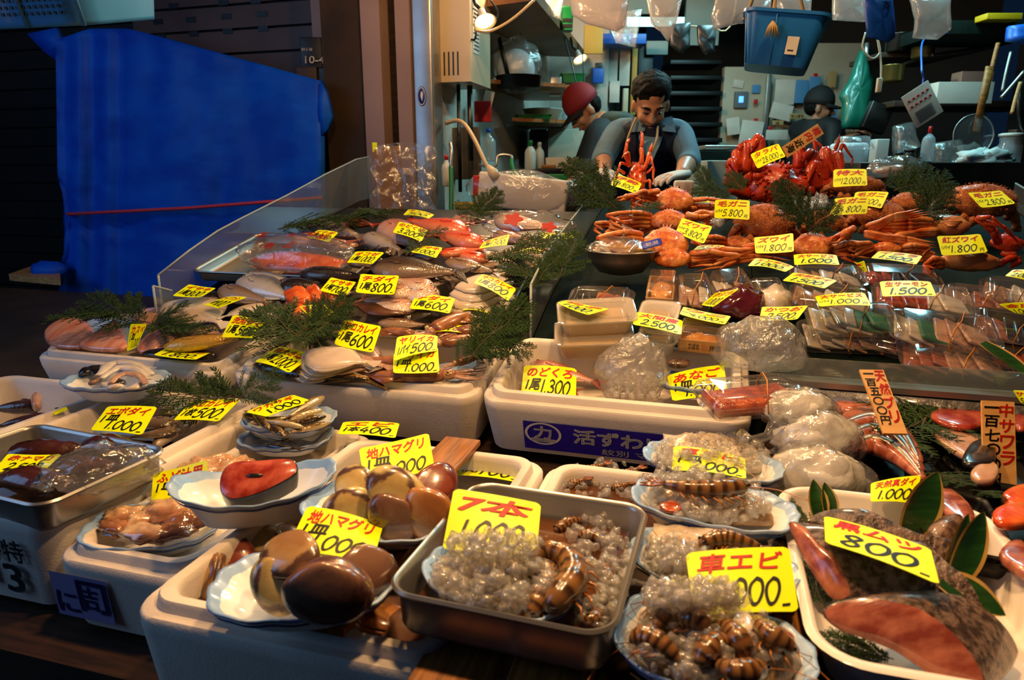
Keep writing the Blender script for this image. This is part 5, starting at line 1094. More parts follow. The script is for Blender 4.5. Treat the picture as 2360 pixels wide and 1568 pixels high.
for k, (cx, cy, w_, h_, hh) in enumerate([(1762, 512, 135, 100, .07), (1902, 512, 92, 66, .055), (2018, 496, 120, 84, .065), (2258, 466, 150, 92, .07), (1968, 434, 125, 46, .05)]):
 lg = fold(cx - w_ * .42, cy + h_ * .1, -1, 3, 0, h_ * .25, w_ * .18, h_ * .14) + fold(cx + w_ * .42, cy + h_ * .1, 1, 3, 0, h_ * .25, w_ * .18, h_ * .14)
 crab('brown hairy crab ' + ['under the 5.800 card, largest in the middle', 'below the 4.800 card', 'right of the 4.800 card behind the red crab', 'at the right end under the bent card', 'at the back below the 12.000 card'][k], cx, cy, w_, h_, 'hairy', lg, [[(cx - w_ * .3, cy + h_ * .35, -.03), (cx - w_ * .15, cy + h_ * .48, -.04), (cx - w_ * .02, cy + h_ * .5, -.04)]], hh, tilt=38, lr=.014, thick=.5)
crab('orange snow crab at the left of the stack near the divider', 1432, 520, 74, 50, 'snow', fold(1465, 520, 1, 3, 0, 6, 60, 9) + fold(1402, 515, -1, 2, 0, 6, 30, 9), [], .05)
crab('orange snow crab half hidden between the 5.800 card and the stack', 1640, 482, 60, 46, 'snow', fold(1665, 478, 1, 3, 0, 6, 60, 8) + fold(1615, 482, -1, 3, 0, 6, 40, 8), [], .05)
crab('orange snow crab behind the packs right of the middle crab', 2040, 575, 70, 40, 'snow', fold(2010, 565, -1, 4, 0, 4, 80, 8) + fold(2072, 570, 1, 4, 0, 2, 80, 8), [], .04)
crab('brown hairy crab between the 4.800 card and the red bundle', 2095, 468, 80, 56, 'hairy', fold(2062, 472, -1, 3, 0, 8, 16, 8), [], .05, tilt=38, lr=.012, thick=.5)
KL = [[(1735, 440, .02), (1690, 415, 0), (1700, 345, -.01), (1752, 318, -.02)], [(1740, 430, .02), (1715, 400, -.02), (1722, 325, -.02), (1748, 360, -.04)], [(1740, 425, .02), (1745, 395, -.03), (1750, 312, -.03), (1730, 352, -.05)], [(1725, 450, .01), (1682, 430, -.02), (1688, 365, -.03), (1700, 400, -.05)],
 [(1830, 420, .02), (1842, 390, 0), (1838, 335, .0), (1856, 345, -.01)], [(1840, 430, .02), (1868, 410, -.02), (1872, 348, -.02), (1850, 372, -.04)], [(1838, 440, .01), (1880, 438, -.02), (1876, 372, -.03), (1862, 420, -.05)], [(1845, 430, .0), (1895, 420, .0), (1902, 340, 0), (1920, 400, -.02)], [(1850, 430, .0), (1925, 425, .0), (1930, 350, 0), (1945, 410, -.02)]]
crab('huge red king crab with thick legs standing up behind', 1783, 424, 150, 106, 'king', KL, [], .14, d=2.42, tilt=55, lr=.03, thick=.4)
crab('red crab with thin legs right of the king crab', 1915, 395, 50, 60, 'red', [[(1890, 380, 0), (1880, 350, -.01), (1875, 322, -.01), (1920, 360, -.02), (1958, 385, -.02)], [(1900, 375, 0), (1930, 360, 0), (1942, 330, 0), (1965, 365, 0), (1962, 385, 0)], [(1900, 385, 0), (1925, 345, 0), (1935, 310, 0)]], [], .12, d=2.5, lr=.010)
# spiny lobster standing up
M['lobster'] = mat('lobster_shell', '#d43c0c', .3, col2='#ec6a2a', vs=18, coat=.6, bump=.4, bs=90)
lob_p = P(1468, 410, 2.50); lmx = frame(lob_p, 0, R(60)); mb = MB(); rs = []
for z, r in ((-.07, .020), (-.05, .030), (-.01, .034), (.03, .028), (.055, .016), (.062, .006)): rs.append([V((r * cos(i * pi / 8), z, r * sin(i * pi / 8) * .8)) for i in range(16)])
mb.rings(rs); rg = random.Random(3)
for k in range(26): a, y = rg.uniform(.2, 2.9), rg.uniform(-.05, .05); b_ = V((.030 * cos(a), y, .026 * sin(a))); mb.tube([b_, b_ + V((cos(a) * .006, .008, sin(a) * .006))], [.003, .0005], 4)
lob = thing_mesh('lobster', mb, M['lobster'], 'orange red spiny lobster standing with its feelers up', 'lobster', lmx); inv = lmx.inverted()
for L in ([(1452, 385, 0), (1440, 355, -.01), (1445, 330, -.01), (1452, 318, 0)], [(1478, 380, 0), (1478, 340, 0), (1480, 308, .01), (1476, 304, .02)], [(1482, 395, 0), (1498, 350, 0), (1503, 330, 0)]): leg(lob, [P(x, y, 2.48 + z) for x, y, z in L], .009, 'lobster', 'antenna', 1, inv)
for k, L in enumerate([[(1440, 400, 0), (1425, 390, -.02), (1420, 420, -.03)], [(1445, 380, 0), (1430, 375, -.02), (1424, 400, -.03)], [(1490, 400, 0), (1506, 385, -.01), (1508, 430, -.02)], [(1488, 385, 0), (1500, 360, -.01), (1510, 395, -.02)], [(1450, 380, 0), (1448, 350, -.02), (1432, 365, -.03)], [(1486, 420, 0), (1498, 415, -.02), (1500, 445, -.02)]]): leg(lob, [P(x, y, 2.48 + z) for x, y, z in L], .006, 'lobster', 'leg', .8, inv)
mb = MB(); mb.rbox((.05, .02, .004), .003); o_ = thing_mesh('plastic_tag', mb, M['tag_blue'], 'blue plastic tag on the snow crab stack', 'tag', frame(P(1502, 562, dep(S(1502, 562, .12))), 0, R(60)) @ MX.Rotation(R(18), 4, 'Z'))
mb = MB(); mb.add(*fit(glyphs('新潟', .0, 0), (-.016, -.005, .016, .005), lambda u, v, e: V((u, v, .0026)), 0)); mb.build('printed_lettering', M['print_white'], o_, smooth=False, fix=False)
ice_heap('ice chips between the hairy crabs and the king crab', overS(1820, 1905, 452, 480, .03, .03), 120, smin=.006, smax=.012)
ice_heap('ice chips behind the rightmost hairy crab', overS(2125, 2190, 440, 500, .03, .03), 90, smin=.006, smax=.012)
ice_heap('ice chips beside the 3.800 card', overS(1620, 1665, 500, 520, .03, .02), 50, smin=.006, smax=.012)
for b, t, h0, h1, wd, lb, n3 in [((1420, 480), (1310, 375), .10, .16, 1.0, 'tall one left of the lobster card', 1), ((1400, 470), (1440, 505), .09, .08, 1.2, 'below the lobster card', 1), ((1390, 480), (1330, 430), .08, .12, 1.2, 'dark one before the metal sink', 1), ((1440, 500), (1520, 470), .10, .12, .8, 'on the left of the snow crabs', None),
 ((1640, 440), (1610, 385), .08, .14, .9, 'thin one behind the 5.800 card', 1), ((1690, 450), (1600, 440), .08, .08, .9, 'at the back between snow and king crabs', 1), ((1715, 440), (1680, 400), .09, .14, 1.2, 'left of the king crab', 1), ((1870, 525), (1800, 420), .11, .17, .9, 'in front of the king crab', 1), ((1860, 540), (1930, 475), .09, .11, 1.0, 'below the 4.800 card', 1), ((1840, 500), (1780, 430), .12, .16, 1.1, 'over the king crab shell', 1), ((2060, 440), (2190, 420), .08, .10, 1.1, 'at the back right', 1), ((2130, 510), (2180, 425), .09, .12, 1.1, 'left of the rightmost hairy crab', 1), ((2040, 430), (2110, 405), .08, .12, 1.0, 'dim one at the back', 1)]:
 sprig('cedar sprig ' + lb, b, t, h0, h1, wide=wd, nrm=V((0, -.8, .6)) if n3 else None, group='cedar sprigs among the crabs')
def pack(label, cx, cy, w_, L, H, m, h=.03, yaw=0, base='clear', band=1, group='clear plastic packs', n=5, lid=True, fill=0):
 mx = frame(S(cx, cy, h), yaw) @ MX.Translation((0, 0, -H)); root = empty('food_pack', label, 'food pack', mx, group)
 rr = lambda d, z: [(x, y, z) for x, y in rrect(w_ - 2 * d, L - 2 * d, max(.004, .022 - d), 4)]
 hb = H * .52
 mb = MB(); mb.rings([rr(.014, 0), rr(.012, .003), rr(.006, hb - .004), rr(.0, hb), rr(-.004, hb + .001)], (1, 0)); mb.build('base', M[base], root, auto=50)
 if lid:
  mb = MB(); mb.rings([rr(-.004, hb + .0015), rr(.002, hb + .002), rr(.008, H - .010), rr(.012, H - .006), rr(.014, H - .009), rr(.020, H - .008), rr(.026, H), rr(.05, H + .0005)], (0, 1)); mb.build('lid', M['clear'], root, auto=40)
  mb = MB()
  for k in range(22): mb.ball((-w_ * .36 + w_ * .72 * k / 21, -L / 2 + .012, H * .78), .0016, 4)
  mb.build('ridge', M['clear'], root)
 rg = random.Random(int(cx * 7 + cy))
 if fill: mb = MB(); mb.rbox((w_ - .034, L - .03, hb * 1.05), .012, (0, 0, hb * .6)); mb.v = [p + V((0, 0, .012 * noise.noise(p * 55))) for p in mb.v]; mb.build('fish_slice', M[m[0]], root); n = -3
 n += 1; mm = m if isinstance(m, tuple) else (m,)
 for k in range(n):
  mb = MB(); x = -w_ * .38 + w_ * .76 * (k + .5) / n; mb.rbox((w_ * .30, L * rg.uniform(.64, .72), .007), .0034)
  for i, p in enumerate(mb.v): mb.v[i] = p + V((.006 * noise.noise(p * 50 + V((k, 0, 0))), 0, .004 * sin(p.y * 50 + k * 2)))
  mb.build('fish_slice', M[mm[k * len(mm) // n]], root, MX.Translation((x, rg.uniform(-.004, .004), hb * .55)) @ MX.Rotation(R(20 + rg.uniform(-5, 5)), 4, 'Y') @ MX.Rotation(R(rg.uniform(-8, 8)), 4, 'Z'))
 if band:
  mb = MB(); x = w_ * (.12 if band == 1 else band); e = .0016; loop = [(x - .02, -L / 2 - e, hb), (x - .012, -L / 2 + .022, H + e), (x + .006, 0, H + e), (x + .016, L / 2 - .022, H + e), (x + .02, L / 2 + e, hb), (x + .01, L / 2 - .010, -e), (x - .01, -L / 2 + .010, -e), (x - .02, -L / 2 - e, hb)]
  mb.tube(loop, .0013, 5); mb.build('rubber_band', M['rubber'], root)
 return root
M['leafgreen'] = mat('shiso_leaf', '#1c6a3a', .5)
pack('clear pack below the nearest pack of the middle stack', 1945, 752, .175, .11, .045, ('flesh_white', 'flesh_pale'), .035, 4, n=4)
pack('clear pack nearest the camera in the middle stack', 1968, 712, .185, .115, .045, ('flesh_white', 'flesh_white', 'leafgreen'), .075, 4, n=5)
pack('clear pack under the slanted card in the middle stack', 1915, 668, .17, .11, .045, ('flesh_pale', 'flesh_white'), .06, -6)
pack('clear pack at the back of the middle stack', 1910, 618, .17, .11, .045, ('flesh_pale', 'flesh_white'), .05, 0)
pack('lowest clear pack of the right stack, cut by the rail', 2205, 805, .20, .115, .045, ('flesh_pink', 'flesh_pale'), .035, -4)
pack('clear pack with green leaf in the middle of the right stack', 2178, 738, .20, .125, .045, ('flesh_white', 'leafgreen', 'flesh_pale', 'flesh_pale'), .07, -6)
pack('clear pack of dark red slices at the left of the right stack', 2075, 775, .11, .10, .035, ('flesh_pink',), .02, -20, n=3, band=0)
pack('clear pack of salmon slices high in the right stack', 2132, 672, .20, .12, .045, ('flesh_red', 'flesh_red', 'flesh_white'), .07, -6)
pack('clear pack at the back of the right stack under the 1.500 card', 2075, 618, .175, .11, .045, ('flesh_red', 'skin_dark'), .045, -2)
pack('clear pack right of the salmon pack', 2262, 672, .15, .12, .04, ('flesh_pale', 'flesh_pink'), .035, -10)
pack('clear pack at the right edge under the upper card', 2350, 655, .14, .12, .045, ('flesh_pale', 'flesh_white'), .05, -14)
pack('black based pack at the right edge', 2340, 735, .15, .12, .05, ('flesh_pink', 'skin_dark'), .05, -12, base='black')
pack('black based pack under the other at the right edge', 2330, 795, .15, .12, .045, ('flesh_pink', 'flesh_orange'), .02, -12, base='black')
pack('small clear pack of pale pink fish with a white block behind', 1600, 648, .095, .135, .06, ('flesh_pale', 'flesh_white'), .055, 8, n=2, band=.1)
pack('small clear pack of pale fish second from the left', 1688, 635, .10, .13, .06, ('flesh_white', 'flesh_pale'), .055, 14, n=2, band=.1)
pack('small clear pack of pale pink fish third from the left', 1772, 652, .09, .11, .05, ('flesh_pale',), .045, 10, n=2, band=0)
pack('clear pack of dark fish behind the pale tubs', 1385, 672, .155, .10, .045, ('skin_dark', 'flesh_pink'), .055, 0, band=.05)
pack('clear pack lying on the steel bowl', 1418, 552, .115, .10, .035, ('flesh_white', 'flesh_pale'), .13, -12, n=3, band=0)
M['tub'] = mat('frosted_tub_plastic', '#d8c8a8', .3, alpha=.75, coat=.4); M['tub_lid'] = film('tub_lid_plastic', body=.3, gloss=.9); M['tub_white'] = mat('white_tub_plastic', '#e8e2d8', .35)
M['roe'] = mat('pale_milt', '#d8b070', .25, col2='#c49850', vs=18, coat=.7)
def tub(label, cx, cy, w_, L, H, h, yaw, m='tub', fill='roe'):
 mx = frame(S(cx, cy, h), yaw) @ MX.Translation((0, 0, -H)); root = empty('tub', label, 'tub', mx, 'plastic tubs'); rr = lambda d, z: [(x, y, z) for x, y in rrect(w_ - 2 * d, L - 2 * d, .02, 5)]
 mb = MB(); mb.rings([rr(.016, 0), rr(.013, .004), rr(.006, H - .008), rr(.002, H - .006), rr(0, H - .001), rr(.004, H - .002), rr(.009, H - .009), rr(.016, .008)], (1, 1)); mb.build('body', M[m], root, auto=50)
 mb = MB(); mb.rbox((w_ - .034, L - .034, H * .6), .012, (0, 0, H * .42)); mb.build('filling', M[fill], root)
 mb = MB(); mb.rings([rr(-.002, H - .004), rr(-.002, H), rr(.003, H + .0015), rr(.012, H + .0015), rr(.016, H - .001), rr(.03, H - .001)], (0, 1)); mb.build('lid', M['tub_lid'], root, auto=50)
 return root
tub('lower of two stacked pale tubs at the front of the packs', 1368, 765, .175, .12, .045, .045, 12)
tub('upper of two stacked pale tubs, under the 1.000 card', 1374, 715, .175, .12, .045, .085, 14)
tub('small white tub under the 2.500 card', 1520, 768, .09, .09, .04, .04, -4, 'tub_white')
tub('small white tub behind the 2.500 card', 1520, 715, .09, .09, .045, .06, -4, 'tub_white')
M['uni'] = mat('sea_urchin_roe', '#c4761c', .3, col2='#e09a34', vs=60, coat=.6, bump=.7, bs=120)
def uni_box(label, cx, cy, w_, L, H, h, yaw, print_=None):
 mx = frame(S(cx, cy, h), yaw) @ MX.Translation((0, 0, -H)); root = empty('urchin_box', label, 'box', mx, 'wooden sea urchin boxes'); mb = MB(); t = .004
 for s_, c in (((w_, t, H), (0, -L / 2 + t / 2, H / 2)), ((w_, t, H), (0, L / 2 - t / 2, H / 2)), ((t, L - 2 * t, H), (-w_ / 2 + t / 2, 0, H / 2)), ((t, L - 2 * t, H), (w_ / 2 - t / 2, 0, H / 2)), ((w_ - 2 * t, L - 2 * t, .002), (0, 0, .001))): mb.box(s_, c)
 mb.build('box_body', M['wood_light'], root, smooth=False); mb = MB(); blob(mb, (0, 0, H * .35), (w_ * .43, L * .45, H * .55), 24, .25, 4, 3); mb.build('sea_urchin', M['uni'], root)
 mb = MB(); mb.rings([[(x, y, z) for x, y in rrect(w_ - d, L - d, .004)] for d, z in ((0, H), (.002, H + .018), (.006, H + .02))], (0, 1)); mb.build('lid', M['clear'], root, auto=40)
 if print_:
  for txt, u0, u1, m in print_:
   mb = MB(); mb.add(*fit(glyphs(txt, .015, 0), (u0, .25, u1, .75), lambda u, v, e: V((w_ * (u - .5), -L / 2 - e, v * H)), .0008)); mb.build('printed_lettering', M[m], root, smooth=False, fix=False)
 return root
uni_box('narrow wooden box of sea urchin with clear lid standing upright', 1524, 662, .065, .115, .022, .05, 0)
uni_box('printed wooden sea urchin box under the 4.000 card', 1622, 770, .098, .07, .028, .055, -6, [('㊀', .50, .64, 'red_ink'), ('元祖', .66, .92, 'black_ink'), ('さばの', .22, .46, 'black_ink')])
# steel bowl with bagged food
mb = MB(); mb.lathe([(.03, 0), (.06, .008), (.085, .04), (.093, .062), (.097, .064), (.096, .067), (.090, .064), (.082, .040), (.055, .011), (.0005, .008)], 36, caps=(1, 0))
thing_mesh('bowl', mb, M['steel'], 'round steel bowl with bagged yellow food beside the acrylic divider', 'bowl', frame(S(1430, 632, .02), 0, 0))
M['yellow_food'] = mat('yellow_brown_food', '#b8801c', .3, col2='#d09a34', vs=20, coat=.5)
mb = MB(); blob(mb, (0, 0, 0), (.078, .06, .018), 30, .15, 2.5, 1); bb = thing_mesh('food_bag', mb, M['yellow_food'], 'knotted clear bag of yellow brown food in the steel bowl', 'bag', frame(S(1430, 632, .02), 0, 0) @ MX.Translation((0, -.005, .066)))
mb = MB(); blob(mb, (0, 0, .004), (.088, .068, .026), 36, .15, 2.5, 2); mb.tube([(0, 0, .02), (.004, .004, .042), (.012, .01, .06)], [.014, .006, .016], 10); crumple(mb, .006, 50, 2); mb.build('film', M['bag'], bb)
mb = MB(); mb.rbox((.05, .012, .06), .005); thing_mesh('foam_block', mb, M['foam'], 'small white foam block behind the small packs', 'block', frame(S(1647, 596, .035), 0, 0))
mb = MB(); mb.rbox((.075, .05, .08), .01); thing_mesh('foam_block', mb, M['foam'], 'white foam block at the back by the top snow crab', 'block', frame(P(1575, 440, 2.70), 12, 0))
M['purple_meat'] = mat('dark_purple_meat', '#43101c', .15, col2='#5a1e2a', vs=10, coat=1)
mb = MB(); blob(mb, (0, 0, 0), (.062, .055, .04), 30, .2, 2, 4, flatb=-.03); thing_mesh('whale_meat', mb, M['purple_meat'], 'block of glossy dark purple meat in film', 'meat', frame(S(1706, 700, .03), 0))
mb = MB(); blob(mb, (0, 0, 0), (.04, .05, .035), 26, .2, 2, 6, flatb=-.02); thing_mesh('wrapped_fish', mb, M['flesh_white'], 'whitish wrapped piece of fish right of the purple meat', 'fish', frame(S(1785, 695, .03), 0))
mb = MB(); blob(mb, (0, 0, 0), (.095, .065, .062), 56, .2, 1.8, 8, flatb=-.04); crumple(mb, .012, 26, 4); thing_mesh('plastic_bag', mb, M['bag_milky'], 'crumpled whitish plastic bag on the corner of the blue banded box', 'bag', frame(S(1752, 800, .045), 0, 0))
# pack of red marinated fish on the box corner
pk = pack('clear pack of dark orange red fish resting on the foam box corner', 1730, 905, .185, .115, .05, ('flesh_roe',), .03, 22, n=3, fill=1); pk.matrix_world = MX.Translation(P(1730, 905, 1.19)) @ frame(V((0, 0, 0)), 24, R(4)) @ MX.Translation((0, 0, -.03))
# bags of ice
for k, (x, y, z, r, sd, lb) in enumerate([(1878, 1130, .955, (.086, .05, .075), 3, 'lowest and largest clear bag of ice beside the shrimp plates'), (1880, 1020, 1.01, (.074, .05, .06), 7, 'middle clear bag of ice of the pile'), (1840, 945, 1.04, (.065, .045, .036), 12, 'top knotted clear bag of ice of the pile')]):
 p = P(x, y, (1.10, 1.15, 1.17)[k]); mb = MB(); blob(mb, (0, 0, 0), r, 48, .16, 1.8, sd); crumple(mb, .010, 34, sd); o = thing_mesh('ice_bag', mb, M['bag'], lb, 'bag', frame(p, 10 * k, 0), 'bags of ice')
 mb = MB(); blob(mb, (0, 0, 0), tuple(q * .93 for q in r), 36, .2, 3, sd + 1); mb.build('ice', M['ice_soft'], o)
 if k == 2: mb = MB(); mb.tube([(-.04, -.02, -.01), (-.07, -.04, -.03), (-.10, -.05, -.035), (-.12, -.05, -.03)], [.018, .008, .010, .018], 10); crumple(mb, .005, 60, 2); mb.build('bag_neck', M['bag'], o)
mb = MB(); sbox(mb, .12, .98, 1.432, 1.440, .995, 1.035); thing_mesh('glass_rail', mb, M['acrylic'], 'clear rail along the front edge of the packs', 'rail', SX, smooth=False)
mb = MB(); sbox(mb, .12, .98, 1.41, 1.452, .982, .994); thing_mesh('metal_rail', mb, M['steel'], 'thin bright metal rail below the packs', 'rail', SX, smooth=False)
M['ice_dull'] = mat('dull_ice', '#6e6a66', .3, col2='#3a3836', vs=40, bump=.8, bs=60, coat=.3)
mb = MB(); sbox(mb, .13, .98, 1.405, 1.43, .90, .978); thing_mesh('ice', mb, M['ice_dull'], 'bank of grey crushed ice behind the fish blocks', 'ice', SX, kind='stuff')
for k, (x, y, w_, L, yw, lb) in enumerate([(2035, 1035, .24, .22, 10, 'black tray of dark red fish blocks'), (2250, 1030, .22, .25, -8, 'black tray of pink and dark fillets at the right edge'), (2330, 1200, .16, .24, -8, 'black tray of orange fish at the right edge'), (2210, 1210, .10, .20, -6, 'black tray half hidden behind the white foam tray')]):
 tray(w_, L, .025, frame(G(x, y, .925), yw, R(6 if k < 2 else 0)), M['black'], lb, name='black_tray', r=.012)
g = 'dark red fish blocks'
slab('fish_block', 'dark red block of fish below the metal rail', 'fish', [(1920, 950), (1930, 922), (1985, 914), (2015, 925), (2010, 958), (1960, 965)], 0, .02, M['flesh_pink'], g, z=.94, dome=.1, wob=.002)
slab('fish_block', 'dark red block of fish under the leaning wooden sign', 'fish', [(1935, 985), (1960, 960), (2030, 955), (2060, 970), (2050, 995), (1990, 1000)], 0, .02, M['flesh_pink'], g, z=.94, dome=.1, wob=.002)
for k in range(3):
 c = crom([G(x, y, .955 - .006 * k) for x, y in [(1945 + 10 * k, 985 + 28 * k), (2010, 975 + 26 * k), (2070, 1000 + 26 * k), (2120 + 4 * k, 1065 + 20 * k)]], 6); o = c[0]; mb = MB()
 mb.tube([p - o for p in c], [.022 * sin(pi * (.12 + .80 * i / (len(c) - 1))) for i in range(len(c))], 12, flat=.8); b_ = thing_mesh('fish_fillet', mb, M['flesh_pink'], 'long curved red fillet with silver skin edge, ' + ['farthest back', 'middle one', 'nearest'][k], 'fish fillet', MX.Translation(o), g)
 mb = MB(); mb.tube([p - o + V((0, .004, .014 * sin(pi * (.12 + .80 * i / (len(c) - 1))))) for i, p in enumerate(c)], [.010 * sin(pi * (.12 + .80 * i / (len(c) - 1))) for i in range(len(c))], 8, flat=.6); mb.build('silver_skin', M['steel'], b_)
for k, (pts, z, m, lb) in enumerate([([(2145, 972), (2165, 945), (2215, 935), (2262, 945), (2270, 985), (2215, 998)], .945, 'flesh_red', 'bright red pink fillet left of the upright sign'), ([(2330, 950), (2380, 930), (2400, 980), (2345, 1000)], .945, 'flesh_red', 'pink fillet cut by the picture edge'), ([(2150, 1012), (2200, 1005), (2262, 1022), (2255, 1060), (2215, 1062)], .935, 'flesh_pale', 'pale fillet left of the upright sign'), ([(2215, 1070), (2240, 1030), (2285, 1025), (2290, 1075), (2240, 1085)], .938, 'skin_dark', 'dark skinned piece behind the upright sign'), ([(2235, 1100), (2270, 1075), (2300, 1090), (2290, 1120), (2250, 1120)], .935, 'flesh_pale', 'pale piece at the foot of the upright sign'), ([(2310, 1150), (2360, 1130), (2400, 1160), (2370, 1178), (2320, 1170)], .94, 'flesh_orange', 'orange fillet at the right picture edge, rear one'), ([(2285, 1195), (2330, 1172), (2400, 1180), (2400, 1215), (2310, 1225)], .94, 'flesh_orange', 'orange fillet at the right picture edge, front one'), ([(2140, 1150), (2190, 1140), (2240, 1190), (2235, 1225), (2170, 1190)], .93, 'flesh_pink', 'pink fillet behind the white foam tray'), ([(2300, 1290), (2350, 1260), (2400, 1330), (2360, 1340)], .93, 'flesh_pink', 'dim pink fillet low at the right picture edge')]):
 slab('fish_fillet', lb, 'fish fillet', pts, 0, .012, M[m], 'fillets on the lower right shelf', z=z + .006, dome=.12, wob=.002)
for b, t, lb in [((2120, 1000), (2250, 860), 'dark one on the lower shelf below the packs'), ((2140, 960), (2130, 850), 'upright one on the lower shelf'), ((2110, 960), (2060, 1080), 'beside the curved fillets'), ((2160, 1000), (2300, 890), 'reaching toward the upright sign'), ((2250, 1130), (2340, 1160), 'at the foot of the upright sign'), ((2180, 930), (2200, 850), 'dense one in the middle of the lower shelf'), ((2060, 1110), (2170, 1130), 'behind the striped leaf'), ((2200, 930), (2110, 900), 'short one at the ice bank'), ((2150, 1090), (2280, 1140), 'between the black trays')]:
 sprig('cedar sprig ' + lb, b, t, wide=1.2, wp=(G(b[0], b[1], .945), G(b[0], b[1], .945).lerp(G(t[0], t[1], .965), .62)), group='cedar sprigs on the lower shelf')
fl, sk = M['flesh_pink'], M['skin_mottle']; g = 'dark skinned fish pieces in the white tray'; zt = .905
M['skin_grey'] = mat('grey_scaly_skin', '#3c2c26', .35, col2='#7c6456', vs=90, coat=.5, bump=.6, bs=200, mix=(.42, .6))
chunk('fish_piece', 'big fish piece with round pink cut face at the front of the white tray', 'fish', [(1895, 1412), (1930, 1388), (2000, 1378), (2080, 1390), (2130, 1408), (2200, 1460), (2255, 1530), (2270, 1590), (2200, 1590), (2120, 1540), (2060, 1500), (1985, 1470), (1930, 1450)], G(2050, 1490, .93), (-.35, -.8, .62), (.085, .045, -.012), [fl, M['skin_grey']], .78, g, bulge=.006)
chunk('fish_piece', 'fish piece with long pink cut face at the left of the white tray', 'fish', [(1817, 1207), (1850, 1212), (1890, 1255), (1925, 1285), (1945, 1320), (1962, 1372), (1922, 1384), (1885, 1340), (1848, 1280)], G(1890, 1310, .94), (-.75, -.45, .55), (.125, -.045, .006), [fl, M['skin_grey']], .85, g)
chunk('fish_piece', 'fish collar piece with brown skin at the back of the white tray', 'fish', [(1860, 1200), (1900, 1178), (1960, 1172), (2010, 1180), (2080, 1215), (2150, 1240), (2215, 1250), (2200, 1290), (2110, 1275), (2000, 1240), (1900, 1215)], G(2020, 1215, .95), (-.2, -.55, .85), (.02, .03, -.04), [M['skin_grey'], M['skin_grey']], .9, g)
slab('fish_piece', 'pale fish tail piece at the right of the white tray', 'fish', [(2130, 1260), (2170, 1235), (2215, 1232), (2218, 1262), (2190, 1285), (2150, 1290)], 0, .03, sk, g, z=.915)
M['leaf'] = mat('bamboo_leaf_green', '#173a12', .35, col2='#224e18', vs=10, coat=.5, stretch=(1, 1, 14)); M['leaf_edge'] = mat('bamboo_leaf_pale_edge', '#a8813a', .5, col2='#c09a50', vs=20)
def leaf(label, pxb, pxt, wid, d0, d1, edge=.82, group='pale edged bamboo leaves', nrm=None, name='bamboo_leaf'):
 a, b = P(*pxb, d0), P(*pxt, d1); ax = b - a; side = ax.cross(V((0, -1, .35)) if nrm is None else nrm).normalized(); n = side.cross(ax).normalized(); mb = MB(); vs = []; k = 14
 for f, lift in ((-1, .006), (-edge, .004), (0, 0), (edge, .004), (1, .006)):
  for i in range(k + 1):
   t = i / k; wv = wid * (sin(pi * min(1, .18 + .82 * t)) ** .8); jag = 1 + .06 * noise.noise(V((t * 14, f * 3, wid * 50))) * (abs(f) == 1)
   vs.append(ax * t + side * wv * f * jag + n * lift * sin(pi * t))
 c = k + 1; m_ = len(vs); vs += [p + n * .0006 for p in vs]; fs = []; mi = []
 for j in range(4):
  for i in range(k):
   q = j * c + i; fs += [[q, q + c, q + c + 1, q + 1], [m_ + q, m_ + q + 1, m_ + q + c + 1, m_ + q + c]]; mi += [1 if j in (0, 3) else 0] * 2
 mb.add(vs, fs); mb.m = mi; return thing_mesh(name, mb, [M['leaf'], M['leaf_edge']], label, 'leaf', MX.Translation(a), group, fix=False)
leaf('tall pale edged bamboo leaf standing at the back of the white tray', (2095, 1230), (2162, 1088), .026, .93, .96)
leaf('notched bamboo leaf at the left back corner of the white tray', (1890, 1200), (1874, 1105), .014, .93, .96)
leaf('narrow bamboo leaf beside the notched one at the left corner', (1915, 1195), (1900, 1112), .012, .93, .955)
leaf('split bamboo leaf standing at the right of the white tray', (2200, 1340), (2268, 1180), .020, .80, .85)
leaf('second half of the split leaf at the right of the white tray', (2185, 1320), (2232, 1185), .014, .82, .87)
leaf('bamboo leaf lying with its tip at the right in the white tray', (2170, 1335), (2318, 1420), .022, .765, .735, nrm=V((0, -.5, 1)))
leaf('long green leaf with pale edge at the right picture edge by the rail', (2265, 790), (2400, 890), .018, 1.36, 1.28, edge=.85, nrm=V((0, -.6, 1)))
for b, t, lb in [((1880, 1225), (1790, 1140), 'at the left back corner of the white tray'), ((1865, 1300), (1825, 1190), 'along the left wall of the white tray'), ((2060, 1520), (1900, 1470), 'under the front fish piece in the white tray'), ((1920, 1500), (1990, 1540), 'lowest one in the white tray'), ((1900, 1400), (1870, 1300), 'beside the long pink cut face'), ((1905, 1455), (2010, 1520), 'dense one below the round cut face')]:
 sprig('cedar sprig ' + lb, b, t, wide=1.1, wp=(G(b[0], b[1], .902), G(t[0], t[1], .935 if 'back' in lb else .905)), group='cedar sprigs in the white tray')
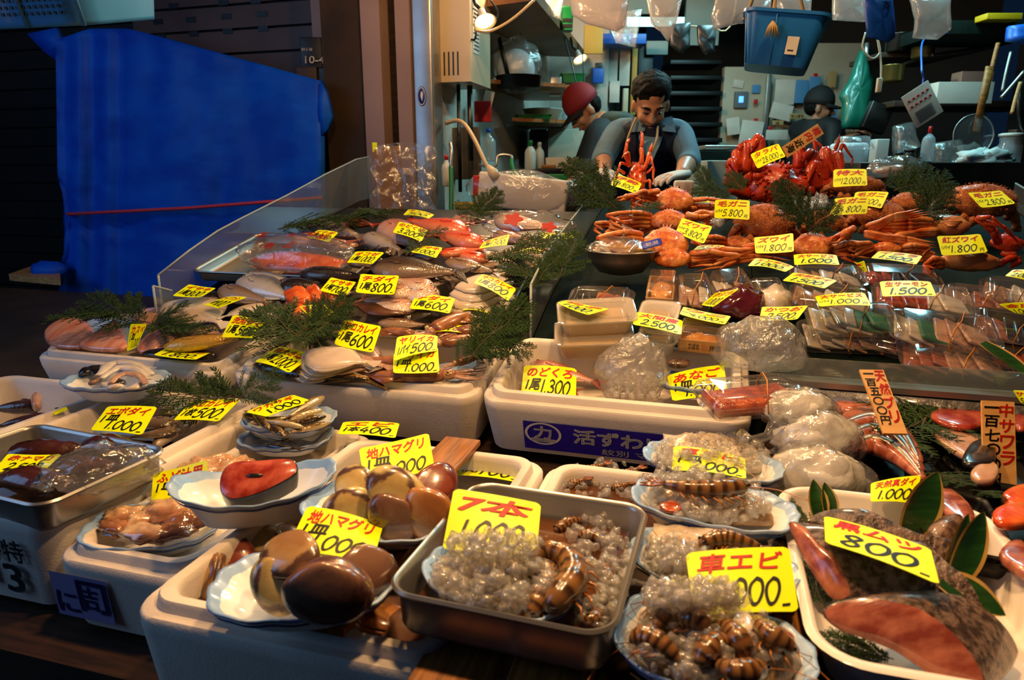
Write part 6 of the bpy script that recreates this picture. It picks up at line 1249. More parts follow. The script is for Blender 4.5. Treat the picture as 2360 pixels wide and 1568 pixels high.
# bag on the crabs at the back
mb = MB(); blob(mb, (0, 0, 0), (.11, .07, .055), 40, .15, 2, 5, flatb=-.03); crumple(mb, .008, 30, 5); o = thing_mesh('plastic_bag', mb, M['bag'], 'clear bag of pinkish food behind the crabs at the right', 'bag', frame(P(2065, 392, 2.75), 0, 0))
mb = MB(); blob(mb, (0, 0, -.01), (.08, .05, .03), 24, .2, 2, 3); mb.build('food', M['flesh_pale'], o)
def tarp_pt(u, v, off=0):
 tx = lerp([(0, 128), (.25, 290), (1, 737)], u); ty = lerp([(0, 92), (.12, 66), (.26, 66), (1, 186)], u)
 bx = lerp([(0, 138), (1, 742)], u); x = tx + (bx - tx) * v + (22 * max(0, sin(pi * (v - .45) / .3)) if .45 < v < .75 and u == 0 else 0); y = ty + (800 - ty) * v
 n = .045 * noise.noise(V((u * 3.1, v * 1.6, 0))) + .022 * noise.noise(V((u * 9, v * 2.2, 5))) + .012 * noise.noise(V((u * 16 + v * 5, v * 10, 2))) + .05 * exp(-((v - .62) / .02) ** 2) * .3
 if u < .25: n += .02 * sin(u * 60)
 return wall_s(x, y, 2.93 + n + off)
mb = MB(); nu, nv = 56, 46; vs = [tarp_pt(i / nu, j / nv) for j in range(nv + 1) for i in range(nu + 1)]
bk = lambda p, d: p + V((SA * d, CA * d, 0))
c = nu + 1; fs = [[j * c + i, (j + 1) * c + i, (j + 1) * c + i + 1, j * c + i + 1] for j in range(nv) for i in range(nu)]
n0 = len(vs); vs += [bk(vs[j * c], .28) for j in range(nv + 1)]; fs += [[j * c, n0 + j, n0 + j + 1, (j + 1) * c] for j in range(nv)]
n1 = len(vs); vs += [bk(vs[j * c + nu], .04) for j in range(nv + 1)]; fs += [[j * c + nu, (j + 1) * c + nu, n1 + j + 1, n1 + j] for j in range(nv)]
n2 = len(vs); vs += [bk(vs[i], .28 - .24 * i / nu) for i in range(nu + 1)]; fs += [[i, i + 1, n2 + i + 1, n2 + i] for i in range(nu)]
mb.add(vs, fs); tp = thing_mesh('tarp', mb, M['tarp'], 'big blue tarp draped over a covered stall at the left', 'tarp', MX.Identity(4))
for pts, d in (([(62, 78), (128, 64), (138, 95), (128, 138), (100, 118)], 3.05), ([(737, 186), (750, 212), (762, 268), (752, 298), (736, 318), (732, 250)], 2.92)):
 mb = MB(); q = [wall_s(x, y, d) for x, y in pts]; k = len(q); mb.add(q + [bk(p, .03) for p in q], [list(range(k)), list(range(k, 2 * k))[::-1]] + [[i, k + i, k + (i + 1) % k, (i + 1) % k] for i in range(k)]); mb.build('flap', M['tarp'], tp)
M['rope'] = mat('pink_rope', '#c83a48', .6, bump=.6, bs=120)
mb = MB(); a, b = wall_s(158, 494, 2.86), wall_s(742, 456, 2.86); mb.tube([wall_s(150, 490, 3.1), a, a.lerp(b, .25) - V((0, 0, .004)), a.lerp(b, .5) - V((0, 0, .008)), a.lerp(b, .75) - V((0, 0, .004)), b, wall_s(742, 455, 3.05)], .0085, 8)
thing_mesh('rope', mb, M['rope'], 'pink rope tied across the blue tarp', 'rope')
mb = MB(); p = [wall_s(x, y, s_) for x, y, s_ in ((20, 632, 2.75), (140, 656, 2.70), (140, 628, 3.0), (75, 612, 3.05))]; p = [V((q.x, q.y, p[0].z)) for q in p]
mb.add(p + [q - V((0, 0, .035)) for q in p], [[0, 1, 2, 3], [7, 6, 5, 4]] + [[i, 4 + i, 4 + (i + 1) % 4, (i + 1) % 4] for i in range(4)]); thing_mesh('board', mb, M['wood_light'], 'light wooden board end sticking out left of the tarp', 'board', smooth=False)
mb = MB(); blob(mb, (0, 0, 0), (.10, .06, .05), 20, .2, 2, 1); thing_mesh('tarp_bundle', mb, M['tarp'], 'rolled end of blue tarp lying on the wooden board', 'tarp', MX.Translation(wall_s(112, 622, 2.86)))
M['brownfloor'] = mat('brown_grey_table', '#3a2e20', .6, col2='#2c2218', vs=3)
mb = MB(); sbox(mb, -3.6, -1.76, 1.15, 2.70, .70, .80); sbox(mb, -3.5, -1.8, 1.25, 2.6, 0, .70); thing_mesh('table', mb, M['brownfloor'], 'bare brown grey table at the far left in front of the tarp', 'table', SX, smooth=False)
M['basket_blue'] = mat('pale_blue_plastic', '#3c8ccc', .4, col2='#347cbc', vs=4, alpha=.93)
mx = MX.Translation(P(110, 58, 1.75)) @ MX.Rotation(R(-10), 4, 'Z') @ MX.Rotation(R(14), 4, 'X'); mb = MB()
mb.rings([[(x, y, z) for x, y in rrect(.46 + z * .35, .30 + z * .3, .06, 6)] for z in (0, .01, .02, .08, .16, .20)], (1, 0)); bk_ = thing_mesh('basket', mb, M['basket_blue'], 'pale blue plastic mesh basket hanging at the top left corner', 'basket', mx)
mb = MB()
for i in range(26):
 for k in range(9): mb.box((.0075, .003, .0065), (-.19 + i * .0155, -.1505 - (.03 + k * .014) * .15, .03 + k * .014))
mb.build('hole', M['black'], bk_, smooth=False)
for k in range(4): mb = MB(); mb.tube([(-.22 + k * .15, -.152, .0), (-.22 + k * .155, -.18, .18)], .005, 6); mb.build('rib', M['basket_blue'], bk_)
M['paper'] = mat('white_paper', '#cfc9bd', .7, col2='#bfb9ac', vs=5)
mb = MB(); mb.box((.05, .002, .06), (.035, -.165, .10)); lb_ = mb.build('paper_label', M['paper'], bk_, smooth=False); mb = MB(); mb.add(*fit(glyphs('株', .01, 0), (.017, .078, .053, .118), lambda u, v, e: V((u, -.1665, v)), 0)); mb.build('printed_lettering', M['black_ink'], lb_, smooth=False, fix=False)
def bb(name, label, cat, x0, y0, x1, y1, d, th, m, group=None, r=.004, rot=0, parent=None, tiltx=0):
 """box whose front spans the given pixels at distance d"""
 c_ = P((x0 + x1) / 2, (y0 + y1) / 2, d); w_, h_ = (x1 - x0) * d / F, (y1 - y0) * d / F; mb = MB(); mb.rbox((w_, th, h_), r, (0, th / 2, 0))
 mx = MX.Translation(c_) @ MX.Rotation(-R(rot), 4, 'Y') @ MX.Rotation(R(tiltx), 4, 'X')
 if parent is not None: return mb.build(name, M[m], parent, parent.matrix_world.inverted() @ mx)
 return thing_mesh(name, mb, M[m], label, cat, mx, group, auto=40)
def letters(o, txt, x0, y0, x1, y1, d, m='black_ink', bold=.015):
 c_ = [P(x0, y0, d), P(x1, y0, d), P(x1, y1, d), P(x0, y1, d)]; f, n = quad_fn(c_); q = f(.5, .5); mb = MB(); mb.add(*fit(glyphs(txt, bold, 0), (0, 0, 1, 1), lambda u, v, e: f(u, v, e) - q, 0))
 bpy.context.view_layer.update(); return mb.build('printed_lettering', M[m], o, o.matrix_world.inverted() @ MX.Translation(q), smooth=False, fix=False)
M['plate_navy'] = mat('dark_navy_plate', '#0a0e16', .4)
s_ = bb('address_plate', 'dark address plate reading 10-4 beside the concrete pillar', 'sign', 692, 88, 742, 155, 3.22, .01, 'plate_navy')
letters(s_, '築地', 696, 93, 718, 104, 3.215, 'print_white'); letters(s_, '四丁目', 695, 107, 719, 117, 3.215, 'print_white'); letters(s_, '10-4', 703, 129, 748, 146, 3.215, 'print_white', .01)
bb('wooden_block', 'wooden block fixed below the address plate', 'block', 683, 155, 730, 205, 3.24, .05, 'wood_dark')
M['sticker_blue'] = mat('blue_sticker', '#1c3c8c', .4)
mb = MB(); mb.lathe([(.0001, 0), (.034, 0), (.034, .002), (.0001, .002)], 28); st_ = thing_mesh('sticker', mb, M['sticker_blue'], 'round blue sticker on the steel column', 'sticker', SX @ MX.Translation(SX.inverted() @ wall_s(972, 222, 3.038)) @ MX.Rotation(R(90), 4, 'X') @ MX.Diagonal((.62, 1.25, 1, 1)))
mb = MB(); vs = []
for i in range(28): x = 2 * pi * i / 28; vs += [(.031 * cos(x), .031 * sin(x), .0026), (.028 * cos(x), .028 * sin(x), .0026)]
mb.add(vs, [[2 * i, 2 * ((i + 1) % 28), 2 * ((i + 1) % 28) + 1, 2 * i + 1] for i in range(28)]); mb.add([(.004, -.018, .0026), (.010, .01, .0026), (-.004, .018, .0026), (-.008, 0, .0026)], [[0, 1, 2, 3]]); mb.build('printed_mark', M['print_white'], st_, smooth=False)
bb('sticker', 'small yellow warning sticker on the pink steel strip', 'sticker', 858, 329, 869, 350, 3.03, .002, 'yellow', r=.0005)
M['cream'] = mat('cream_enamel', '#c9b79a', .4, col2='#bda98a', vs=3)
mb = MB(); sbox(mb, -1.272, -1.10, 3.14, 3.44, 1.80, 2.20)
ht = thing_mesh('water_heater', mb, M['cream'], 'cream gas water heater box on the kitchen wall', 'water heater', SX, auto=40)
mb = MB()
for k in range(5): sbox(mb, -1.25 + k * .022, -1.244 + k * .022, 3.136, 3.142, 1.83, 1.93)
mb.build('vent', M['black'], ht, smooth=False)
mb = MB(); sbox(mb, -1.101, -1.098, 3.18, 3.27, 1.93, 2.16); mb.build('instruction_label', M['paper'], ht, smooth=False)
mb = MB()
for k in range(12): sbox(mb, -1.0985, -1.097, 3.185 + .01 * (k % 2), 3.262, 1.945 + k * .017, 1.950 + k * .017)
mb.build('print', M['black_ink'], ht, smooth=False)
mb = MB(); mb.tube([(-1.16, 3.3, 1.80), (-1.16, 3.3, 1.45)], .014, 8); mb.tube([(-1.2, 3.25, 1.80), (-1.2, 3.25, 1.3)], .01, 8); mb.build('pipe', M['steel_dark'], ht)
def tubeobj(name, label, cat, pts, r, m, group=None, n=8, k=6):
 c_ = crom(pts, k); o_ = c_[0]; mb = MB(); mb.tube([p - o_ for p in c_], r, n); return thing_mesh(name, mb, M[m], label, cat, MX.Translation(o_), group)
def bottle(label, cx, y0, y1, wpx, d, m, capm, cap=.18, group='bottles', name='bottle', neck=.35):
 h_ = (y1 - y0) * d / F; r_ = wpx * d / F / 2; mb = MB(); mb.lathe([(r_ * .9, 0), (r_, h_ * .03), (r_, h_ * .58), (r_ * .85, h_ * .68), (r_ * neck, h_ * .8), (r_ * neck, h_ * (1 - cap))], 20, caps=(1, 1))
 o = thing_mesh(name, mb, M[m], label, 'bottle', MX.Translation(P(cx, y1, d)), group); mb = MB(); mb.lathe([(r_ * neck * 1.15, h_ * (1 - cap)), (r_ * neck * 1.15, h_ * .97), (r_ * neck * .9, h_)], 16, caps=(1, 1)); mb.build('cap', M[capm], o); return o
M['orange_can'] = mat('orange_can', '#c8461a', .35); M['bottle_clear'] = mat('clear_bottle', '#a8bcc4', .15, alpha=.45, coat=.5); M['cap_blue'] = mat('blue_cap', '#1c58c8', .4); M['cap_red'] = mat('red_plastic', '#b81c1c', .4); M['green_plastic'] = mat('green_plastic', '#0e6a34', .4); M['spray_white'] = mat('white_spray_bottle', '#c8ccc4', .35); M['hose_cream'] = mat('cream_hose', '#c0a27a', .45, bump=.3, bs=10); M['blue_plastic'] = mat('blue_plastic', '#1858b8', .4); M['yellow_board'] = mat('yellow_board', '#b08a34', .55); M['cardboard'] = mat('brown_cardboard', '#7a5224', .7, col2='#6a4318', vs=5); M['board_grey'] = mat('worn_cutting_board', '#3a332c', .6, col2='#4c443a', vs=10)
bottle('orange spray can beside the heater and steel column', 990, 142, 222, 14, 3.14, 'orange_can', 'paper', .1, 'bottles in the kitchen')
bottle('big clear bottle with a blue cap by the kitchen wall', 1126, 300, 372, 34, 3.7, 'bottle_clear', 'cap_blue', .12, 'bottles in the kitchen', neck=.3)
bottle('white spray bottle on the kitchen counter', 1222, 326, 392, 26, 3.9, 'spray_white', 'green_plastic', .2, 'bottles in the kitchen')
bottle('second white bottle behind the spray bottle', 1243, 330, 390, 22, 4.0, 'spray_white', 'spray_white', .15, 'bottles in the kitchen')
bottle('small bottle on the lower shelf', 1302, 254, 284, 14, 4.4, 'bottle_clear', 'spray_white', .2, 'bottles in the kitchen')
bottle('bottle with red cap and white label under the tap', 1030, 360, 430, 24, 3.2, 'spray_white', 'cap_red', .15, 'bottles in the kitchen')
tubeobj('hose', 'cream ribbed gooseneck hose hanging from the heater', 'hose', [P(1028, 284, 3.2), P(1052, 278, 3.15), P(1072, 288, 3.1), P(1095, 325, 3.05), P(1118, 375, 3.0), P(1128, 392, 3.0)], .0095, 'hose_cream')
mb = MB(); a, b = P(1124, 384, 3.0), P(1146, 412, 2.98); mb.tube([a, a.lerp(b, .3), a.lerp(b, .5), b], [.012, .02, .025, .023], 14); thing_mesh('shower_head', mb, M['cream'], 'cream shower nozzle at the end of the gooseneck hose', 'nozzle')
tubeobj('pole', 'green taped pole standing at the edge of the counter', 'pole', [P(1040, 505, 2.95), P(1040, 420, 2.97), P(1039, 385, 2.98)], .010, 'green_plastic')
tubeobj('spring_tube', 'metal spring tube above the green pole', 'pipe', [P(1039, 385, 2.98), P(1040, 350, 2.98), P(1038, 330, 3.0)], .008, 'steel')
bb('cutting_board', 'dark worn cutting board leaning on the kitchen wall', 'cutting board', 1042, 296, 1108, 412, 3.45, .03, 'board_grey', rot=2)
tubeobj('tap', 'chrome tap over the sink', 'tap', [P(1105, 380, 3.3), P(1140, 385, 3.25), P(1146, 362, 3.25), P(1160, 357, 3.25), P(1178, 360, 3.25), P(1180, 372, 3.25)], .007, 'steel')
tubeobj('hose', 'green hose hanging from the chrome tap', 'hose', [P(1178, 368, 3.25), P(1182, 390, 3.2), P(1195, 412, 3.15)], .010, 'green_plastic')
mb = MB(); mb.rbox((.40, .07, .15), .012); fb = thing_mesh('foam_block', mb, M['foam'], 'large white foam slab wrapped in clear film by the sink', 'block', MX.Translation(P(1205, 446, 3.0)) @ MX.Rotation(R(6), 4, 'Y') @ MX.Rotation(R(-12), 4, 'Z'))
mb = MB(); mb.rbox((.43, .10, .17), .02); 
for q in range(1): pass
bmx = MB(); blob(bmx, (0, 0, 0), (.26, .06, .10), 40, .1, 2, 3); crumple(bmx, .008, 25, 3); bmx.build('film', M['bag'], fb)
bb('red_box', 'small red box behind the yellow basket', 'box', 1090, 405, 1112, 452, 3.0, .03, 'cap_red')
def crate(label, x0, y0, x1, y1, d, m, L=.16, rows=3, group='plastic baskets'):
 w_, h_ = (x1 - x0) * d / F, (y1 - y0) * d / F; c_ = P((x0 + x1) / 2, y1, d); mb = MB()
 mb.rings([[(x, y + L / 2, z) for x, y in rrect(w_ * k, L * k, .015, 3)] for k, z in ((.88, 0), (.97, h_ * .9), (1.02, h_ * .92), (1.02, h_), (.95, h_), (.86, .006))], (1, 1)); o = thing_mesh('plastic_basket', mb, M[m], label, 'basket', MX.Translation(c_), group, auto=50); mb = MB()
 for r_ in range(rows):
  for k in range(12): mb.box((w_ * .05, .004, h_ * .16), (-w_ * .40 + w_ * .8 * k / 11, L * .030 * (1 - r_ / rows), h_ * (.16 + .24 * r_)))
 mb.build('hole', M['black'], o, smooth=False); return o
M['yellow_plastic'] = mat('yellow_plastic', '#c8a414', .45)
crate('yellow plastic basket behind the back of the fish heap', 1046, 470, 1110, 502, 2.95, 'yellow_plastic')
crate('teal blue flat basket behind the fish heap', 1038, 503, 1106, 518, 2.8, 'blue_plastic', rows=1)
mb = MB(); sbox(mb, -.93, -.47, 2.98, 3.30, .9, 1.315); thing_mesh('steel_sink', mb, M['steel_dark'], 'dull steel sink unit behind the fish heap', 'sink', SX, auto=30)
bb('cutting_board', 'thick cutting board on top of the steel sink unit', 'cutting board', 1246, 455, 1388, 470, 2.98, .26, 'board_grey')
# counters behind
mb = MB(); sbox(mb, -1.27, -.72, 3.9, 4.5, 0, 1.22); thing_mesh('kitchen_counter', mb, M['steel_dark'], 'kitchen counter along the back left wall', 'counter', SX, smooth=False)
bb('cabinet', 'white cabinet under the lower kitchen shelf', 'cabinet', 1262, 300, 1345, 395, 4.6, .3, 'beige'); bb('cabinet', 'dark gap appliance left of the white cabinet', 'cabinet', 1222, 300, 1260, 395, 4.55, .3, 'black')
bb('dark_pan', 'dark pan lying on the kitchen counter', 'pan', 1205, 388, 1310, 402, 3.9, .25, 'black'); bb('board', 'wooden board on the dark pan', 'board', 1250, 380, 1282, 390, 3.9, .1, 'wood'); bb('foam_board', 'white foam board on the kitchen counter', 'lid', 1258, 364, 1345, 396, 4.0, .1, 'foam')
bb('cutting_board', 'green cutting board in front of the red capped person', 'cutting board', 1258, 402, 1370, 420, 3.5, .3, 'green_plastic')
def shelf(label, pts, th, m):                       # front-left, front-right, back-right, back-left
 q = [P(*p) for p in pts]; z = sum(p.z for p in q) / 4; q = [V((p.x, p.y, z)) for p in q]; mb = MB(); mb.add(q + [p - V((0, 0, th)) for p in q], [[0, 1, 2, 3], [7, 6, 5, 4]] + [[i, 4 + i, 4 + (i + 1) % 4, (i + 1) % 4] for i in range(4)]); return thing_mesh('shelf', mb, M[m], label, 'shelf', smooth=False)
shelf('upper wooden kitchen shelf on the left wall', [(1115, 208, 3.7), (1302, 226, 3.9), (1300, 205, 4.6), (1180, 196, 4.6)], .02, 'wood'); shelf('lower wooden kitchen shelf with the green basket', [(1180, 288, 4.0), (1312, 288, 4.2), (1305, 280, 4.8), (1200, 280, 4.8)], .02, 'wood')
crate('green plastic basket on the lower kitchen shelf', 1188, 264, 1272, 283, 4.1, 'green_plastic', rows=2)
M['bowl_white'] = mat('white_enamel', '#b8b0a0', .3); mb = MB(); mb.lathe([(.05, 0), (.10, .03), (.125, .085), (.13, .09), (.118, .085), (.09, .03), (.001, .01)], 28, caps=(1, 0)); thing_mesh('bowl', mb, M['bowl_white'], 'white colander bowl on the lower kitchen shelf', 'bowl', MX.Translation(P(1250, 286, 4.4)))
M['dishglow'] = mat('white_dish', '#b8c4cc', .3)
mb = MB(); mb.ball((0, 0, 0), (.11, .05, .11), 24); dsh = thing_mesh('dish_bag', mb, M['dishglow'], 'round white dishes in a clear bag on the upper shelf', 'dishes', MX.Translation(P(1188, 160, 3.85)))
mb = MB(); blob(mb, (0, 0, .02), (.14, .09, .15), 36, .2, 2, 3); crumple(mb, .012, 22, 1); mb.build('film', M['bag'], dsh)
mb = MB(); mb.lathe([(.12, 0), (.125, .06), (.13, .06)], 24, caps=(1, 0)); thing_mesh('pan', mb, M['black'], 'black pan under the bagged dishes', 'pan', MX.Translation(P(1195, 203, 3.8)))
mb = MB(); mb.lathe([(.001, 0), (.14, .0), (.15, .02), (.001, .02)], 24); thing_mesh('metal_disc', mb, M['steel_dark'], 'dark round disc leaning on the kitchen wall', 'disc', MX.Translation(P(1160, 150, 3.85)) @ MX.Rotation(R(76), 4, 'Y'))
crate('pale green tray on the upper shelf', 1292, 170, 1350, 196, 4.3, 'green_plastic', rows=1); bb('steel_box', 'shiny metal box on the upper shelf', 'box', 1268, 178, 1294, 218, 4.2, .1, 'steel'); bb('yellow_bag', 'yellow bag on the upper shelf', 'bag', 1245, 194, 1276, 208, 4.0, .08, 'yellow_plastic', r=.01)
bb('wood_block', 'orange wooden block under the pale green tray', 'block', 1292, 196, 1322, 206, 4.2, .1, 'wood')
c_ = bb('clip_box', 'red plastic letter holder on the kitchen wall', 'holder', 1093, 234, 1132, 280, 3.55, .04, 'cap_red'); 
mb = MB(); mb.box((.05, .002, .09)); thing_mesh('paper', mb, M['paper'], 'white papers sticking out of the red holder', 'paper', MX.Translation(P(1125, 230, 3.56)) @ MX.Rotation(R(15), 4, 'Y'), smooth=False)
for k, (x0, y0, x1, y1, d, lb, m) in enumerate([(1085, 112, 1108, 175, 3.72, 'white paper with red print beside the heater', 'paper'), (1068, 105, 1080, 150, 3.6, 'narrow red paper strip next to the heater', 'cap_red'), (1072, 165, 1098, 200, 3.7, 'dim curled paper below the red printed paper', 'paper'), (1398, 100, 1424, 185, 5.2, 'long white paper sheet on the back wall', 'paper'), (1428, 110, 1452, 195, 5.2, 'yellowish lit paper on the back wall', 'paper'), (1405, 188, 1428, 235, 5.2, 'lower yellowish note on the back wall', 'paper')]):
 bb('paper', lb, 'paper', x0, y0, x1, y1, d, .002, m, 'papers on the kitchen wall', r=.0005)
bb('pen_cup', 'blue pen cup on the back wall', 'cup', 1366, 158, 1392, 190, 5.1, .06, 'blue_plastic'); bb('pens', 'dark pens in the blue cup', 'pens', 1372, 145, 1388, 160, 5.12, .02, 'black')
bb('yellow_board', 'yellow board hanging below the ceiling', 'board', 1346, 60, 1390, 122, 4.6, .02, 'yellow_board'); crate('green basket hanging under the ceiling', 1294, 18, 1322, 68, 3.9, 'green_plastic', L=.1, rows=2); bb('extinguisher', 'red capped tube on the back wall', 'tube', 1436, 205, 1448, 258, 5.0, .04, 'cream')
bb('blue_tray', 'blue tray on the rack below the ceiling', 'tray', 1390, 78, 1490, 100, 4.9, .2, 'blue_plastic')
# clip lamps
M['bulb'] = mat('glowing_bulb', '#ffffff', emit='#ffd27a', es=8); M['shade'] = mat('white_lamp_shade', '#d8d0c4', .35)
def clip_lamp(label, c_, aim, r_, power):
 q = (V(aim) - c_).to_track_quat('-Z', 'Y').to_matrix().to_4x4(); mx = MX.Translation(c_) @ q; root = empty('clip_lamp', label, 'lamp', mx, 'clip lamps')
 mb = MB(); mb.lathe([(r_ * .30, r_ * 1.3), (r_ * .36, r_ * .7), (r_ * .7, r_ * .35), (r_, 0), (r_ * .97, 0), (r_ * .66, r_ * .34), (r_ * .32, r_ * .68)], 24, caps=(1, 0)); mb.build('lamp_shade', M['shade'], root)
 mb = MB(); mb.ball((0, 0, r_ * .18), (r_ * .8, r_ * .8, r_ * .26), 16); mb.build('bulb', M['bulb'], root)
 mb = MB(); mb.tube([(0, 0, r_ * 1.3), (.02, 0, r_ * 2), (.03, .02, r_ * 3)], .008, 8); mb.build('socket', M['black'], root)
 lamp('clip_lamp_light', tuple(c_ + (V(aim) - c_).normalized() * r_ * .6), power, (1, .68, .34), 'SPOT', r_ * .6, aim, 140)
clip_lamp('white clip lamp glowing at the top of the shop, nearer one', P(1118, 52, 3.0), P(1158, 175, 2.92), .052, 7)
clip_lamp('small white clip lamp glowing by the back wall', P(1338, 138, 4.3), P(1370, 215, 4.25), .05, 5)
for k, (pts, r_, m, lb) in enumerate([([P(1008, 0, 3.2), P(1040, 55, 3.15), P(1090, 92, 3.1), P(1098, 60, 3.1), P(1105, 20, 3.1)], .005, 'black', 'black cable looping under the near clip lamp'), ([P(1095, 70, 3.0), P(1130, 72, 2.95), P(1180, 45, 2.95), P(1232, 0, 2.95)], .006, 'hose_cream', 'pale cable curving from the near clip lamp to the ceiling'), ([P(985, 10, 3.2), P(1020, 40, 3.3), P(1070, 75, 3.4), P(1120, 90, 3.4)], .003, 'black', 'thin black wire along the kitchen wall'), ([P(1300, 85, 4.2), P(1318, 150, 4.2), P(1330, 195, 4.2), P(1345, 190, 4.2), P(1342, 120, 4.2)], .004, 'black', 'black cable hanging at the far clip lamp'), ([P(1130, 0, 3.0), P(1148, 30, 3.05), P(1140, 55, 3.05)], .004, 'black', 'short black wire at the top of the shop')]):
 tubeobj('cable', lb, 'cable', pts, r_, m, 'cables')
bb('red_box', 'dark red box at the top of the shop', 'box', 1012, -10, 1082, 22, 3.1, .1, 'cap_red')
# clear sheet and cardboard beside the column
mb = MB(); q = [P(862, 345, 2.95), P(922, 335, 2.95), P(930, 500, 2.9), P(880, 500, 2.9)]; mb.add(q + [p + V((0, .02, 0)) for p in q], [[0, 1, 2, 3], [7, 6, 5, 4]] + [[i, 4 + i, 4 + (i + 1) % 4, (i + 1) % 4] for i in range(4)]); thing_mesh('cardboard', mb, M['cardboard'], 'brown cardboard standing behind the clear film', 'cardboard', smooth=False)
mb = MB(); k_ = 16; vs = [P(860 + (1000 - 860) * i / k_ + 8 * sin(j), 340 - 12 * sin(pi * i / k_) + (505 - 340) * j / k_, 2.88 + .03 * noise.noise(V((i * .7, j * .4, 0))) + .015 * noise.noise(V((i * 2, j * .8, 3)))) for j in range(k_ + 1) for i in range(k_ + 1)]
mb.add(vs, [[j * (k_ + 1) + i, j * (k_ + 1) + i + 1, (j + 1) * (k_ + 1) + i + 1, (j + 1) * (k_ + 1) + i] for j in range(k_) for i in range(k_)]); thing_mesh('plastic_sheet', mb, M['bag'], 'crinkled clear plastic sheet hanging beside the steel column', 'plastic sheet', fix=False)
M['bag_pink'] = film('pinkish_hanging_bag', '#d8bcb4', body=.45, gloss=.6, rough=.2, bump=.4, bs=18)
def hbag(label, pts, d, m='bag_pink', th=.03, name='plastic_bag', cat='bag', group='bags hanging from the ceiling'):
 q = [P(x, y, d) for x, y in pts]; o_ = sum(q, V()) / len(q); c_ = []
 for i in range(len(q)):
  for k in range(4): c_.append(q[i].lerp(q[(i + 1) % len(q)], k / 4) - o_)
 n_ = len(c_); mb = MB(); rs = [[p * f + V((0, sg * th * g_ + .012 * noise.noise((p + o_) * 14), 0)) for p in c_] for f, sg, g_ in ((.1, -1, 1), (.6, -1, .95), (.92, -1, .6), (1, 0, 0), (.92, 1, .6), (.6, 1, .95), (.1, 1, 1))]; mb.rings(rs); return thing_mesh(name, mb, M[m], label, cat, MX.Translation(o_), group)
hbag('pinkish clear bag hanging at the top, left of the man', [(1312, -10), (1450, -10), (1440, 60), (1420, 74), (1350, 55), (1318, 35)], 2.9); hbag('narrow pinkish bag hanging above the man', [(1495, -10), (1575, -10), (1560, 50), (1540, 98), (1520, 70), (1500, 55)], 2.9)
hbag('pinkish bag hanging behind the blue bucket, left one', [(1650, -10), (1780, -10), (1775, 50), (1700, 55), (1645, 70), (1638, 40)], 2.75); hbag('pinkish bag hanging behind the blue bucket, right one', [(1785, -10), (1870, -10), (1865, 72), (1800, 60)], 2.75)
hbag('pinkish bag hanging between the bucket and the blue banner', [(1920, -10), (1992, -10), (1992, 52), (1920, 46)], 2.8); hbag('clear bag hanging right of the blue banner', [(2098, -10), (2190, -10), (2190, 70), (2160, 92), (2106, 88), (2110, 40)], 2.6)
hbag('clear milky bag hanging below the ceiling near the yellow board', [(1390, 30), (1480, 20), (1465, 110), (1420, 100)], 3.6, 'bag_milky')
hbag('crumpled clear bag over the green hanging basket', [(1215, -5), (1300, -5), (1290, 45), (1250, 30)], 3.6, 'bag_milky')
tubeobj('line', 'thin rope line the rubber gloves hang from', 'rope', [P(1470, -300, 3.6), P(1500, 40, 3.6), P(1570, 57, 3.6), P(1630, 60, 3.6), P(1690, 40, 3.6), P(1720, -300, 3.6)], .004, 'hose_cream'); M['black_cloth'] = mat('black_rubber_glove', '#0c1014', .45)
hbag('left black rubber glove hanging behind the man', [(1543, 55), (1592, 52), (1590, 110), (1570, 125), (1545, 105)], 3.6, 'black_cloth', .02, 'rubber_glove', 'glove', 'rubber gloves'); hbag('right black rubber glove hanging behind the man', [(1606, 58), (1650, 58), (1648, 122), (1625, 128), (1608, 100)], 3.6, 'black_cloth', .02, 'rubber_glove', 'glove', 'rubber gloves')
b_ = hbag('blue cloth banner hanging at the top right', [(1988, -20), (2055, -20), (2066, 85), (2050, 98), (1998, 85)], 2.5, 'blue_plastic', .012, 'banner', 'banner', None); letters(b_, '斉', 2034, 2, 2052, 24, 2.478, 'black_ink')
M['bucket'] = mat('blue_bucket_plastic', '#1668b4', .4, col2='#125ca4', vs=3)
bt = P(1785, 162, 2.3); mx = MX.Translation(bt) @ MX.Rotation(R(8), 4, 'Y') @ MX.Rotation(R(-18), 4, 'Z'); mb = MB(); rr = lambda k, z: [(x * k, y * k, z) for x, y in rrect(.195, .15, .03, 5)]
mb.rings([rr(1, 0), rr(1.02, .004), rr(1.30, .150), rr(1.30, .156), rr(1.40, .156), rr(1.40, .166), rr(1.30, .166), rr(1.0, .012)], (1, 1)); bu = thing_mesh('bucket', mb, M['bucket'], 'blue square plastic bucket hanging from ropes', 'bucket', mx, auto=50)
mb = MB(); mb.box((.036, .002, .055), (.035, -.0985, .055), mx=MX.Rotation(R(-4), 4, 'X')); lb_ = mb.build('paper_label', M['bag_pink'] if 0 else M['paper'], bu, smooth=False); mb = MB(); mb.box((.018, .002, .004), (.033, -.0995, .040), mx=MX.Rotation(R(-4), 4, 'X')); mb.build('print', M['black_ink'], lb_, smooth=False)
mb = MB(); mb.tube([(-.095, -.08, 0), (-.125, -.108, .15)], .003, 5); mb.tube([(-.02, -.076, 0), (-.03, -.104, .15)], .002, 5); mb.build('rib', M['bucket'], bu)
M['straw'] = mat('straw_rope', '#a88c5c', .8)
for k, pts in enumerate([[P(1781, 60, 2.2), P(1784, 20, 2.22), P(1792, -30, 2.25)], [P(1714, 45, 2.3), P(1728, 15, 2.3), P(1745, -30, 2.3)], [P(1862, 70, 2.3), P(1850, 20, 2.3), P(1838, -30, 2.3)]]): tubeobj('rope', 'straw rope holding the blue bucket, ' + ['in front with a tassel', 'at its left', 'at its right'][k], 'rope', pts, .006, 'straw', 'ropes of the blue bucket')
mb = MB()
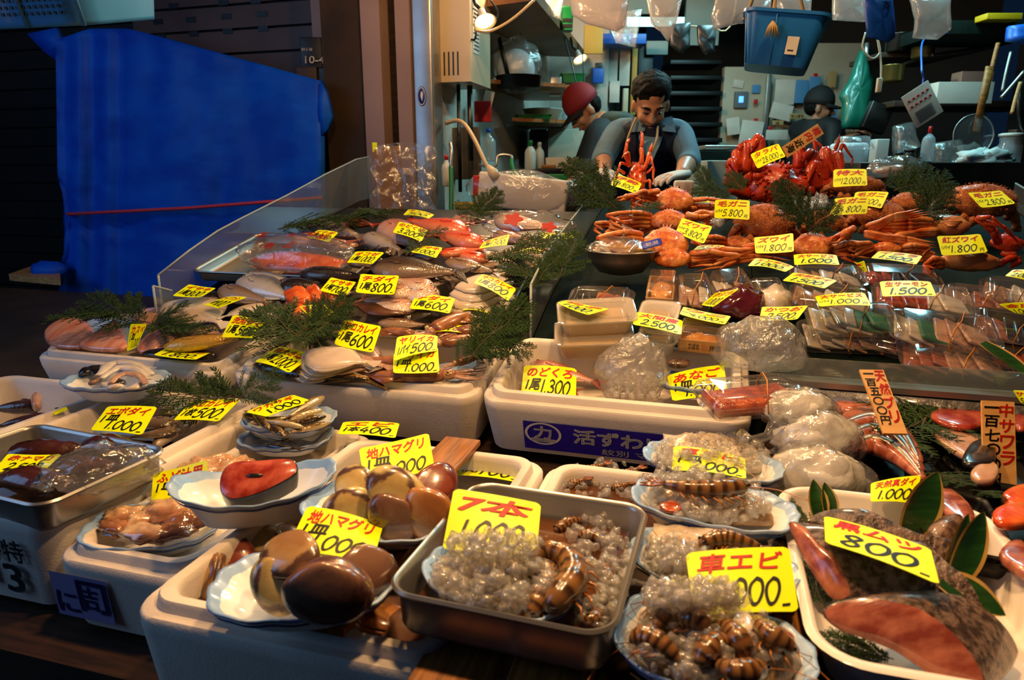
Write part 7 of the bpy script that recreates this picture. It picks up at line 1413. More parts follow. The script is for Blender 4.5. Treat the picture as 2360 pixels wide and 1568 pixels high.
for k in range(14): a_ = 2 * pi * k / 14; mb.tube([(0, 0, 0), (.012 * cos(a_), .012 * sin(a_), -.015), (.022 * cos(a_), .016 * sin(a_), -.045)], [.004, .003, .001], 4)
thing_mesh('tassel', mb, M['straw'], 'straw tassel knot on the rim of the blue bucket', 'tassel', MX.Translation(P(1781, 50, 2.17)))
M['teal_light'] = mat('lit_tube', '#ffffff', emit='#8ff0f4', es=5)
for k, (x0, y0, x1, y1, d) in enumerate([(1430, 40, 1650, 58, 6.0)]): bb('tube_light', 'teal white fluorescent tube high at the back of the shop', 'lamp', x0, y0, x1, y1, d, .05, 'teal_light')
M['teal_panel'] = mat('pale_panel', '#9fb4b0', .5, col2='#8aa29e', vs=3)
bb('ceiling_panel', 'pale panel under the ceiling above the man', 'panel', 1440, -20, 1560, 30, 5.2, .04, 'teal_panel'); bb('ceiling_panel', 'pale panel under the ceiling behind the rubber gloves', 'panel', 1580, -20, 1660, 100, 5.4, .04, 'teal_panel'); bb('ceiling_panel', 'pale panel right of the yellow board', 'panel', 1490, 95, 1540, 125, 5.4, .04, 'teal_panel')
for k in range(6): bb('tray_rack', 'dark flat tray stacked behind the man, ' + ['lowest', 'second from the bottom', 'third from the bottom', 'fourth from the bottom', 'second from the top', 'topmost'][k], 'tray', 1545, 318 - 36 * k, 1665, 328 - 36 * k, 5.6, .35, 'black', 'dark trays stacked behind the man')
bb('door_post', 'lit yellow wooden door frame behind the man', 'frame', 1455, 105, 1468, 262, 5.3, .06, 'yellow_board'); bb('cabinet', 'dark glass cabinet behind the man', 'cabinet', 1470, 110, 1505, 220, 5.5, .3, 'black')
d1 = bb('cold_room_door', 'cream cold room door panel with a control box', 'door', 1664, 160, 1768, 345, 5.7, .08, 'beige'); d2 = bb('cold_room_door', 'cream cold room door covered in notes behind the capped person', 'door', 1771, 108, 1975, 345, 5.75, .08, 'beige')
bb('door_edge', 'shiny metal strip between the two cream doors', 'strip', 1762, 178, 1772, 345, 5.66, .02, 'steel', r=.002)
M['ctrl'] = mat('grey_control_box', '#5c646c', .5); cb = bb('control_box', 'grey control box with a blue light on the cream door', 'control box', 1694, 212, 1724, 248, 5.65, .04, 'ctrl'); M['blue_led'] = mat('blue_light', '#2060ff', emit='#3f7bff', es=4)
bpy.context.view_layer.update()
bb('screen', '', '', 1703, 222, 1714, 236, 5.645, .01, 'blue_led', parent=cb)
M['note_blue'] = mat('blue_note', '#4a84b4', .6); M['note_tan'] = mat('tan_note', '#a88c58', .6)
for k, (x0, y0, x1, y1, m, rot, lb) in enumerate([(1690, 185, 1714, 202, 'paper', 8, 'crumpled note at the top of the left cream door'), (1733, 196, 1752, 214, 'note_blue', 0, 'round blue note on the left cream door'), (1705, 280, 1756, 345, 'paper', 6, 'large white sheet low on the left cream door'), (1675, 272, 1705, 310, 'paper', -8, 'pinkish list low on the left cream door'), (1786, 185, 1832, 240, 'paper', 0, 'white list with magnets on the right cream door'), (1776, 240, 1826, 275, 'paper', 12, 'opened white leaflet on the right cream door'), (1832, 186, 1862, 236, 'note_blue', 0, 'blue card on the right cream door, left one'), (1864, 178, 1890, 215, 'note_blue', 4, 'blue card on the right cream door, right one'), (1908, 165, 1928, 200, 'note_tan', 0, 'tan note at the right of the cream door'), (1780, 278, 1806, 288, 'note_tan', 0, 'tan label with letters on the cream door, lower'), (1820, 262, 1853, 274, 'note_tan', 0, 'tan label with letters on the cream door, upper'), (1765, 300, 1815, 322, 'paper', 0, 'white strip note low between the doors'), (1905, 245, 1928, 288, 'note_blue', 0, 'blue card right of the capped person')]):
 n_ = bb('note', lb, 'paper', x0, y0, x1, y1, 5.64, .003, m, 'notes on the cream doors', r=.0008, rot=-rot)
 if 'upper' in lb: letters(n_, 'すいぎり', x0 + 3, y0 + 2, x1 - 2, y1 - 2, 5.63)
 if 'lower' in lb: letters(n_, 'は', x0 + 8, y0 + 2, x1 - 10, y1 - 1, 5.63)
for k, (x, y) in enumerate([(1842, 156), (1880, 174), (1742, 234), (1742, 278), (1776, 296)]): bb('magnet', 'small red magnet on the cream doors, ' + ['highest one', 'above the right blue card', 'under the round blue note', 'above the large white sheet', 'above the white strip note'][k], 'magnet', x - 5, y - 5, x + 5, y + 5, 5.63, .01, 'cap_red', 'red magnets')
M['apron_green'] = mat('green_apron', '#0c5a48', .4, coat=.3); hbag('green apron hanging on the steel pole', [(1990, 108), (2010, 180), (2004, 225), (1995, 300), (1940, 298), (1942, 240), (1935, 222), (1960, 180), (1980, 120)], 4.3, 'apron_green', .05, 'apron', 'apron', None)
tubeobj('pole', 'shiny steel pole behind the green apron', 'pole', [P(1985, 300, 4.4), P(1992, 220, 4.4), P(1998, 100, 4.4)], .014, 'steel')
bb('shelf', 'teal dark shelf high at the right', 'shelf', 2170, 48, 2420, 78, 3.6, .4, 'teal_panel' if 0 else 'mat'); bb('shelf', 'wooden shelf with tools at the right', 'shelf', 2060, 232, 2420, 246, 4.0, .4, 'wood_dark'); bb('shelf', 'dark shelf with pots at the right', 'shelf', 2030, 120, 2200, 132, 4.1, .4, 'wood_dark'); bb('shelf', 'grey plank shelf slanting at the right', 'shelf', 2150, 112, 2300, 120, 3.9, .3, 'steel_dark', rot=8)
M['brass'] = mat('brassy_pot', '#7a6636', .35, .8); 
for k, (x, y, r_, h_, d, m, lb) in enumerate([(2055, 190, .06, .09, 4.0, 'brass', 'brassy pot at the left of the right shelves'), (2125, 135, .06, .13, 4.0, 'brass', 'tall brassy pot on the dark shelf'), (2068, 122, .07, .10, 4.1, 'steel_dark', 'dark pot on the dark shelf')]): mb = MB(); mb.lathe([(r_ * .9, 0), (r_, .01), (r_, h_), (r_ * 1.06, h_ + .004), (r_ * .95, h_), (r_ * .92, .012)], 24, caps=(1, 1)); thing_mesh('pot', mb, M[m], lb, 'pot', MX.Translation(P(x, y, d)), 'pots on the right shelves')
mn = bb('menu_card', 'tilted laminated card with small pictures hanging at the right', 'card', 2092, 200, 2160, 282, 3.0, .003, 'paper', rot=34, r=.001)
rg = random.Random(5); mb = MB(); mb2 = MB()
for k in range(10): mb.lathe([(.0001, 0), (.006, 0), (.006, .0012), (.0001, .0012)], 10, mx=MX.Translation((-.045 + .022 * (k % 5), -.0025, .045 - .028 * (k // 5))) @ MX.Rotation(R(90), 4, 'X'))
for k in range(6): mb2.box((.08, .001, .003), (-.005, -.0025, -.015 - .009 * k))
mb.build('picture', M['cap_red'], mn); mb2.build('print', M['print_dark'], mn, smooth=False)
tubeobj('string', 'blue string holding the laminated card', 'string', [P(2125, 205, 3.0), P(2128, 180, 3.0), P(2124, 155, 3.0), P(2130, 90, 3.3), P(2185, 76, 3.6)], .004, 'blue_plastic')
mb = MB(); mb.lathe([(.095, 0), (.10, 0), (.10, .004), (.095, .004), (.095, 0)], 32); sv = thing_mesh('strainer', mb, M['steel'], 'round wire strainer hanging at the right', 'strainer', MX.Translation(P(2243, 312, 3.3)) @ MX.Rotation(R(85), 4, 'X')); mb = MB(); mb.lathe([(.001, .03), (.05, .024), (.095, 0)], 28); mb.build('mesh', M['clear'], sv); mb = MB(); mb.box((.03, .30, .012), (.01, .17, .0)); mb.build('handle', M['wood'], sv, MX.Rotation(R(-6), 4, 'Z'))
for k, (pts, r_, m, lb) in enumerate([([P(2300, 100, 3.3), P(2285, 160, 3.3), P(2270, 230, 3.3)], .010, 'wood', 'wooden spoon handle hanging at the right'), ([P(2330, 120, 3.2), P(2318, 170, 3.2), P(2310, 210, 3.2)], .007, 'steel', 'steel ladle handle hanging at the right'), ([P(2360, 165, 3.1), P(2330, 200, 3.1), P(2308, 225, 3.1)], .008, 'steel', 'shiny steel skimmer handle at the right edge'), ([P(2352, 190, 3.0), P(2340, 230, 3.0), P(2332, 262, 3.0)], .008, 'wood_light', 'pale handle at the right picture edge')]): tubeobj('utensil', lb, 'utensil', pts, r_, m, 'utensils hanging at the right')
mb = MB(); mb.lathe([(.001, 0), (.11, .01), (.13, .03), (.001, .02)], 26); thing_mesh('pan', mb, M['steel_dark'], 'dark frying pan hanging at the right picture edge', 'pan', MX.Translation(P(2350, 250, 3.2)) @ MX.Rotation(R(75), 4, 'X') @ MX.Rotation(R(40), 4, 'Y'))
tubeobj('cable', 'white looped cable hanging under the blue banner', 'cable', [P(1995, 75, 3.0), P(1988, 110, 3.0), P(2010, 135, 3.0), P(2028, 120, 3.0), P(2022, 90, 3.0), P(2030, 140, 3.0), P(2030, 190, 3.0)], .004, 'cream', 'cables'); bpy.context.view_layer.update(); bb('plug', '', '', 2023, 180, 2034, 212, 3.0, .02, 'cream', parent=[o for o in COL.objects if o.get('label') == 'white looped cable hanging under the blue banner'][0])
bb('striped_box', 'white and blue carton on the wooden shelf', 'carton', 2160, 190, 2290, 238, 3.8, .1, 'paper'); bb('white_pack', 'pale box behind the laminated card', 'carton', 2215, 165, 2290, 200, 4.0, .1, 'dishglow'); bb('book', 'leaning grey boards beside the apron', 'board', 1998, 240, 2052, 302, 4.1, .05, 'steel_dark', rot=-18)
bb('steel_counter', 'dark steel counter edge at the right behind the crabs', 'counter', 1925, 390, 2460, 1330, 3.3, .5, 'steel_dark'); bb('steel_counter', 'dark steel counter in the middle behind the crabs', 'counter', 1600, 385, 1720, 1270, 3.5, .4, 'teal_panel'); bb('teal_tray', 'teal tray on the counter right of the man', 'tray', 1594, 348, 1704, 378, 3.6, .25, 'mat'); bb('metal_plate', 'steel lid on the teal tray', 'lid', 1625, 335, 1702, 345, 3.6, .2, 'steel')
bottle('clear bottle with a red nozzle cap at the right', 2134, 295, 372, 28, 3.4, 'bottle_clear', 'cap_red', .22, 'bottles on the right counter', neck=.25); bottle('dark jar on the right counter', 2094, 345, 372, 26, 3.4, 'black', 'black', .2, 'bottles on the right counter', neck=.8); bottle('clear tub shaped bottle at the right', 2320, 310, 380, 50, 3.3, 'bottle_clear', 'spray_white', .1, 'bottles on the right counter', neck=.9); bottle('small amber jar on the right counter', 2070, 352, 374, 18, 3.45, 'yellow_board', 'black', .25, 'bottles on the right counter', neck=.8)
bb('milk_carton', 'white milk carton on the right counter', 'carton', 2018, 322, 2047, 392, 3.4, .07, 'spray_white'); bb('grey_bin', 'grey bin wrapped in film behind the red crabs', 'bin', 1936, 330, 2004, 395, 3.5, .15, 'dishglow', r=.02); hbag('clear film over the grey bin', [(1935, 315), (2000, 312), (2008, 345), (1930, 350)], 3.45, 'bag', .06, 'plastic_bag', 'bag', None)
M['towel'] = mat('white_towel', '#b4bcb8', .9, bump=.5, bs=30); mb = MB(); blob(mb, (0, 0, 0), (.12, .07, .05), 30, .4, 2.6, 4, flatb=-.03); crumple(mb, .02, 18, 2); thing_mesh('towel', mb, M['towel'], 'crumpled white towel on the right counter', 'towel', MX.Translation(P(2265, 368, 3.25)))
hbag('clear bags heaped on the right counter', [(2060, 290), (2100, 280), (2120, 340), (2060, 360)], 3.6, 'bag', .05, 'plastic_bag', 'bag', None); hbag('clear bag left of the white towel', [(2150, 330), (2210, 320), (2225, 380), (2150, 385)], 3.45, 'bag', .05, 'plastic_bag', 'bag', None)
hbag('blue plastic bag at the top right picture edge', [(2325, 60), (2400, 50), (2400, 110), (2320, 95)], 3.2, 'blue_plastic', .04)
bb('yellow_pack', 'yellow flat pack on the high shelf', 'pack', 2275, 30, 2358, 44, 3.5, .1, 'yellow_plastic'); bb('wooden_post', 'wooden post at the right picture edge', 'post', 2335, 300, 2400, 390, 3.4, .06, 'wood_dark')
M['skin'] = mat('skin', '#b07a58', .45, sss=.1); M['skin_d'] = mat('skin_tan', '#8a5a40', .45, sss=.1); M['hair'] = mat('black_hair', '#0a0807', .75, bump=.8, bs=90, spec=.15); M['shirt'] = mat('blue_grey_shirt', '#5a7484', .85, col2='#4e6676', vs=8); M['vest'] = mat('navy_vest', '#0c1226', .85, col2='#10182e', vs=14); M['apron_d'] = mat('dark_apron', '#14161c', .5); M['hood'] = mat('dark_hooded_jacket', '#10161a', .8); M['hood2'] = mat('grey_green_hood', '#24362f', .85); M['cap_r'] = mat('red_cap', '#7c0c14', .75); M['cap_b'] = mat('black_cap', '#0c0b0b', .8); M['trouser'] = mat('dark_trousers', '#101218', .8); M['glove'] = mat('white_glove', '#c8c4bc', .7, bump=.2, bs=80); M['lip'] = mat('lips', '#7a4034', .5); M['jacket'] = mat('black_jacket', '#0b0c0d', .7)
def fuse(name, mb, m, parent, voxel=.007, sm=8, label=None):
 o = mb.build(name, m, parent); r = o.modifiers.new('remesh', 'REMESH'); r.mode = 'VOXEL'; r.voxel_size = voxel; r.use_smooth_shade = True; s = o.modifiers.new('smooth', 'SMOOTH'); s.iterations = sm; s.factor = .5
 if label: o['label'] = label
 return o
def head_parts(mb, hm):
 mb.ball((0, -.012, .042), (.077, .094, .084), 20, mx=hm); mb.ball((0, .020, -.030), (.063, .070, .086), 20, mx=hm); mb.ball((0, .044, -.098), (.036, .034, .026), 14, mx=hm)
 mb.tube([(0, .086, .012), (0, .100, -.018), (0, .106, -.034), (0, .092, -.042)], [.008, .011, .015, .010], 10, mx=hm); mb.ball((0, .074, .020), (.052, .017, .011), 14, mx=hm)
 for s in (-1, 1): mb.ball((s * .036, .062, -.034), (.024, .022, .024), 12, mx=hm); mb.ball((s * .078, -.006, -.018), (.010, .022, .034), 12, mx=hm); mb.ball((s * .012, .096, -.038), (.009, .010, .007), 8, mx=hm)
 mb.ball((0, .080, -.070), (.025, .012, .010), 12, mx=hm)
def face_parts(root, hm, eyes=True):
 for s in (-1, 1):
  mb = MB(); mb.tube([(s * .014, .092, .020), (s * .032, .090, .026), (s * .052, .074, .020)], [.0045, .005, .002], 6, mx=hm); mb.build('eyebrow', M['hair'], root)
  mb = MB(); mb.tube([(s * .016, .084, -.002), (s * .030, .084, -.005), (s * .046, .072, -.001)], [.003, .0042, .002], 6, mx=hm); mb.build('eye', M['eye_b'], root)
 mb = MB(); mb.tube([(-.024, .082, -.072), (-.008, .092, -.070), (.008, .092, -.070), (.024, .082, -.072)], [.003, .0045, .0045, .003], 8, mx=hm); mb.build('mouth', M['lip'], root)
def limb(mb, pts, rad, n=12): mb.tube(crom(pts, 4), [rad[0] + (rad[-1] - rad[0]) * i / (4 * (len(pts) - 1)) if len(rad) == 2 else lerp([(k / (len(rad) - 1), r_) for k, r_ in enumerate(rad)], i / (4 * (len(pts) - 1))) for i in range(4 * (len(pts) - 1) + 1)], n)
def hand(mb, wrist, palm_end, up, side=1, curl=.5, sc_=1.0):
 d = (palm_end - wrist); L = d.length; d = d.normalized(); s = d.cross(up).normalized() * side; u = s.cross(d).normalized() * side
 rs = []
 for t, w_, h_ in ((0, .026, .020), (.4, .036, .018), (.8, .042, .015), (1, .040, .012)): rs.append([wrist + d * L * t + s * w_ * sc_ * cos(a) + u * h_ * sc_ * sin(a) for a in [2 * pi * i / 12 for i in range(12)]])
 mb.rings(rs)
 for k, (o, l) in enumerate(((-.030, .066), (-.010, .078), (.010, .074), (.030, .058))):
  b = wrist + d * L * .92 + s * o * sc_; l *= sc_; a1, a2 = curl * .9, curl * 1.9; p1 = b + (d * cos(curl * .3) - u * sin(curl * .3)) * l * .45; p2 = p1 + (d * cos(a1) - u * sin(a1)) * l * .32; p3 = p2 + (d * cos(a2) - u * sin(a2)) * l * .25
  mb.tube([b, p1, p2, p3], [.0095 * sc_, .0088 * sc_, .008 * sc_, .006 * sc_], 8)
 b = wrist + d * L * .25 - s * .030 * sc_; mb.tube([b, b - s * .022 * sc_ + d * .025 * sc_ - u * .008, b - s * .022 * sc_ + d * .055 * sc_ - u * .016], [.012 * sc_, .0105 * sc_, .007 * sc_], 8)
def torso(mb, secs, n=20):
 """stack of oval sections: centre, half width, half depth, side vector, front vector"""
 mb.rings([[c + s * w_ * cos(a) + f * d_ * sin(a) for a in [2 * pi * i / n for i in range(n)]] for c, w_, d_, s, f in secs])
X, Y_, Z = V((1, 0, 0)), V((0, 1, 0)), V((0, 0, 1))
D = 3.1; hc = P(1500, 238, D); o0 = V((hc.x, hc.y + .10, 0))
pr = empty('person', 'dark haired man in navy vest over blue grey shirt, looking down at work', 'person', MX.Translation(o0)); inv = pr.matrix_world.inverted()
def mbx(): return MB()
def place(mb):
 mb.v = [inv @ p for p in mb.v]; return mb
hm = MX.Translation(hc) @ MX.Rotation(R(180 - 3), 4, 'Z') @ MX.Rotation(R(-34), 4, 'X')
sh_l, sh_r = P(1420, 308, D + .10), P(1570, 310, D + .10); ch = (sh_l + sh_r) / 2; hip = V((ch.x, ch.y + .22, 1.02)); el_l, el_r = P(1390, 366, D - .04), P(1588, 370, D - .04); wr_l, wr_r = P(1392, 398, D - .22), P(1572, 402, D - .22); ha_l, ha_r = P(1410, 404, D - .27), P(1540, 407, D - .27)
mb = MB(); head_parts(mb, hm); nk = hm @ V((0, -.03, -.09)); limb(mb, [nk, ch + V((0, .0, .02))], [.056, .066]); torso(mb, [(hip, .15, .10, X, Y_), (hip.lerp(ch, .45), .165, .11, X, Y_), (hip.lerp(ch, .85), .18, .11, X, Y_), (ch + V((0, .01, .02)), .13, .08, X, Y_)])
for sh_, el, wr, ha, sd in ((sh_l, el_l, wr_l, ha_l, 1), (sh_r, el_r, wr_r, ha_r, -1)): limb(mb, [ch.lerp(sh_, .6), sh_.lerp(ch, .1), sh_.lerp(el, .5), el], [.07, .062, .05, .044]); limb(mb, [el, el.lerp(wr, .4), wr], [.044, .042, .030]); hand(mb, wr, ha, Z, sd)
for s in (-1, 1): limb(mb, [hip + X * s * .08, hip + X * s * .09 + V((0, -.03, -.45)), hip + X * s * .09 + V((0, .0, -.98))], [.09, .062, .042]); mb.ball(tuple(hip + X * s * .09 + V((0, -.06, -.98))), (.045, .12, .04), 12)
fuse('body', place(mb), M['skin'], pr); face_parts(pr, inv @ hm)
mb = MB(); rs_h = [(0, -.022, .056, .086, .098, .080), (0, .012, .088, .070, .066, .044), (.05, -.03, .05, .04, .07, .06), (-.05, -.03, .05, .04, .07, .06), (0, -.07, .02, .07, .045, .09)]
for x, y, z, a_, b_, c_ in rs_h: blob(mb, (x, y, z), (a_, b_, c_), 24, .16, 6, x * 9, mx=hm)
fuse('hair', place(mb), M['hair'], pr, .005, 2)
mb = MB(); torso(mb, [(hip + V((0, 0, .1)), .172, .118, X, Y_), (hip.lerp(ch, .45), .178, .122, X, Y_), (hip.lerp(ch, .85), .192, .122, X, Y_), (ch + V((0, .01, .035)), .135, .088, X, Y_), (ch + V((0, .0, .07)), .075, .07, X, Y_)])
for sh_, el in ((sh_l, el_l), (sh_r, el_r)): limb(mb, [ch.lerp(sh_, .6), sh_.lerp(ch, .08), sh_.lerp(el, .5), el, el.lerp(wr_l if el is el_l else wr_r, .35)], [.075, .066, .058, .054, .048])
fuse('shirt', place(mb), M['shirt'], pr, .008, 6)
for s in (-1, 1):
 mb = MB(); b = ch + V((s * .03, -.075, .06)); q = [b, b + V((s * .06, .01, .012)), b + V((s * .075, -.02, -.06)), b + V((s * .012, -.035, -.055))]; mb.add(q + [p + V((0, -.008, .002)) for p in q], [[0, 1, 2, 3], [7, 6, 5, 4]] + [[i, 4 + i, 4 + (i + 1) % 4, (i + 1) % 4] for i in range(4)]); place(mb).build('collar', M['shirt'], pr, smooth=False)
mb = MB(); torso(mb, [(hip + V((0, 0, .1)), .182, .135, X, Y_), (hip.lerp(ch, .45), .19, .142, X, Y_), (hip.lerp(ch, .85), .197, .146, X, Y_), (ch + V((0, -.005, .03)), .158, .108, X, Y_), (ch + V((0, 0, .055)), .12, .085, X, Y_)]); fuse('vest', place(mb), M['vest'], pr, .008, 4)
mb = MB(); q = [P(1472, 303, D + .01), P(1530, 305, D + .01), P(1520, 335, D - .085), P(1500, 380, D - .08), P(1480, 335, D - .085)]; mb.add(q + [p + V((0, .03, 0)) for p in q], [[4, 3, 2, 1, 0], [5, 6, 7, 8, 9]] + [[k, (k + 1) % 5, 5 + (k + 1) % 5, 5 + k] for k in range(5)]); place(mb).build('shirt_front', M['shirt'], pr, smooth=False)
mb = MB(); torso(mb, [(hip + V((0, -.02, -.3)), .20, .13, X, Y_), (hip + V((0, -.01, .05)), .192, .142, X, Y_), (hip.lerp(ch, .38), .19, .145, X, Y_), (hip.lerp(ch, .55) + V((0, -.012, 0)), .11, .135, X, Y_)]); place(mb).build('apron', M['apron_d'], pr)
for s, x0, y0, x1, y1 in ((-1, 1466, 272, 1438, 358), (1, 1516, 292, 1502, 352)): mb = MB(); mb.tube(crom([P(x0, y0, D - .02), P((x0 + x1) / 2 + s * 4, (y0 + y1) / 2, D - .065), P(x1, y1, D - .07)], 4), .005, 6); place(mb).build('apron_string', M['straw'], pr)
for wr, ha, sd in ((wr_l, ha_l, 1), (wr_r, ha_r, -1)):
 mb = MB(); hand(mb, wr - (ha - wr).normalized() * .03, ha, Z, sd, .5, 1.12); fuse('glove', place(mb), M['glove'], pr, .004, 3)
mb = MB()
for s in (-1, 1): limb(mb, [hip + X * s * .07 + V((0, 0, .05)), hip + X * s * .09 + V((0, -.03, -.45)), hip + X * s * .09 + V((0, .0, -.95))], [.115, .085, .07])
place(mb).build('trousers', M['trouser'], pr)
D = 3.9; hc = P(1346, 252, D); o0 = V((P(1400, 300, D).x, hc.y + .05, 0)); pr = empty('person', 'person in red cap and dark hooded jacket bending to the left over a board', 'person', MX.Translation(o0)); inv = pr.matrix_world.inverted()
hm = MX.Translation(hc) @ MX.Rotation(R(90 + 12), 4, 'Z') @ MX.Rotation(R(-42), 4, 'X'); ch = P(1398, 292, D); hip = V((P(1440, 420, D).x + .06, hc.y + .15, 1.02)); sx = V((.25, .9, 0)).normalized(); fx = V((-.9, .25, 0)).normalized()
shn, shf = P(1376, 318, D - .16), P(1378, 306, D + .16); el1, el2 = P(1352, 395, D - .25), P(1340, 390, D + .1); wr1, wr2 = P(1316, 424, 3.42), P(1300, 425, 3.55); h1, h2 = P(1292, 436, 3.36), P(1282, 432, 3.5)
mb = MB(); head_parts(mb, hm); limb(mb, [hm @ V((0, -.03, -.09)), ch], [.055, .065]); torso(mb, [(hip, .15, .11, sx, fx), (hip.lerp(ch, .5), .17, .12, sx, fx), (ch + V((.02, 0, -.03)), .16, .10, sx, fx), (ch + V((-.02, 0, .02)), .09, .07, sx, fx)])
for s_, e_, w_, h_, sd in ((shn, el1, wr1, h1, 1), (shf, el2, wr2, h2, -1)): limb(mb, [ch.lerp(s_, .5), s_, s_.lerp(e_, .5), e_], [.07, .06, .05, .044]); limb(mb, [e_, e_.lerp(w_, .4), w_], [.044, .040, .03]); hand(mb, w_, h_, Z, sd)
for s in (-1, 1): limb(mb, [hip + sx * s * .08, hip + sx * s * .09 + V((0, 0, -.45)), hip + sx * s * .09 + V((0, 0, -.98))], [.09, .062, .042]); mb.ball(tuple(hip + sx * s * .09 + fx * .06 + V((0, 0, -.98))), (.1, .06, .04), 12)
fuse('body', place(mb), M['skin'], pr); face_parts(pr, inv @ hm)
def cap(root, hm, m, inv, brim='cap_b'):
 mb = MB(); rs = []
 for z, r_ in ((-.005, 1.06), (.03, 1.08), (.07, .98), (.105, .72), (.128, .36), (.134, .02)): rs.append([hm @ V((.082 * r_ * cos(a), .100 * r_ * sin(a) - .010, z + .022)) for a in [2 * pi * i / 24 for i in range(24)]])
 mb.rings(rs); mb.v = [inv @ p for p in mb.v]; c = mb.build('cap', m, root)
 mb = MB(); vs = []
 for lift in (0, .005):
  for i in range(13): a = R(25 + 130 * i / 12); vs += [hm @ V((.085 * cos(a), .095 * sin(a), .024 + lift)), hm @ V((.088 * cos(a), .09 * sin(a) + .075 * sin(pi * i / 12), .012 + lift - .012 * abs(cos(a))))]
 fs = [[2 * i, 2 * i + 1, 2 * i + 3, 2 * i + 2] for i in range(12)] + [[26 + 2 * i + 2, 26 + 2 * i + 3, 26 + 2 * i + 1, 26 + 2 * i] for i in range(12)] + [[2 * i + 1, 27 + 2 * i, 29 + 2 * i, 2 * i + 3] for i in range(12)]
 mb.add([inv @ p for p in vs], fs); mb.build('brim', M[brim], c)
cap(pr, hm, M['cap_r'], inv)
mb = MB(); blob(mb, (0, -.045, -.005), (.078, .062, .065), 20, .12, 6, 1, mx=hm); fuse('hair', place(mb), M['hair'], pr, .006, 2)
mb = MB(); torso(mb, [(hip + V((0, 0, -.05)), .18, .14, sx, fx), (hip.lerp(ch, .5) + V((.03, 0, .0)), .20, .15, sx, fx), (ch + V((.03, 0, -.03)), .19, .125, sx, fx), (ch + V((0, 0, .03)), .10, .085, sx, fx)])
for s_, e_, w_ in ((shn, el1, wr1), (shf, el2, wr2)): limb(mb, [ch.lerp(s_, .5), s_, s_.lerp(e_, .5), e_, e_.lerp(w_, .55)], [.085, .078, .068, .062, .05])
fuse('jacket', place(mb), M['hood'], pr, .009, 6); mb = MB(); blob(mb, ch + V((.05, 0, .02)), (.12, .14, .065), 24, .12, 3, 4); limb(mb, [ch + V((.05, -.08, .03)), ch + V((.16, -.06, -.03)), ch + V((.24, -.04, -.1))], [.05, .06, .04]); fuse('hood', place(mb), M['hood2'], pr, .009, 5)
for w_, h_, sd in ((wr1, h1, 1), (wr2, h2, -1)): mb = MB(); hand(mb, w_ - (h_ - w_).normalized() * .02, h_, Z, sd, .5, 1.12); fuse('glove', place(mb), M['glove'], pr, .004, 3)
mb = MB()
for s in (-1, 1): limb(mb, [hip + sx * s * .07 + V((0, 0, .04)), hip + sx * s * .09 + V((0, 0, -.45)), hip + sx * s * .09 + V((0, 0, -.95))], [.12, .085, .07])
place(mb).build('trousers', M['trouser'], pr)
D = 5.0; hc = P(1888, 248, D); o0 = V((hc.x, hc.y, 0)); pr = empty('person', 'person in black cap and glasses, seen from the side at the back right', 'person', MX.Translation(o0)); inv = pr.matrix_world.inverted()
hm = MX.Translation(hc) @ MX.Rotation(R(-90 - 22), 4, 'Z') @ MX.Rotation(R(-8), 4, 'X'); ch = P(1878, 292, D + .02); hip = ch + V((0, .05, -.52)); sx = V((.35, -.9, 0)).normalized(); fx = V((.9, .35, 0)).normalized()
shn, shf = ch + sx * .17 + V((0, 0, -.03)), ch - sx * .17 + V((0, 0, -.03)); el1, wr1, h1 = P(1920, 340, D - .2), P(1945, 320, D - .25), P(1962, 312, D - .25); el2, wr2, h2 = P(1935, 305, D + .1), P(1972, 300, D), P(1992, 305, D)
mb = MB(); head_parts(mb, hm); limb(mb, [hm @ V((0, -.03, -.09)), ch], [.055, .065]); torso(mb, [(hip, .15, .11, sx, fx), (hip.lerp(ch, .5), .17, .12, sx, fx), (ch + V((0, 0, -.04)), .17, .10, sx, fx), (ch + V((0, 0, .02)), .09, .07, sx, fx)])
for s_, e_, w_, h_, sd in ((shn, el1, wr1, h1, 1), (shf, el2, wr2, h2, -1)): limb(mb, [ch.lerp(s_, .5), s_, s_.lerp(e_, .5), e_], [.07, .06, .05, .044]); limb(mb, [e_, e_.lerp(w_, .4), w_], [.044, .040, .03]); hand(mb, w_, h_, Z, sd)
for s in (-1, 1): limb(mb, [hip + sx * s * .08, hip + sx * s * .09 + V((0, 0, -.5)), V((hip.x, hip.y, .05)) + sx * s * .09], [.09, .062, .042]); mb.ball(tuple(V((hip.x, hip.y, .04)) + sx * s * .09 + fx * .06), (.1, .06, .04), 12)
fuse('body', place(mb), M['skin_d'], pr); face_parts(pr, inv @ hm); cap(pr, hm, M['cap_b'], inv)
mb = MB(); blob(mb, (0, -.04, -.005), (.079, .066, .06), 20, .12, 6, 1, mx=hm); fuse('hair', place(mb), M['hair'], pr, .006, 2)
mb = MB()
for s in (-1, 1): mb.tube([inv @ hm @ V((s * .032 + .022 * cos(a), .094, -.004 + .015 * sin(a))) for a in [2 * pi * i / 12 for i in range(13)]], .0018, 5); mb.tube([inv @ hm @ V((s * .054, .09, -.002)), inv @ hm @ V((s * .08, 0, -.005))], .0018, 5)
mb.build('glasses', M['black'], pr)
mb = MB(); torso(mb, [(hip + V((0, 0, -.05)), .18, .14, sx, fx), (hip.lerp(ch, .5), .195, .145, sx, fx), (ch + V((0, 0, -.04)), .195, .125, sx, fx), (ch + V((0, 0, .05)), .085, .085, sx, fx)])
for s_, e_, w_, k in ((shn, el1, wr1, .3), (shf, el2, wr2, .6)): limb(mb, [ch.lerp(s_, .5), s_, s_.lerp(e_, .5), e_, e_.lerp(w_, k)], [.085, .078, .066, .058, .05])
fuse('jacket', place(mb), M['jacket'], pr, .009, 6); mb = MB()
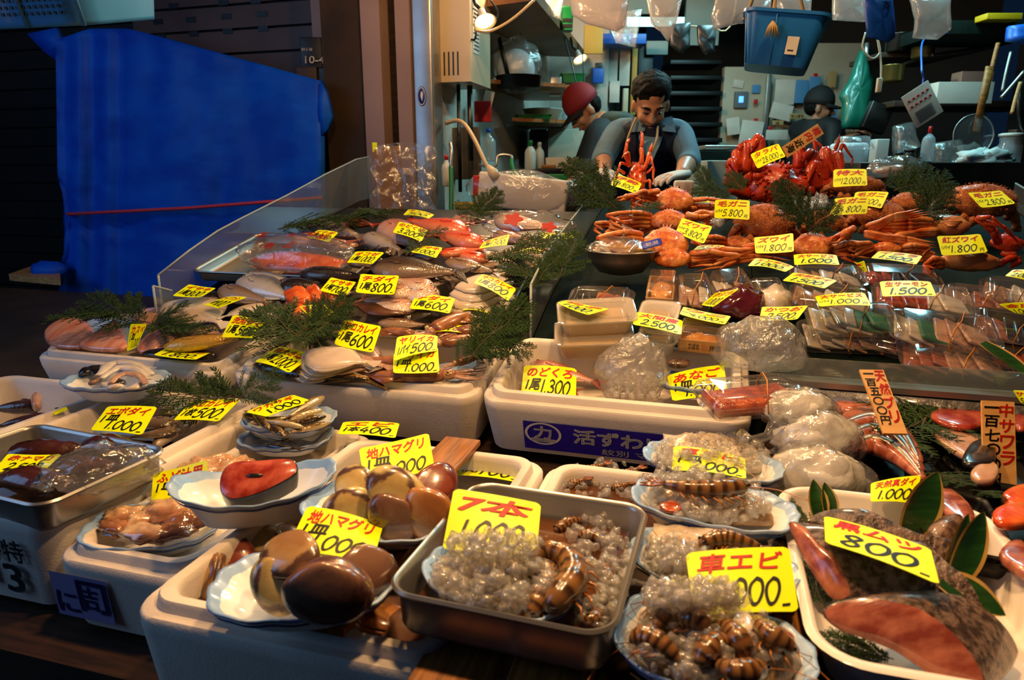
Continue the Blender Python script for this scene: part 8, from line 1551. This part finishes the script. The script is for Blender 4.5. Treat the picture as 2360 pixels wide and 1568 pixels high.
for s in (-1, 1): limb(mb, [hip + sx * s * .07 + V((0, 0, .04)), hip + sx * s * .09 + V((0, 0, -.5)), V((hip.x, hip.y, .1)) + sx * s * .09], [.12, .085, .07])
place(mb).build('trousers', M['trouser'], pr)
CARDS = [
 (((436,655),(498,664),(463,685),(397,682)), 'イサキ', '800', '1尾', .05, 'leftmost on the pale fish, beside the acrylic sheet'),
 (((519,685),(570,685),(502,711),(468,703)), 'マイワシ', '900', '1枚', .05, 'lying on a white fish right of the leftmost card'),
 (((537,726),(614,742),(592,782),(510,778)), '洗用ダイ', '500', '1尾', .05, 'above the golden fish with dark tail'),
 (((301,747),(339,747),(315,800),(292,810)), 'カスベ', '1.000', '1皿', .03, 'narrow upright one beside the pink ray fillets'),
 (((393,798),(487,812),(451,829),(353,818)), 'ホウボウ', '1.800', '', .02, 'lying under the golden fish at the box rim'),
 (((641,799),(719,821),(666,860),(586,834)), '特大さば', '2.000', '1尾', .02, 'at the front left corner of the mackerel box'),
 (((248,937),(363,938),(327,1003),(208,992)), 'エボダイ', '1.000', '1皿', .02, 'on the dark butterfish in the left box'),
 (((441,926),(554,921),(503,972),(399,969)), 'マコカレイ', '500', '1枚', .01, 'on the long slim fish in the left box'),
 (((566,950),(675,910),(722,925),(615,961)), 'ワカサギ', '1.000', '', .045, 'lying on the upper plate of smelt'),
 (((734,530),(780,536),(758,558),(703,548)), 'イナダ', '800', '1尾', .07, 'farthest left of the fish heap, over the red printed bag'),
 (((707,602),(771,600),(768,607),(690,607)), 'タコ', '500', '', .05, 'seen almost edge on below the red printed bag'),
 (((820,580),(886,582),(858,609),(799,606)), 'オコゼ', '1.000', '1尾', .07, 'beside the head of the big dark bream'),
 (((920,511),(986,531),(971,557),(905,536)), 'のどくろ', '3.200', '', .08, 'in front of the red orange fish, reading 3200'),
 (((941,483),(1001,495),(988,504),(929,496)), 'キンメ', '500', '', .06, 'farthest back on the fish heap'),
 (((963,567),(1020,571),(1005,595),(947,581)), 'イサキ', '1.000', '', .07, 'below the red orange fish behind the dark bream'),
 (((1115,558),(1175,540),(1168,565),(1103,574)), 'キメジ', '1.500', '1尾', .07, 'right of the red orange fish'),
 (((1188,575),(1247,572),(1244,584),(1185,579)), 'カワハギ', '900', '', .06, 'half hidden by cedar right of the 1.500 card'),
 (((1249,535),(1320,537),(1322,549),(1248,548)), 'マダイ', '1.200', '', .06, 'under the wrapped red bream at the far right of the fish heap'),
 (((763,639),(821,650),(798,682),(737,670)), 'イサキ', '700', '1尾', .05, 'behind the orange fish pieces'),
 (((832,631),(920,635),(908,679),(819,674)), 'チダイ', '800', '1尾', .06, 'on the silvery pink bream, larger one reading 800'),
 (((958,678),(1049,688),(1036,723),(944,712)), 'チダイ', '600', '1尾', .05, 'on the silvery pink bream, reading 600'),
 (((1110,632),(1190,666),(1171,694),(1092,653)), 'マコカレイ', '800', '1尾', .07, 'tilted one on the white flatfish'),
 (((1076,706),(1127,718),(1124,722),(1064,716)), 'カレイ', '500', '', .03, 'small flat lying one at the tray rim below the white flatfish'),
 (((688,706),(746,701),(785,731),(728,745)), '一', '500', '', .06, 'half buried in cedar on the orange fish pieces'),
 (((795,734),(879,752),(859,813),(769,794)), 'マコカレイ', '600', '1尾', .03, 'standing in the middle of the fish, reading 600'),
 (((1007,746),(1096,753),(1064,767),(981,769)), 'ヤリイカ', '500', '1枚', .03, 'lying flat on the brown squid'),
 (((915,777),(1009,774),(1007,809),(907,833)), 'ヤリイカ', '500', '1パイ', .04, 'rear one of the two overlapping squid cards'),
 (((907,815),(1009,800),(1013,858),(906,860)), 'ヤリイカ', '1.000', '1皿', .02, 'front one of the two overlapping squid cards'),
 (((1208,843),(1329,850),(1327,925),(1200,912)), 'のどくろ', '1.300', '1尾', -.03, 'standing inside the foam box with the blue printed band'),
 (((1537,866),(1668,841),(1680,915),(1550,925)), 'あなご', '1.000', '1皿', -.02, 'behind the pack of red fish at the box corner'),
 (((1553,1028),(1717,1057),(1720,1105),(1548,1085)), '車エビ', '2.000', '1皿', .06, 'in ice above the straight shrimp'),
 (((791,973),(921,976),(911,1010),(778,1001)), 'エビ', '400', '1本', .01, 'on the rim of the box of dark water, reading 400'),
 (((827,1034),(988,998),(1002,1082),(840,1114)), '地ハマグリ', '2.000', '1皿', .04, 'standing behind the rear clam plate, reading 2.000'),
 (((709,1166),(883,1211),(858,1300),(658,1272)), '地ハマグリ', '1.000', '1皿', .05, 'standing in the front plate of clams, reading 1.000'),
 (((1065,1060),(1203,1070),(1193,1112),(1050,1095)), '有頭エビ', '700', '1尾', -.03, 'leaning in the box of dark water, reading 700'),
 (((1046,1126),(1247,1161),(1236,1285),(1019,1267)), '7本', '1.000', '', .065, 'big bright one standing in the ice of the steel tray'),
 (((1580,1275),(1819,1261),(1841,1410),(1600,1422)), '車エビ', '2.000', '', .045, 'big bright one at the front right plate of shrimp'),
 (((1899,1189),(2145,1265),(2166,1349),(1902,1251)), '黒ムツ', '800', '', .06, 'tilted one lying on the dark skinned fish pieces'),
 (((2007,1114),(2122,1096),(2112,1162),(2006,1157)), '天然真ダイ', '1.000', '', .05, 'behind the striped leaf and the white tray'),
 (((353,1092),(477,1059),(480,1167),(348,1157)), 'ふど汁用', '500', '1皿', -.03, 'standing between the two plates of clam meat'),
 (((18,1046),(143,1047),(98,1088),(-15,1087)), '赤ナマコ', '2.500', '', .02, 'in the steel tray of sea cucumbers'),
 (((152,937),(156,944),(100,968),(86,968)), '', '500', '', -.01, 'seen almost edge on in the far left box'),
 (((1419,401),(1479,423),(1467,448),(1407,427)), '伊勢', '9.800円', '', .07, 'in front of the orange spiny lobster'),
 (((1601,455),(1663,454),(1649,467),(1598,468)), 'ズワイ', '4.500円', '', .05, 'half hidden behind the 5.800 card'),
 (((1648,461),(1728,462),(1727,507),(1646,503)), '毛ガニ', '5.800円', '', .08, 'on the hairy crab in the middle, reading 5.800'),
 (((1572,502),(1642,522),(1622,562),(1557,535)), 'ズワイ', '3.800円', '', .09, 'tilted on the stacked snow crabs, reading 3.800'),
 (((1608,567),(1669,566),(1671,576),(1590,584)), 'ズワイ', '2.500円', '', .04, 'lying flat above the clear packs below the snow crabs'),
 (((1738,547),(1828,537),(1830,580),(1741,584)), 'ズワイ', '1.800円', '', .06, 'above the crab legs in the middle, reading 1.800'),
 (((1729,356),(1794,331),(1811,361),(1746,389)), 'タラバ', '28.000円', '', .25, 'high on the king crab, reading 28.000'),
 (((1921,391),(1997,390),(1999,428),(1920,432)), '特大', '12.000円', '', .10, 'behind the hairy crabs, reading 12.000'),
 (((1923,458),(2004,453),(1997,493),(1912,498)), '毛ガニ', '4.800円', '', .08, 'on a hairy crab, reading 4.800'),
 (((1972,443),(2049,443),(2031,481),(1962,471)), '毛ガニ', '3.800円', '', .075, 'tucked behind the 4.800 card'),
 (((2230,444),(2306,439),(2341,469),(2262,479)), '毛ガニ', '2.800円', '', .09, 'bent one on the rightmost hairy crab'),
 (((2159,544),(2259,539),(2277,581),(2171,589)), '紅ズワイ', '1.800円', '', .06, 'on the bright red snow crabs at the right'),
 (((1829,587),(1928,588),(1935,611),(1831,611)), '大サービス', '1.000', '', .06, 'on the back row of packs in the middle'),
 (((1741,595),(1831,615),(1810,627),(1723,613)), 'エンガワ', '1.000', '', .07, 'lying across the small packs left of the middle stack'),
 (((1829,628),(1930,647),(1900,665),(1803,647)), '天然ダイ', '1.500', '', .075, 'lying slanted on the middle stack of packs'),
 (((1878,683),(1992,675),(2009,705),(1889,707)), '大サービス', '1.000円', '', .09, 'on the nearest pack of the middle stack'),
 (((2025,579),(2126,590),(2112,610),(2007,595)), 'イクラ', '1.500', '', .06, 'at the back of the right stack of packs'),
 (((2027,649),(2144,649),(2159,683),(2034,684)), '生サーモン', '1.500', '', .085, 'on the right stack of packs, reading 1500'),
 (((1969,605),(1991,601),(1999,626),(1985,620)), '本', '800', '', .05, 'small visible corner between the two stacks of packs'),
 (((2334,622),(2400,625),(2385,652),(2316,636)), 'トロ', '2.000', '', .07, 'cut by the right picture edge, upper one'),
 (((2301,702),(2380,697),(2395,735),(2340,722)), '金目', '1.000', '', .07, 'cut by the right picture edge, lower one'),
 (((1307,692),(1405,712),(1356,726),(1284,698)), '白子', '1.000', '', .075, 'lying on the two stacked pale tubs'),
 (((1467,719),(1574,739),(1570,772),(1458,748)), '大間産', '2.500', '', .06, 'on the white tubs, reading 2500'),
 (((1575,707),(1685,729),(1671,748),(1566,724)), 'ウニ', '4.000円', '', .07, 'on the wooden sea urchin box'),
 (((1649,675),(1705,665),(1645,707),(1616,703)), 'クジラ', '1.800', '', .06, 'leaning on the dark purple meat'),
 (((1756,707),(1863,704),(1838,736),(1750,738)), 'かつお', '2.500', '', .06, 'behind the crumpled bag, reading 2500'),
 (((2334,900),(2390,900),(2390,945),(2352,928)), 'サケ', '500', '', .02, 'small corner at the right picture edge below the packs'),
]
for px, red, black, mid, h, lb in CARDS:
 kw = {}
 if lb.startswith('high on'): kw['d'] = 2.24; kw['pull'] = 0
 if px[3][1] < 880 and 'seen almost' not in lb or '黒' in red: kw.setdefault('pull', .07 if px[3][1] < 700 else .045)
 card(px, red, black, mid, h, label='yellow price card ' + lb, bend=random.choice((.002, .003, .005, -.002)), **kw)
def strip_sign(px, d, cols, label, dt=.0):
 c = [P(*q, k) for q, k in zip(px, d)]; f, n = quad_fn(c); o = f(.5, .5); mb = MB()
 A = [f(u, v, 0) - o for u, v in ((0, 0), (1, 0), (1, 1), (0, 1))]; B = [f(u, v, -.004) - o for u, v in ((0, 0), (1, 0), (1, 1), (0, 1))]
 mb.add(A + B, [[0, 1, 2, 3], [7, 6, 5, 4], [0, 4, 5, 1], [1, 5, 6, 2], [2, 6, 7, 3], [3, 7, 4, 0]])
 s = thing_mesh('wooden_sign', mb, M['signwood'], label, 'sign', MX.Translation(o), 'wooden signs', smooth=False)
 for txt, u0, u1, v1, v0, mt in cols:
  mb = MB(); k = len(txt)
  for i, ch in enumerate(txt):
   t1 = v1 - (v1 - v0) * i / k; mb.add(*fit(glyphs(ch, .025, .1), (u0, t1 - (v1 - v0) / k * (.5 if ch == '一' else .86), u1, t1 - (v1 - v0) / k * .36 * (ch == '一')), lambda u, v, e: f(u, v, e) - o, .0012))
  mb.build('name_lettering' if mt == 'red_ink' else 'price_lettering', M[mt], s, smooth=False, fix=False)
strip_sign(((1884,285),(1899,308),(1814,364),(1802,339)), (2.34, 2.34, 2.28, 2.28), [('稚内', .15, .85, .97, .54, 'red_ink'), ('近海', .15, .85, .48, .04, 'black_ink')], 'tan wooden sign with red and black brush letters above the king crab')
strip_sign(((1981,852),(2036,853),(2092,1000),(2036,999)), (1.25, 1.25, 1.13, 1.13), [('天然ブリ', .5, .95, .98, .12, 'red_ink'), ('一百五〇〇円', .06, .5, .99, .1, 'black_ink')], 'tan wooden sign leaning over the dark red fish blocks')
strip_sign(((2263,923),(2338,927),(2344,1135),(2268,1130)), (1.17, 1.17, 1.10, 1.10), [('中サワラ', .5, .96, .97, .25, 'red_ink'), ('一百七〇〇円', .05, .52, .99, .03, 'black_ink')], 'tan wooden sign standing upright at the right edge of the picture')
